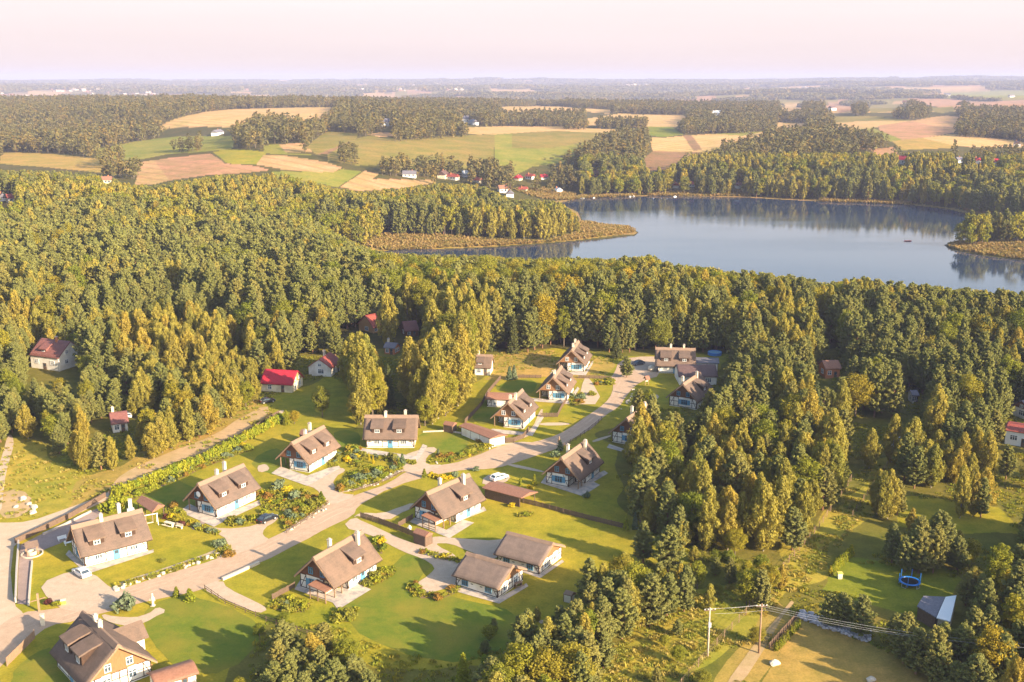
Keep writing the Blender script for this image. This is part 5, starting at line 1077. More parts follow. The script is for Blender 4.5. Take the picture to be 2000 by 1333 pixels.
# satellite dish on the second house's gable
m = MB(); n_ = 12
for i in range(4):
    for j in range(n_): a = 6.283 * j / n_; r_ = .62 * i / 3 + .001; m.v.append((.35 - .12 * (i / 3) ** 2 * -1, math.cos(a) * r_, math.sin(a) * r_))
for i in range(3):
    for j in range(n_): m.f.append((i * n_ + j, i * n_ + (j + 1) % n_, (i + 1) * n_ + (j + 1) % n_, (i + 1) * n_ + j))
dish = m.build('satellite_dish', M['white_paint'], house_2, True); dish.location = (-6.9, .2, 4.6); MB().beam((.35, 0, 0), (.9, 0, 0), .06, .06).build('dish_bracket', M['steel'], dish)
# ------------------------------------------------------------------ cars
def car(label, px, py, heading_px, paintm, estate=False):
    a = P(px, py, 0); b_ = P(*heading_px, 0); rz = math.atan2(b_[1] - a[1], b_[0] - a[0]); t = thing('parked_car', label, 'car', (a[0], a[1], .06), rz, 'cars parked on the drives')
    L, Wd = 4.4, 1.74
    def loft(prof, widths, name, mat, inset=0.0):
        m = MB(); n = len(prof); k = len(widths)
        for yy, sh in widths:
            for x_, z_ in prof: m.v.append((x_ * sh, yy, z_))
        for i in range(k - 1):
            for j in range(n): q = i * n + j; r_ = i * n + (j + 1) % n; m.f.append((q, r_, r_ + n, q + n))
        m.f += [tuple(range(n))[::-1], tuple((k - 1) * n + j for j in range(n))]; return m
    h_ = Wd / 2
    low = [(-2.15, .30), (2.12, .28), (2.2, .50), (2.12, .72), (1.2, .90), (-2.0, .96), (-2.2, .80), (-2.22, .45)]
    loft(low, [(-h_, .965), (-h_ + .08, 1.0), (h_ - .08, 1.0), (h_, .965)], 'body', None).build('body', M[paintm], t)
    bk = -2.0 if estate else -1.75
    cab = [(1.15, .88), (.35, 1.36), (-.1, 1.43), (-1.1 if not estate else -1.6, 1.40), (bk, .94)]
    m = MB(); n = len(cab)
    for yy, top in ((-h_ + .05, 0), (-h_ + .24, 1), (h_ - .24, 1), (h_ - .05, 0)): m.v += [(x_ * (1 if not top else .97), yy, z_ if top else min(z_, .93)) for x_, z_ in cab]
    g = MB(); g.prism([(1.10, .90), (.36, 1.30), (-1.1 if not estate else -1.6, 1.33), (bk + .03, .95)], 'y', -h_ + .14, h_ - .14); g.build('windows', M['pane'], t)
    r_ = MB(); xr = -1.1 if not estate else -1.6
    r_.prism([(.42, 1.28), (.36, 1.40), (-.1, 1.45), (xr, 1.42), (xr - .05, 1.30)], 'y', -h_ + .17, h_ - .17)
    for s_ in (-1, 1):
        y_ = s_ * (h_ - .13); r_.beam((1.12, y_, .9), (.38, y_ * .94, 1.38), .07, .06); r_.beam((xr, y_ * .94, 1.38), (bk, y_, .94), .09, .08); r_.beam((-.35, y_, .92), (-.35, y_ * .94, 1.38), .08, .06)
    r_.build('roof', M[paintm], t)
    for x_ in (1.38, -1.38):
        for s_ in (-1, 1):
            w = MB(); w.tube([(x_, s_ * (h_ - .20), .31), (x_, s_ * (h_ + .01), .31)], .31, 14); o = w.build('wheel', M['black'], t); q = MB(); q.tube([(x_, s_ * (h_ - .05), .31), (x_, s_ * (h_ + .025), .31)], .18, 10); q.build('rim', M['steel'], o)
    for s_ in (-1, 1):
        MB().box(2.08, 2.20, s_ * .62 - .17, s_ * .62 + .17, .58, .72).build('headlight', M['lamp_glass'], t); MB().box(-2.24, -2.12, s_ * .66 - .12, s_ * .66 + .12, .66, .84).build('tail_light', M['tail_glass'], t)
        MB().box(.72, .9, s_ * (h_ + .06) - .08, s_ * (h_ + .06) + .08, .92, 1.05).build('mirror', M[paintm], t)
    MB().box(2.17, 2.235, -.26, .26, .36, .47).build('number_plate', M['white_paint'], t); return t
car('white car parked on the pale drive beside the corner of a thatched house', 160, 1124, (145, 1114), 'car_white')
car('black car parked at the end of a drive below the white dish house', 522, 1018, (540, 1010), 'car_black')
car('dark grey car parked on the wide sandy area at the road end', 1246, 713, (1230, 716), 'car_grey')
car('white car in front of the long brown carport', 975, 937, (990, 932), 'car_white', True)
car('light car half hidden beside the maroon roofed cottage', 254, 814, (260, 806), 'car_white', True)
car('dark car beside the crimson roofed cottage garden', 522, 787, (532, 785), 'car_black')

# ------------------------------------------------------------------ fences, walls, hedges
def along(pts, step):
    out_ = []; rem = 0
    for i in range(len(pts) - 1):
        a = Vector(pts[i]); b_ = Vector(pts[i + 1]); L = (b_ - a).length; n = max(1, round(L / step))
        for k in range(n): out_.append(a.lerp(b_, k / n))
    out_.append(Vector(pts[-1])); return out_
def fence(label, px, h_=.9, step=2.4, style='rail', mat='wood_dark', name='rail_fence', group=None):
    w = [Vector((*p, 0)) for p in PP(px)]; o = w[0].copy(); pts = along([tuple(q - o) for q in w], step); t = thing(name, label, 'fence', tuple(o), 0, group)
    post = MB().box(-.05, .05, -.05, .05, -.2, h_ + .08).mesh('post', M[mat])
    if len(pts) <= 100:
        for q in pts: p_ = link(bpy.data.objects.new('post', post), t); p_.location = q; p_.scale.z = random.uniform(.95, 1.08)
    m = MB()
    for a, b_ in zip(pts[:-1], pts[1:]):
        if (b_ - a).length < .05: continue
        if style == 'rail':
            for z_ in (h_ * .45, h_ * .9): m.beam(a + Vector((0, 0, z_)), b_ + Vector((0, 0, z_ + random.uniform(-.03, .03))), .05, .10)
        elif style == 'board':
            L = (b_ - a).length; n = max(1, int(L / .17)); d = (b_ - a).normalized()
            for k in range(n):
                c = a.lerp(b_, (k + .5) / n); m.beam(c + Vector((0, 0, .05)), c + Vector((0, 0, h_ + random.uniform(-.05, .05))), .03, .13, tuple(d))
            m.beam(a + Vector((0, 0, h_ * .3)), b_ + Vector((0, 0, h_ * .3)), .05, .08); m.beam(a + Vector((0, 0, h_ * .8)), b_ + Vector((0, 0, h_ * .8)), .05, .08)
        elif style == 'wire':
            for z_ in (.3, .7, 1.1, h_): m.beam(a + Vector((0, 0, z_)), b_ + Vector((0, 0, z_)), .02, .02)
    m.build({'rail': 'rail', 'board': 'board_panel', 'wire': 'wire'}[style], M[mat], t); return t
def low_wall(label, px, h_, mat, w=.3, name='garden_wall'):
    q = [Vector((*p, 0)) for p in PP(px)]; o = q[0].copy(); m = MB()
    for a, b_ in zip(q[:-1], q[1:]): m.beam(a - o + Vector((0, 0, h_ / 2 - .1)), b_ - o + Vector((0, 0, h_ / 2 - .1)), w, h_ + .2)
    ob = m.build(name, M[mat]); ob.location = o; return tag(ob, label, 'wall')
G_ = 'wooden fences round the village plots'
fence('low rail fence on the stone bank between drives and road, beside the black car', [(560, 1042), (600, 1017), (641, 986)], group=G_)
fence('dark rail fence edging the shrub garden along the road', [(690, 962), (734, 949), (760, 938), (789, 923)], .7, group=G_)
fence('long dark fence with young trees crossing behind the wide lawn', [(1010, 980), (1060, 992), (1100, 1003), (1150, 1016), (1224, 1034)], 1.1, 1.6, 'board', group=G_)
fence('dark board fence running from the road to the woodshed', [(704, 1012), (740, 1023), (775, 1036), (808, 1049)], 1.3, 1.8, 'board', group=G_)
fence('short brown board fence left of the canopied house by the wide lawn', [(778, 1030), (806, 1014)], 1.1, 1.6, 'board', group=G_)
fence('short brown board fence left of the canopied house nearest the junction', [(532, 1172), (576, 1148)], 1.1, 1.6, 'board', group=G_)
fence('thin dark rail fence below the flower garden at the bottom', [(400, 1152), (440, 1180), (520, 1214), (600, 1240), (660, 1262)], .9, group=G_)
fence('plank fence of the corner house beside the sandy junction', [(14, 1302), (40, 1276), (68, 1248)], 1.5, 1.8, 'board', 'wood', group=G_)
fence('dark fence between the birch grove and the three alike houses', [(978, 741), (953, 770), (940, 794), (908, 828)], 1.3, 1.8, 'board', group=G_)
fence('wooden fence running up between the two nearest of the three alike houses', [(1105, 786), (1096, 800), (1089, 815), (1056, 815)], 1.2, 1.6, 'board', group=G_)
fence('curved board fence at the foot of the brown gabled house by the bend', [(1033, 842), (1022, 857), (1004, 864), (988, 865), (972, 860)], 1.3, 1.6, 'board', group=G_)
fence('dark fence in dry grass behind the middle of the three alike houses', [(1012, 738), (1057, 739)], 1.0, 1.6, 'board', group=G_)
fence('dark fence between dry grass and the lawn with the yellow bush', [(1130, 739), (1192, 741)], 1.0, 1.6, 'board', group=G_)
fence('dark rail fence on the shaded right side of the road', [(1091, 879), (1125, 861), (1150, 843), (1175, 822)], 1.0, group=G_)
fence('dark fence along the clipped hedge beside the lower right lawn', [(1502, 1268), (1530, 1236), (1556, 1208)], 1.1, 1.2, 'board', group=G_)
fence('dark wire fence line right behind the long hedge beside the track', [(214, 972), (300, 938), (395, 898), (480, 853), (545, 812)], 1.5, 2.6, 'board', name='board_fence', group=G_)
fence('wire mesh fence on pale posts along the grass corridor', [(1300, 1380), (1345, 1325), (1400, 1262), (1470, 1188), (1530, 1112), (1600, 1032), (1662, 940)], 1.4, 3.2, 'wire', 'wood', 'wire_fence')
fence('wire fence in the trees right of the meadow', [(1665, 1010), (1700, 960), (1738, 905), (1765, 868)], 1.4, 3.2, 'wire', 'wood', 'wire_fence')
low_wall('retaining wall in shade brown between the sandy track and the sunken yard', [(30, 1062), (85, 1036), (140, 1010), (206, 971)], 1.1, 'wood_dark', .3)  # dark brown chosen so the shade on its face is in the colour
low_wall('pale wall along the left side of the sunken yard', [(37, 1064), (33, 1120), (31, 1178)], 1.0, 'grey_stone', .25)
low_wall('low stone kerb wall round the lawn with the wooden well', [(56, 1184), (60, 1130), (63, 1098)], .35, 'rock')
low_wall('low kerb wall of the sunken yard behind the house with the white car', [(84, 1046), (120, 1030), (178, 1001)], .5, 'concrete', .25)
low_wall('long low pale stone wall beside the cobbled road edge above the dry lawn', [(434, 1134), (470, 1118), (506, 1101)], .5, 'rock', .5)
low_wall('white foundation strip at the left edge of the sheds lawn', [(1738, 880), (1762, 852)], .6, 'white_paint', .4)
low_wall('low stone wall behind the green lawn of the birch grove house', [(826, 845), (870, 843), (905, 848)], .35, 'rock', .3)

def mats_variants(pair, name, leafs, bark='bark'):
    tm, f = pair; V, Q, L = f.arr(); tr = tm.mesh(name + '_stem', M[bark]); return {lf: (tr, fast_mesh(name + '_' + lf, V, Q, [M[lf]], L)) for lf in leafs}
LF = ['f_shrub', 'f_orange', 'f_yellow', 'f_purple', 'f_blue', 'f_thuja', 'f_broad']
SHR = [mats_variants(shrub(300 + i, 1.5, 1.0, 20, 26, .2), 'garden_shrub', LF) for i in range(3)]
CON = [mats_variants(shrub(320 + i, 3.0, .75, 26, 26, .2, True), 'conical_shrub', LF) for i in range(2)]
WORD = {'f_shrub': 'green', 'f_orange': 'rusty orange', 'f_yellow': 'bright yellow', 'f_purple': 'dark purple', 'f_blue': 'grey green', 'f_thuja': 'lime green', 'f_broad': 'leaf green'}
CALL = {'f_shrub': 'green', 'f_orange': 'orange', 'f_yellow': 'yellow', 'f_purple': 'purple', 'f_blue': 'grey green', 'f_thuja': 'lime', 'f_broad': 'leafy'}
def put_shrub(kind_, x, y, r, h_, lf, label, group=None, nm=None, cat='shrub'):
    src = (CON if kind_ == 'cone' else SHR); v_ = random.randrange(len(src)); tr, cr_ = src[v_][lf]; r0, h0 = (.75, 3.0) if kind_ == 'cone' else (1.0, 1.5)
    t = thing(nm or ('conical_shrub' if kind_ == 'cone' else 'garden_shrub'), label, cat, (x, y, 0), random.uniform(0, 6.28), group); t.scale = (r / r0, r / r0, h_ / h0)
    link(bpy.data.objects.new('stem', tr), t); link(bpy.data.objects.new('foliage', cr_), t); return t
random.seed(5)
# singles the photograph shows clearly
ONE = [('ball', 245, 1190, 2.2, 3.3, 'f_blue', 'big rounded grey green bush beside the junction drive'), ('ball', 430, 1068, 1.6, 1.9, 'f_blue', 'rounded grey green bush at the corner of the lawn with box balls'),
 ('ball', 447, 1086, 1.3, 1.5, 'f_orange', 'brownish ball bush beside the rounded grey green bush at the lawn corner'), ('cone', 628, 979, .9, 2.3, 'f_shrub', 'dark cone shaped shrub at the fence end by the drive'),
 ('cone', 829, 933, .8, 2.2, 'f_shrub', 'small dark cone shrub on the road edge lawn'), ('cone', 786, 909, .95, 3.0, 'f_blue', 'grey green egg shaped conifer at the mouth of the drive'), ('cone', 856, 889, .6, 1.7, 'f_blue', 'small conifer on the drive edge below the broad house'),
 ('cone', 721, 899, .4, 2.0, 'f_yellow', 'slim yellow column shrub, left of a pair before the broad house'), ('cone', 729, 906, .4, 2.2, 'f_yellow', 'slim yellow column shrub, right of a pair before the broad house'),
 ('ball', 251, 1141, .95, .9, 'f_shrub', 'clipped dark ball on the rock border, nearest the junction'), ('ball', 293, 1131, .65, .75, 'f_shrub', 'clipped ball on the rock border, second from the junction'), ('ball', 342, 1116, .7, .75, 'f_shrub', 'clipped ball on the rock border, third from the junction'),
 ('ball', 397, 1095, .65, .7, 'f_shrub', 'clipped ball on the rock border, farthest from the junction'), ('ball', 317, 1097, .8, .7, 'f_shrub', 'dark clipped bush alone in the middle of the lawn'),
 ('ball', 841, 931, 1.1, 1.3, 'f_yellow', 'bright yellow bush, left in the row behind the ridge'), ('ball', 853, 934, 1.2, 1.2, 'f_yellow', 'bright yellow bush, second in the row behind the ridge'), ('ball', 864, 937, 1.3, 1.4, 'f_yellow', 'bright yellow bush, third in the row behind the ridge'), ('ball', 876, 936, 1.1, 1.1, 'f_yellow', 'bright yellow bush, right end of the row behind the ridge'), ('ball', 888, 930, 1.1, 1.3, 'f_blue', 'green bush closing the yellow row behind the ridge'),
 ('cone', 345, 1166, .8, 2.0, 'f_shrub', 'dark pointed shrub left of the yellow green one by the statue lawn'), ('cone', 371, 1174, 1.2, 2.4, 'f_thuja', 'yellow green spreading conifer by the statue lawn'),
 ('ball', 215, 1000, 2.3, 3.6, 'f_thuja', 'large olive garden tree behind the house with the white car'), ('ball', 240, 990, 1.4, 2.8, 'f_thuja', 'yellow bush behind the large olive garden tree'),
 ('ball', 1176, 748, .9, 1.0, 'f_yellow', 'golden bush, left half of the pair by the road bend'), ('ball', 1188, 749, .9, 1.0, 'f_yellow', 'golden bush, right half of the pair by the road bend'), ('ball', 1165, 752, .9, 1.1, 'f_orange', 'orange bush beside the golden pair at the road bend'),
 ('ball', 1156, 772, 1.4, 1.6, 'f_shrub', 'dark bush on the lawn below the golden bushes'), ('ball', 326, 1012, 1.0, 1.2, 'f_purple', 'dark purple bush nearest the white swing'), ('ball', 354, 1027, 1.1, 1.2, 'f_purple', 'dark purple bush beside the paved strip'),
 ('ball', 1085, 893, 1.5, 2.0, 'f_blue', 'grey bush behind the forest edge house by the road'), ('cone', 1094, 880, 1.1, 2.8, 'f_blue', 'dark fir by the shaded roadside'), ('ball', 930, 920, 1.0, 1.4, 'f_blue', 'small willow like bush on the dry roadside lawn'),
 ('ball', 1146, 972, 1.0, 1.6, 'f_blue', 'dark bluish bush on the terrace corner at the forest edge'), ('cone', 1044, 948, .8, 2.6, 'f_thuja', 'light green little tree left of the forest edge house'), ('cone', 1222, 1036, .8, 3.6, 'f_thuja', 'slim yellow green pine at the end of the long dark fence'), ('cone', 1240, 1034, .8, 3.8, 'f_blue', 'slim grey pine at the end of the long dark fence'),
 ('ball', 545, 955, 2.2, 2.6, 'f_blue', 'wide grey green bush between the two double dormer houses'), ('ball', 574, 975, 1.7, 2.2, 'f_blue', 'grey green bush above the small garden island'), ('ball', 700, 938, 2.0, 2.0, 'f_blue', 'wide grey green bush in the middle of the shrub garden'), ('ball', 765, 898, 1.8, 2.0, 'f_shrub', 'dark green bush before the door garden of the broad house'), ('ball', 774, 910, 1.2, 1.4, 'f_orange', 'brown bush beside the egg shaped conifer'), ('ball', 665, 958, 1.5, 1.7, 'f_orange', 'orange bush at the drive corner of the shrub garden'),
 ('ball', 745, 1062, 1.0, 1.6, 'f_yellow', 'yellow bush behind the nearest canopied house'), ('ball', 733, 1060, 1.1, 1.5, 'f_thuja', 'lime bush behind the nearest canopied house'), ('ball', 95, 1180, .9, 1.2, 'f_purple', 'dark bush at the lawn corner beside the carved post'), ('ball', 112, 1183, .9, 1.0, 'f_shrub', 'round bush right of the dark bush at the lawn corner'),
 ('cone', 995, 742, 1.3, 4.2, 'f_blue', 'dark blue spruce, left of a pair on the grass above the annexe'), ('cone', 1004, 741, 1.3, 4.4, 'f_blue', 'dark blue spruce, right of a pair on the grass above the annexe'), ('ball', 1000, 990, .9, 1.2, 'f_yellow', 'yellow bush at the long fence near the carport'), ('ball', 1035, 955, .9, 1.0, 'f_yellow', 'small yellow bush behind the carport end'), ('cone', 1016, 948, .5, 1.9, 'f_thuja', 'thin sapling behind the carport')]
for k_, px, py, r, h_, lf, lb in ONE: put_shrub(k_, *P(px, py), r, h_, lf, lb)
PAL = [['f_shrub', 'f_broad', 'f_yellow', 'f_thuja', 'f_blue', 'f_broad', 'f_shrub', 'f_blue', 'f_thuja', 'f_orange'], ['f_shrub', 'f_thuja', 'f_thuja', 'f_broad', 'f_blue'], ['f_thuja', 'f_yellow', 'f_shrub', 'f_orange', 'f_broad', 'f_shrub']]
BNAME = ['on the bank beside the black car', 'in the shrub garden by the road', 'in the border by the road bend', 'in the rockery under the long hedge', 'in front of the white dish house', 'beside the garden shelter', None, 'in the flower border of the nearest canopied house', 'round the garage turning circle', 'left of the nearest canopied house', 'below the nearest canopied terrace',
         'between the two double dormer houses', 'left of the broad house', 'under the windows of the broad house', 'beside the middle alike house', 'before the middle alike house', 'by the golden roadside bushes', 'between the two garage drives', 'along the lawn edge below the picnic table', 'at the end of the hedge side double dormer house', 'behind the nearest canopied house', 'on the lawn right of the garages', 'on the wide lawn by the long fence', 'along the roofed wall shelter']
rb = np.random.default_rng(77)
for bi, po in enumerate(BEDP):
    if BNAME[bi] is None: continue
    w = PP(po); x0, x1 = min(p[0] for p in w), max(p[0] for p in w); y0, y1 = min(p[1] for p in w), max(p[1] for p in w)
    xx, yy = jgrid(x0, x1, y0, y1, 1.75, rb); kk = inpoly(xx, yy, w); xx, yy = xx[kk], yy[kk]
    for i in range(len(xx)):
        lf = PAL[bi % 3][int(rb.integers(len(PAL[bi % 3])))]; r = rb.uniform(.55, 1.45); put_shrub('ball', xx[i], yy[i], r, r * rb.uniform(.8, 1.4), lf, '%s garden shrub %s' % (CALL[lf], BNAME[bi]), '%s shrubs %s' % (CALL[lf], BNAME[bi]))
# low flowers and ground cover between the shrubs
fx, fy = [], []
for po in BEDP:
    w = PP(po); xx, yy = jgrid(min(p[0] for p in w), max(p[0] for p in w), min(p[1] for p in w), max(p[1] for p in w), .62, rb); kk = inpoly(xx, yy, w); fx.append(xx[kk]); fy.append(yy[kk])
fx = np.concatenate(fx); fy = np.concatenate(fy); tf = [tuft(40 + i, .45, .38, 34, .12)[1].arr() for i in range(2)]
ms = [fast_mesh('flowers', tf[0][0], tf[0][1], [M['f_flower']], tf[0][2]), fast_mesh('herbs', tf[1][0], tf[1][1], [M['f_green_grass']], tf[1][2])]
s_ = rb.uniform(.6, 1.3, len(fx)); scatter('flower_cover', 'low flowers and herbs filling the garden beds', 'flowers', ms, np.stack([fx, fy, np.full(len(fx), .05)], 1), rb.uniform(0, 6.28, len(fx)), np.stack([s_, s_, s_], 1), rb.integers(0, 2, len(fx)))
# the long thuja hedge
def hedge(a, b_, step, h_, label, grp, lf='f_thuja', rows=1, r=.62):
    A = Vector(P(*a)); B = Vector(P(*b_)); n = int((B - A).length / step); d = (B - A).normalized(); nn = Vector((-d.y, d.x))
    for rw in range(rows):
        for i in range(n): q = A.lerp(B, (i + .5) / n) + nn * (rw * 1.0 + random.uniform(-.1, .1)); put_shrub('ball' if r > 1 else 'cone', q.x, q.y, r * random.uniform(.85, 1.15), h_ * random.uniform(.88, 1.12), lf, label, grp, 'hedge_thuja', 'hedge plant')
hedge((222, 974), (395, 906), .95, 2.9, 'lime green thuja in the near half of the long hedge beside the track', 'thujas of the near half of the long hedge', r=1.25)
hedge((398, 905), (548, 824), .95, 2.9, 'lime green thuja in the far half of the long hedge beside the track', 'thujas of the far half of the long hedge', r=1.25)
hedge((1514, 1274), (1562, 1222), .8, 1.5, 'dark green thuja in the clipped row at the lower right lawn', 'thujas of the clipped row at the lower right', 'f_shrub', r=.5)
hedge((1620, 1126), (1665, 1082), .9, 2.2, 'green thuja in the short row by the yellow bin', 'thujas of the short row by the yellow bin', 'f_thuja', r=.6)

# tyre tracks worn along the road
def strip(pts, off, w):
    pts = [Vector((*p, 0)) for p in pts]; L, Rr_ = [], []
    for i, p in enumerate(pts):
        d = (pts[min(i + 1, len(pts) - 1)] - pts[max(i - 1, 0)]).normalized(); n = Vector((-d.y, d.x, 0)); L.append(p + n * (off + w / 2)); Rr_.append(p + n * (off - w / 2))
    return L, Rr_
cl_ = PP([(60, 1235), (150, 1200), (300, 1150), (430, 1112), (540, 1068), (620, 1020), (700, 982), (780, 950), (850, 922), (930, 906), (1010, 888), (1080, 870), (1130, 844), (1180, 804), (1206, 766), (1222, 730)]); q_ = []
for i in range(len(cl_) - 1):
    for k in range(8): a = k / 8; q_.append((cl_[i][0] * (1 - a) + cl_[i + 1][0] * a + .25 * math.sin(i * 3 + k * .8), cl_[i][1] * (1 - a) + cl_[i + 1][1] * a))
m = MB()
for off in (-.85, .8, 2.1):
    L_, R_ = strip(q_, off, .42); k0 = len(m.v)
    for a, b_ in zip(L_, R_): m.v += [(a.x, a.y, .047), (b_.x, b_.y, .047)]
    on_ = inpoly(np.array([a.x for a in L_]), np.array([a.y for a in L_]), ROADW) & inpoly(np.array([a.x for a in R_]), np.array([a.y for a in R_]), ROADW)
    for i in range(len(L_) - 1):
        if on_[i] and on_[i + 1]: m.f.append((k0 + 2 * i + 1, k0 + 2 * i + 3, k0 + 2 * i + 2, k0 + 2 * i))
M['track'] = groundmat('worn_tyre_track', (.40, .28, .19), (.52, .38, .27), (.56, .41, .29), 1.2, 6); tag(m.build('tyre_tracks', M['track']), kind='structure')

# ------------------------------------------------------------------ rocks
def rockmesh(seed):
    import bmesh
    g = random.Random(seed); bm = bmesh.new(); bmesh.ops.create_icosphere(bm, subdivisions=2, radius=.5)
    ax = [Vector((g.uniform(-1, 1), g.uniform(-1, 1), g.uniform(-1, 1))).normalized() for _ in range(7)]
    for v_ in bm.verts:
        for a in ax:
            d = v_.co.dot(a)
            if d > .33: v_.co -= a * (d - .33) * .8
        v_.co *= g.uniform(.94, 1.06); v_.co.z *= .7
    me = bpy.data.meshes.new('boulder'); bm.to_mesh(me); bm.free(); me.materials.append(M['rock']); return me
RK = [rockmesh(i) for i in range(4)]
RL = [([(228, 1150), (330, 1117), (420, 1085), (446, 1068)], 46, 'in the rock border above the road', .85), ([(563, 1038), (600, 1014), (642, 983)], 18, 'on the bank beside the black car', .7), ([(664, 961), (700, 952), (734, 944), (788, 917)], 34, 'on the bank of the shrub garden', .7),
      ([(210, 985), (262, 962), (340, 928), (430, 888)], 30, 'in the rockery under the long hedge', .8), ([(840, 909), (905, 890), (968, 872)], 20, 'in the border by the road bend', .6), ([(20, 995), (45, 975), (70, 990), (60, 1005)], 14, 'on the stony patch of the meadow', 1.2), ([(1240, 760), (1225, 790), (1200, 812)], 14, 'along the shaded side of the road', .7)]
for w, n, wh, sc in RL:
    w = [Vector(p) for p in PP(w)]; seg = [(b_ - a).length for a, b_ in zip(w[:-1], w[1:])]
    for i in range(n):
        d = random.uniform(0, sum(seg)); k = 0
        while d > seg[k] and k < len(seg) - 1: d -= seg[k]; k += 1
        q = w[k].lerp(w[k + 1], min(1, d / seg[k])) + Vector((random.gauss(0, .5), random.gauss(0, .5))); s = sc * random.uniform(.6, 1.5)
        o = link(bpy.data.objects.new('boulder', RK[i % 4])); o.location = (q.x, q.y, .1); o.rotation_euler = (random.uniform(-.3, .3), random.uniform(-.3, .3), random.uniform(0, 6.28)); o.scale = (s, s * random.uniform(.7, 1), s * random.uniform(.7, 1)); tag(o, 'pale rounded boulder ' + wh, 'boulder', 'pale boulders ' + wh)
w = PP([(1562, 1196), (1700, 1232), (1698, 1256), (1600, 1225), (1560, 1208)]); xx, yy = jgrid(min(p[0] for p in w), max(p[0] for p in w), min(p[1] for p in w), max(p[1] for p in w), .36, rb); kk = inpoly(xx, yy, w); xx, yy = xx[kk], yy[kk]; s_ = rb.uniform(.4, 1.0, len(xx))
rg = RK[0].copy(); rg.materials[0] = M['rock_grey']; rg2 = RK[2].copy(); rg2.materials[0] = M['rock_grey']
scatter('rubble_heap', 'long heap of loose grey rubble at the edge of the lower right lawn', 'rubble', [rg, rg2], np.stack([xx, yy, rb.uniform(0, .5, len(xx))], 1), rb.uniform(0, 6.28, len(xx)), np.stack([s_, s_, s_], 1), rb.integers(0, 2, len(xx)))
for px, py, s, lb in ((1512, 1298, 1.6, 'pale boulder at the end of the clipped hedge'), (1700, 1330, 1.4, 'pale boulder cut by the bottom edge on the right'), (865, 962 + 75, .01, None)):
    if lb: o = link(bpy.data.objects.new('boulder', RK[1])); o.location = (*P(px, py), .2); o.scale = (s * 1.3, s, s); tag(o, lb, 'boulder')

# ------------------------------------------------------------------ poles, wires, garden things
def lathe(prof, n=14, cap=True):
    m = MB()
    for r, z_ in prof:
        for j in range(n): a = 6.283 * j / n; m.v.append((math.cos(a) * r, math.sin(a) * r, z_))
    for i in range(len(prof) - 1):
        for j in range(n): m.f.append((i * n + j, i * n + (j + 1) % n, (i + 1) * n + (j + 1) % n, (i + 1) * n + j))
    if cap: m.f += [tuple(range(n))[::-1], tuple((len(prof) - 1) * n + j for j in range(n))]
    return m
def pole(label, px, py, h_, mat, box=False):
    x_, y_ = P(px, py); t = thing('power_pole', label, 'power pole', (x_, y_, 0), .1, 'poles of the overhead line'); lathe([(.17, -.5), (.15, h_ * .5), (.10, h_)]).build('pole', M[mat], t, True)
    MB().box(-.9, .9, -.06, .06, h_ - .55, h_ - .42).build('cross_arm', M['wood_dark'], t)
    for k in (-.8, -.27, .27, .8): lathe([(.03, h_ - .42), (.07, h_ - .36), (.07, h_ - .24), (.03, h_ - .2)], 8).build('insulator', M['white_paint'], t).location = (k, 0, 0)
    if box: MB().box(-.22, .22, -.45, -.14, h_ * .62, h_ * .62 + .75).build('switch_box', M['steel'], t)
    return (x_, y_)
pa = pole('grey concrete power pole with switch box in the rough meadow', 1382, 1282, 8.4, 'concrete', True); pb = pole('thin wooden power pole beside the grass corridor', 1482, 1276, 8.6, 'wood')
pc = P(2160, 1268, 8.0)
for k, z_ in ((-.8, 8.2), (.27, 8.2), (.8, 7.3)):
    t = MB(); a = Vector((pa[0] + k, pa[1] + k * .1, z_)); b_ = Vector((pb[0] + k, pb[1] + k * .1, z_ + .15)); c = Vector((pc[0] + k, pc[1] + k, z_ - .2)); pts = []
    for p0, p1, sag, n in ((a, b_, .12, 5), (b_, c, 1.5, 16)):
        for i in range(n): q = i / n; pts.append(tuple(p0.lerp(p1, q) - Vector((0, 0, sag * 4 * q * (1 - q)))))
    pts.append(tuple(c)); t.tube(pts, .014, 5); o = t.build('power_line', M['steel']); tag(o, {-.8: 'overhead wire running right from the poles, farthest of three', .27: 'overhead wire running right from the poles, middle of three', .8: 'overhead wire running right from the poles, lowest of three'}[k], 'power line')
# trampoline
x_, y_ = P(1776, 1143); t = thing('trampoline', 'round blue trampoline with net posts on the shaded lawn', 'trampoline', (x_, y_, 0)); m = MB(); n = 32; R0 = 1.85
lathe([(R0 * .78, .78), (R0 * .8, .80), (0.01, .80)], 28).build('jumping_mat', M['black'], t)
m = lathe([(R0, .72), (R0 * 1.02, .80), (R0, .87), (R0 * .8, .86), (R0 * .79, .81)], 32, False); m.build('padding', M['tramp_blue'], t, True)
for i in range(4):
    a = i * 1.571 + .4; MB().tube([(math.cos(a) * R0 * .95, math.sin(a) * R0 * .95, .75), (math.cos(a) * R0 * .97, math.sin(a) * R0 * .97, .0), (math.cos(a + .5) * R0 * .97, math.sin(a + .5) * R0 * .97, .0), (math.cos(a + .5) * R0 * .95, math.sin(a + .5) * R0 * .95, .75)], .035, 6).build('leg', M['steel'], t)
for i in range(6): a = i * 1.047; MB().tube([(math.cos(a) * R0 * 1.02, math.sin(a) * R0 * 1.02, .4), (math.cos(a) * R0 * 1.02, math.sin(a) * R0 * 1.02, 2.3)], .055, 8).build('net_post', M['tramp_blue'], t)
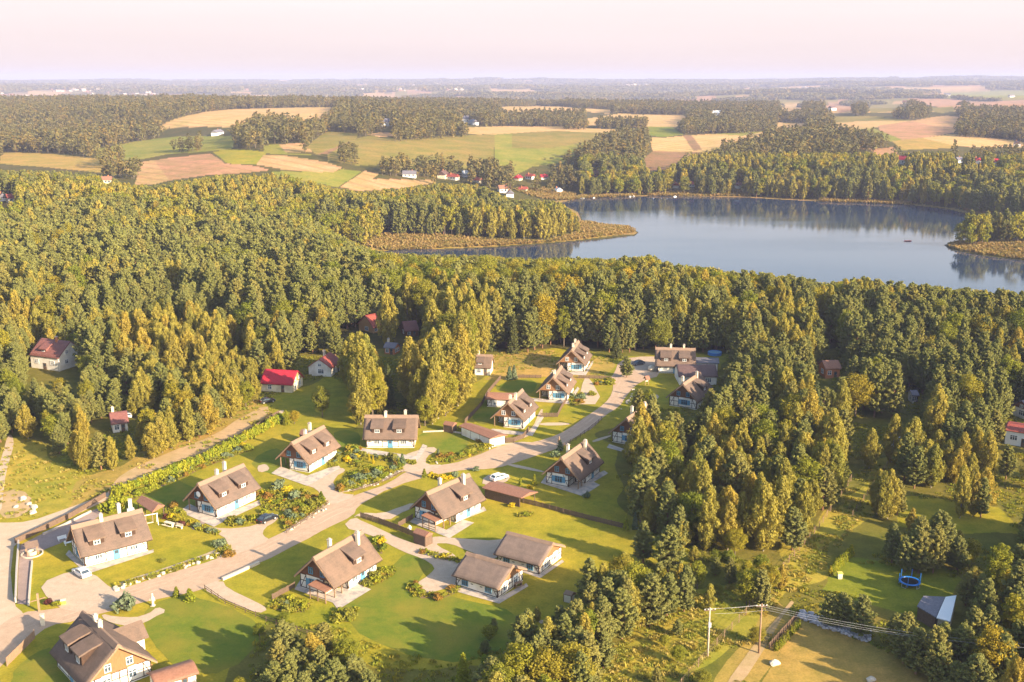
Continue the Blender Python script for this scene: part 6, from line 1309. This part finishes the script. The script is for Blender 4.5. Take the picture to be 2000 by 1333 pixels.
# wooden well with little roof
x_, y_ = P(63, 1083); t = thing('garden_well', 'roofed wooden well in a round stone ring by the sunken yard', 'well', (x_, y_, 0), .6); lathe([(.85, 0), (.85, .7), (.65, .7), (.65, .1)], 14, False).build('well_ring', M['rock'], t); MB().prism([(-1.05, 1.9), (0, 2.7), (1.05, 1.9), (1.05, 1.78), (0, 2.56), (-1.05, 1.78)], 'x', -1.2, 1.2).build('roof', M['thatch'], t)
for a, b_ in ((-.95, -.7), (.95, -.7), (-.95, .7), (.95, .7)): MB().box(a - .06, a + .06, b_ - .06, b_ + .06, 0, 2.05).build('post', M['wood'], t)
MB().tube([(-1.0, 0, 1.45), (1.0, 0, 1.45)], .09, 8).build('winding_beam', M['wood'], t)
lathe([(2.0, .05), (2.0, .25), (1.75, .25), (1.75, .05)], 24, False).build('stone_ring', M['rock'], t)
def bench(label, px, py, rz, L=1.7, mat='white_paint', table=False):
    x_, y_ = P(px, py); t = thing('garden_bench' if not table else 'picnic_table', label, 'bench' if not table else 'table', (x_, y_, 0), rz); z_ = .45 if not table else .74; w = .22 if not table else .4
    MB().box(-L / 2, L / 2, -w, w, z_, z_ + .06).build('seat' if not table else 'table_top', M[mat], t)
    for a in (-L * .4, L * .4): MB().box(a - .05, a + .05, -w * .85, w * .85, 0, z_).build('leg', M[mat], t)
    if table:
        for s_ in (-1, 1): MB().box(-L / 2, L / 2, s_ * .85 - .15, s_ * .85 + .15, .42, .48).build('seat', M[mat], t)
    else: MB().box(-L / 2, L / 2, w - .02, w + .04, .55, .95).build('backrest', M[mat], t)
    return t
bench('white bench in the house shadow, the farther of two', 122, 1056, .7); bench('white bench in the house shadow, the nearer of two', 136, 1064, .7, 1.9)
bench('pale wooden picnic table beside the purple bushes', 331, 1028, -.5, 2.4, 'wood_pale', True); bench('pale wooden bench right of the picnic table', 350, 1032, -.5, 1.8, 'wood_pale'); bench('orange wooden garden table on the corner house terrace', 283, 1303, .8, 1.6, 'wood_new', True)
bench('grey picnic table on the terrace at the garage end', 1012, 1146, .6, 1.6, 'wood', True)
# white swing frame
x_, y_ = P(293, 1026); t = thing('swing_frame', 'white A framed garden swing at the end of the double dormer house', 'swing', (x_, y_, 0), .5)
for s_ in (-1.5, 1.5):
    MB().beam((s_, -1, 0), (s_, 0, 2.2), .1, .1).build('leg', M['white_paint'], t); MB().beam((s_, 1, 0), (s_, 0, 2.2), .1, .1).build('leg', M['white_paint'], t)
MB().beam((-1.7, 0, 2.25), (1.7, 0, 2.25), .12, .12).build('top_beam', M['white_paint'], t); m = MB().box(-.7, .7, -.22, .22, .5, .56); m.beam((-.65, 0, .55), (-.65, 0, 2.2), .03, .03); m.beam((.65, 0, .55), (.65, 0, 2.2), .03, .03); m.build('swing_seat', M['wood_pale'], t)
# masonry barbecue with chimney beside the shelter
x_, y_ = P(256, 1004); t = thing('garden_fireplace', 'white masonry garden fireplace with tall flue left of the shelter', 'fireplace', (x_, y_, 0), .4); MB().box(-.7, .7, -.5, .5, 0, 1.2).build('hearth', M['plaster'], t); MB().box(-.35, .35, -.3, .3, 1.203, 3.2).build('chimney', M['plaster'], t); MB().box(-.42, .42, -.36, .36, 3.203, 3.32).build('chimney_cap', M['concrete'], t)
def statue(label, px, py, h_, mat='wood_pale', name='carved_post'):
    x_, y_ = P(px, py); m = lathe([(.30, 0), (.28, h_ * .12), (.18, h_ * .16), (.24, h_ * .35), (.30, h_ * .55), (.26, h_ * .72), (.13, h_ * .78), (.17, h_ * .86), (.16, h_ * .94), (.05, h_)], 12)
    t = thing(name, label, 'sculpture', (x_, y_, 0)); m.build('figure', M[mat], t, True); MB().box(-.35, .35, -.35, .35, -.1, .12).build('plinth', M['concrete'], t)
    q = MB(); q.beam((-.28, 0, h_ * .68), (-.42, -.1, h_ * .42), .12, .12); q.build('arm', M[mat], t); q = MB(); q.beam((.28, 0, h_ * .68), (.42, -.1, h_ * .42), .12, .12); q.build('arm', M[mat], t)
statue('pale carved wooden figure standing on the lawn by the road', 299, 1184, 2.4); statue('carved wooden figure by the shaded roadside near the forest edge house', 1092, 872, 2.6, 'wood'); statue('small pale stone figure before the woodshed fence', 800, 1036, 1.1, 'white_paint', 'garden_statue')
x_, y_ = P(77, 1195); t = thing('gate_totem', 'tall dark wooden gate post with cross arms at the junction', 'gate post', (x_, y_, 0), .3); MB().box(-.16, .16, -.16, .16, 0, 3.4).build('post', M['wood'], t); MB().beam((-1.2, 0, 2.0), (1.2, 0, 2.5), .12, .14).build('cross_arm', M['wood'], t)
x_, y_ = P(84, 1222); t = thing('gate_pillar', 'pale brick gate pillar below the tall wooden gate post', 'gate pillar', (x_, y_, 0), .3); MB().box(-.3, .3, -.3, .3, 0, 1.9).build('pillar', M['cream'], t); MB().box(-.38, .38, -.38, .38, 1.903, 2.05).build('cap', M['concrete'], t)
x_, y_ = P(1263, 752); t = thing('roofed_shrine', 'small roofed notice shelter at the shaded road side', 'shelter', (x_, y_, 0), .4); MB().prism([(-.9, 1.9), (0, 2.8), (.9, 1.9), (.9, 1.75), (0, 2.62), (-.9, 1.75)], 'x', -.7, .7).build('roof', M['tile_brown'], t)
for a in (-.5, .5): MB().box(a - .07, a + .07, -.07, .07, 0, 2.0).build('post', M['wood'], t)
MB().box(-.45, .45, -.03, .03, 1.0, 1.7).build('board', M['wood_pale'], t)
x_, y_ = P(1246, 736); o = lathe([(.2, 0), (.9, .3), (1.15, .9), (.9, 1.5), (.2, 1.8)], 14); t = thing('hay_ball', 'rounded tan straw figure left of the road end house', 'straw figure', (*P(1272, 725), 0)); o.build('straw_body', M['wood_pale'], t, True); MB().box(-.5, .5, -.5, .5, 0, .1).build('stand', M['wood'], t)
x_, y_ = P(1640, 1130); t = thing('waste_bin', 'yellow waste bin by the short hedge on the lower right lawn', 'bin', (x_, y_, 0)); MB().prism([(-.35, 0), (.35, 0), (.42, 1.05), (-.42, 1.05)], 'y', -.35, .35).build('body', M['cream'], t); MB().box(-.46, .46, -.4, .42, 1.053, 1.18).build('lid', M['yellow'], t)
for s_ in (-1, 1): MB().tube([(s_ * .3, .36, .12), (s_ * .3, .44, .12)], .12, 10).build('wheel', M['black'], t)
x_, y_ = P(124, 1180); t = thing('storage_box', 'small yellow box at the drive corner bushes', 'box', (x_, y_, 0), .3); MB().box(-.4, .4, -.3, .3, 0, .7).build('body', M['yellow'], t); MB().box(-.44, .44, -.34, .34, .703, .78).build('lid', M['cream'], t)
# covered pool by the far house, boat on the lake
x_, y_ = P(1396, 693); t = thing('garden_pool', 'round light blue garden pool behind the road end house', 'pool', (x_, y_, 0)); lathe([(2.3, 0), (2.3, 1.0), (2.15, 1.0), (2.15, .85)], 24, False).build('pool_wall', M['tramp_blue'], t); lathe([(2.14, .86), (.01, .88)], 24).build('pool_cover', paint('pool_cover_blue', (.25, .55, .75)), t)
bx, by = P(1773, 471.5, LZ); t = thing('rowing_boat', 'small pink boat alone on the open lake', 'boat', (bx, by, LZ), .05); t.scale = (.75, .75, .75); m = MB()
for i in range(9):
    q = i / 8; w_ = 1.0 * math.sin(math.pi * (.12 + .76 * q)) ** .7; x__ = -3.2 + 6.4 * q
    m.v += [(x__, -w_, .75), (x__, -w_ * .6, .05), (x__, w_ * .6, .05), (x__, w_, .75), (x__, w_ * .85, .70), (x__, w_ * .5, .25), (x__, -w_ * .5, .25), (x__, -w_ * .85, .70)]
for i in range(8):
    for j in range(8): m.f.append((i * 8 + j, (i + 1) * 8 + j, (i + 1) * 8 + (j + 1) % 8, i * 8 + (j + 1) % 8))
m.f += [tuple(range(8)), tuple(64 + j for j in range(8))[::-1]]; m.build('hull', M['pink'], t, True)
for a in (-1.2, 1.2): MB().box(a - .2, a + .2, -.75, .75, .5, .56).build('seat', M['wood_pale'], t)
x_, y_ = P(865, 936 + 12); 
# bare trees and golden spruces, individual garden trees
def bare_tree(label, px, py, h_, seed, spread=.32):
    g = random.Random(seed); m = MB(); f = MB()
    def br(p, d, L, r, dep):
        q = p + d * L; mid = p.lerp(q, .5) + Vector((g.uniform(-1, 1), g.uniform(-1, 1), 0)) * L * .06; m.tube([p, mid, q], [r, r * .8, r * .55], 5 if dep < 2 else 4)
        if dep < 4:
            for i in range(3 if dep < 3 else 3):
                e_ = (d + Vector((g.uniform(-1, 1), g.uniform(-1, 1), g.uniform(-.2, .6))) * .75).normalized(); br(p.lerp(q, g.uniform(.55, 1)), e_, L * g.uniform(.55, .8), r * .5, dep + 1)
    br(Vector((0, 0, -.2)), Vector((0, 0, 1)), h_ * spread, .22, 0); t = thing('bare_tree', label, 'tree', (*P(px, py), 0)); m.build('branches', M['bark_dead'], t); lathe([(.34, -.2), (.26, .6), (.22, h_ * .2)], 8).build('trunk', M['bark_dead'], t, True); return t
bare_tree('leafless tree with spreading pinkish branches behind the dry grass house', 1143, 668, 15, 4); bare_tree('thin leafless tree at the wood edge near the road end', 1240, 684, 13, 9)
for kd, px, py, h_, lb, mt in ((3, 1204, 700, 10, 'big dark spruce at the wood edge left of the road end', None), (1, 1224, 738, 6.5, 'dark pine standing by itself on the sandy road end', None), (3, 905, 1352, 6.5, 'golden green spruce at the bottom edge, left of a pair', 'f_thuja'), (3, 946, 1352, 6.2, 'golden green spruce at the bottom edge, right of a pair', 'f_thuja'),
    (2, 630, 815, 8.5, 'round green garden tree between crimson roof and broad house', None), (2, 700, 824, 8, 'leafy tree at the left foot of the birch grove', None), (2, 830, 832, 8, 'green tree at the right shoulder of the broad thatched house', None), (2, 760, 664, 9, 'full green tree beside the dark red roofed hut', None), (2, 1435, 1085, 5.5, 'yellow green tree standing free before the dense young wood', None), (2, 1362, 1150, 5.2, 'bright green round tree behind the power pole', None),
    (1, 1304, 1118, 9, 'tall pointed pine above the young pine clump', None), (1, 1256, 1100, 8, 'pointed pine at the left of the young pine clump', None), (0, 1326, 1072, 7, 'small birch before the shaded wood edge', None), (1, 198, 918, 9, 'large spreading pine at the meadow corner beside the track', None), (1, 248, 772, 11, 'big conical pine standing before the tall birches', None), (0, 55, 858, 9, 'slender birch at the upper end of the sandy track', None), (2, 1478, 1258, 3.0, 'young pale tree before the wooden pole', None),
    (0, 1232, 905, 7, 'golden birch standing forward of the shaded wood edge', None), (3, 560, 830, 4, 'garden conifer at the far end of the long hedge', 'f_thuja'), (2, 575, 828, 3.6, 'small garden tree behind the far end of the long hedge', None), (0, 1555, 745, 8, 'bright green birch by the hidden brick house', 'f_broad'), (2, 640, 1290, 5.5, 'wide green tree in the bottom scrub', None)):
    place_tree(kd, *P(px, py), 0.0, h_, int(rngT.integers(len(NEARM[kd]))), lb, None, rngT.uniform(0, 6), 1.1, mt)
# rough grass in the meadows and under the trees
fx, fy, ii = [], [], []
for (c_, w), dn in zip(NEAR_CW, (2.3, 2.4, 2.2, 1.3, 60, 60, 60, 1.4)):
    xx, yy = jgrid(min(p[0] for p in w), max(p[0] for p in w), max(125, min(p[1] for p in w)), max(p[1] for p in w), dn, rb); kk = inpoly(xx, yy, w) & (fbm(xx, yy, 9, 44, 2) > .36); fx.append(xx[kk]); fy.append(yy[kk]); ii.append(np.zeros(kk.sum(), int))
xx, yy = jgrid(-110, 170, 135, 330, 1.7, rb); kk = ~inpoly(xx, yy, NEAR_OPEN[0]) & (np.abs(xx) < yy * HW + 5) & (fbm(xx, yy, 11, 45, 2) > .45)
for _, w in NEAR_CW: kk &= ~inpoly(xx, yy, w)
fx.append(xx[kk]); fy.append(yy[kk]); ii.append(np.ones(kk.sum(), int)); fx = np.concatenate(fx); fy = np.concatenate(fy); ii = np.concatenate(ii)
tg = [tuft(50 + i, .38, .75, 46, .14)[1].arr() for i in range(2)]; ms = [fast_mesh('meadow_tuft', tg[0][0], tg[0][1], [M['f_grass']], tg[0][2]), fast_mesh('weed_tuft', tg[1][0], tg[1][1], [M['f_green_grass']], tg[1][2])]
s_ = rb.uniform(.5, 1.4, len(fx)); scatter('meadow_grass', 'rough tufted grass and weeds of the meadows and clearings', 'grass', ms, np.stack([fx, fy, np.zeros(len(fx))], 1), rb.uniform(0, 6.28, len(fx)), np.stack([s_, s_, s_ * rb.uniform(.6, 1.3, len(fx))], 1), ii)
print('tufts', len(fx))

# ------------------------------------------------------------------ hamlets beyond the lake and the woods
def far_house(label, px, py, L, Wd, h_, roof, wall, rz, group):
    x_, y_, z_ = G(px, py); t = thing('distant_house', label, 'house', (x_, y_, z_), rz, group); MB().box(-L / 2, L / 2, -Wd / 2, Wd / 2, -1.5, h_).build('wall', M[wall], t)
    r_ = MB().prism([(-Wd / 2 - .5, h_ - .2), (Wd / 2 + .5, h_ - .2), (0, h_ + Wd * .42)], 'x', -L / 2 - .5, L / 2 + .5).build('roof', M[roof], t); MB().box(L * .2 - .4, L * .2 + .4, .6, 1.4, h_ + 1, h_ + Wd * .42 + .8).build('chimney', M['brick'], t)
    for s_ in (-1, 1):
        for a in (-.3, 0, .3): MB().box(L * a - .7, L * a + .7, s_ * Wd / 2 - .04, s_ * Wd / 2 + .04, h_ * .35, h_ * .75).build('window', M['pane'], t)
    for a in (-1, 1): MB().prism([(-Wd / 2 + .3, h_ - .3), (Wd / 2 - .3, h_ - .3), (0, h_ + Wd * .36)], 'x', a * (L / 2 + .02) - .04, a * (L / 2 + .02) + .04).build('gable_wall', M[wall], t)
    return t
FH = [(800, 346, 17, 10, 4, 'roof_grey', 'white_paint', 'white farmhouse left of the lake head hamlet'), (866, 348, 17, 11, 5, 'tile_dark', 'cream', 'grey roofed house, first of the lake head hamlet'), (885, 351, 14, 9, 4, 'tile_red', 'plaster', 'red roofed house beside the grey one in the lake head hamlet'), (908, 345, 12, 9, 4, 'white_paint', 'white_paint', 'small white house in the lake head hamlet'), (934, 356, 20, 9, 3, 'tile_red', 'cream', 'long low red roof at the right of the lake head hamlet'),
 (985, 376, 15, 10, 5, 'tile_brown', 'plaster', 'pale house at the hamlet edge nearest the lake'), (996, 384, 14, 9, 4, 'roof_grey', 'white_paint', 'white house at the hamlet edge nearest the lake'), (1022, 374, 10, 7, 3, 'tile_red', 'cream', 'tan cottage by the reedy lake head'), (1012, 352, 11, 8, 3, 'tile_crimson', 'cream', 'crimson roof among trees above the lake head'), (1036, 350, 12, 8, 4, 'tile_red', 'white_paint', 'red roof among trees above the lake head'), (1061, 350, 11, 8, 3, 'tile_crimson', 'plaster', 'crimson roof farther right above the lake head'),
 (1090, 376, 11, 8, 3, 'white_paint', 'white_paint', 'white boathouse on the lake shore'), (1162, 344, 13, 8, 4, 'tile_brown', 'brick', 'orange roof in the trees above the lake'), (1320, 366, 12, 8, 3, 'tile_red', 'plaster', 'red cottage behind the far shore reeds'), (1350, 364, 12, 8, 3, 'tile_red', 'plaster', 'second red cottage behind the far shore reeds'), (1442, 366, 12, 8, 3, 'tile_maroon', 'plaster', 'maroon cottage behind the far shore reeds'),
 (1759, 320, 24, 12, 6, 'tile_crimson', 'plaster', 'large crimson roof on the wooded slope across the lake'), (1872, 318, 10, 9, 4, 'roof_grey', 'white_paint', 'grey roofed cottage on the slope across the lake'), (1908, 320, 10, 9, 5, 'tile_crimson', 'plaster', 'steep crimson roof on the slope, left one'), (1942, 324, 11, 9, 6, 'tile_crimson', 'plaster', 'steep crimson roof on the slope, right one'), (1986, 286, 14, 9, 4, 'tile_dark', 'white_paint', 'dark roofed house at the field edge upper right'),
 (1994, 258, 18, 12, 5, 'tile_brown', 'cream', 'pale house at the right edge of the upper fields'), (28, 394, 14, 10, 4, 'tile_red', 'white_paint', 'red roofed farmhouse at the left edge'), (6, 392, 14, 9, 4, 'roof_grey', 'white_paint', 'white farmhouse cut by the left edge'), (208, 358, 12, 9, 4, 'tile_brown', 'cream', 'farmhouse at the copse by the ploughed field'), (425, 264, 30, 9, 4, 'roof_grey', 'white_paint', 'white barn on the crest of the green field'),
 (1400, 226, 22, 14, 6, 'white_paint', 'white_paint', 'white farmhouse above the middle tree line'), (757, 246, 46, 14, 6, 'roof_grey', 'white_paint', 'long white barn between the tree lines'), (728, 245, 22, 12, 6, 'tile_red', 'cream', 'pinkish house left of the long white barn'), (910, 240, 36, 14, 7, 'roof_grey', 'white_paint', 'white hall at the end of the tree line'), (925, 244, 40, 12, 5, 'roof_grey', 'white_paint', 'long white shed right of the white hall'), (838, 242, 20, 12, 5, 'roof_grey', 'white_paint', 'small white house behind the tree line'),
 (715, 211, 60, 16, 6, 'white_paint', 'white_paint', 'very long pale roof on the skyline woods'), (775, 214, 24, 14, 6, 'roof_grey', 'white_paint', 'white house right of the very long pale roof'), (813, 210, 24, 14, 6, 'tile_red', 'white_paint', 'white and red house in the ridge woods'), (865, 208, 26, 14, 7, 'roof_grey', 'white_paint', 'white villa on the wooded ridge'), (868, 200, 24, 14, 6, 'tile_red', 'white_paint', 'second villa on the wooded ridge'), (900, 200, 30, 14, 6, 'roof_grey', 'white_paint', 'white row house on the ridge'), (925, 200, 28, 14, 6, 'roof_grey', 'white_paint', 'last white row house on the ridge'),
 (1090, 200, 30, 14, 7, 'tile_crimson', 'cream', 'crimson roof on the far ridge'), (1106, 200, 24, 13, 7, 'tile_dark', 'white_paint', 'white house right of the crimson roof on the far ridge'), (1625, 216, 22, 14, 7, 'tile_dark', 'white_paint', 'white gabled farm, left of the cluster on the right'), (1664, 205, 22, 14, 7, 'tile_dark', 'white_paint', 'white farm with dark roof in the right cluster'), (1692, 205, 22, 14, 8, 'white_paint', 'white_paint', 'bright white house in the right cluster'), (1686, 214, 24, 14, 6, 'tile_dark', 'white_paint', 'dark roofed gable in front of the right cluster'),
 (1850, 188, 34, 18, 8, 'roof_grey', 'plaster', 'big grey roofed farm on the right skyline field'), (1830, 190, 26, 14, 6, 'tile_maroon', 'white_paint', 'maroon roofed farm left of the big grey one'), (1768, 202, 24, 14, 6, 'tile_red', 'cream', 'reddish farm below the right skyline'), (1975, 190, 30, 14, 5, 'roof_grey', 'plaster', 'low farm at the upper right field edge')]
for i, (px, py, L, Wd, h_, rf, wl, lb) in enumerate(FH): L, Wd, h_ = (L * .8, Wd * .8, h_ * .85) if py < 300 else (L * .68, Wd * .68, h_ * .7); far_house(lb, px, py, L, Wd, h_, rf, wl, (i * 1.3) % 3.1, None)
# towns in the haze
tx = []
rt = np.random.default_rng(9)
for (x0, x1, y0, y1, n) in ((680, 905, 163, 178, 130), (440, 500, 170, 180, 30), (1220, 1262, 165, 174, 36), (95, 190, 172, 180, 34), (150, 320, 176, 188, 26), (0, 100, 185, 192, 10), (330, 360, 166, 172, 12), (1560, 1580, 170, 178, 12), (250, 312, 180, 190, 16)):
    for _ in range(n): q = G(rt.uniform(x0, x1), rt.uniform(y0, y1)); tx.append(q)
tm = [MB().prism([(-9, -2), (9, -2), (9, 6), (0, 12), (-9, 6)], 'x', -13, 13).mesh('town_house', M[k]) for k in ('concrete', 'tile_brown')]; tx = np.array(tx)
s_ = rt.uniform(.5, 1.15, len(tx)); scatter('distant_town', 'pale houses of the towns far off in the haze', 'town', tm, tx, rt.uniform(0, 6.28, len(tx)), np.stack([s_, s_, s_], 1), (rt.uniform(0, 1, len(tx)) > .7).astype(int))
# skiffs and jetties on the far shore
for i, (px, py) in enumerate(((1138, 388), (1160, 387), (1230, 385), (1236, 384), (1318, 385))):
    x_, y_ = P(px, py, LZ); t = thing('moored_boat', ['white moored boat at the far shore, leftmost', 'white moored boat beside the leftmost on the far shore', 'white moored boat before the far shore tree group', 'white moored boat with its neighbour before the tree group', 'white moored boat before the far shore reeds'][i], 'boat', (x_, y_, LZ), i * .9); t.scale = (.6, .6, .6)
    MB().prism([(-2.6, .1), (2.0, .1), (3.0, .9), (-2.8, .8)], 'y', -.9, .9).build('hull', M['white_paint'], t); MB().box(-1.2, .6, -.6, .6, .85, 1.5).build('cabin', M['white_paint'], t)
# ------------------------------------------------------------------ the air
hb = MB().box(-16000, 16000, -1500, 23000, -45, 150)
b = NB('haze_air'); pv = b.n('VolumePrincipled'); pv.inputs['Color'].default_value = (.58, .63, .93, 1); pv.inputs['Density'].default_value = HAZE; pv.inputs['Anisotropy'].default_value = .0
o_ = b.n('OutputMaterial'); b.l(pv.outputs[0], o_.inputs['Volume']); tag(hb.build('haze', b.m), kind='stuff')
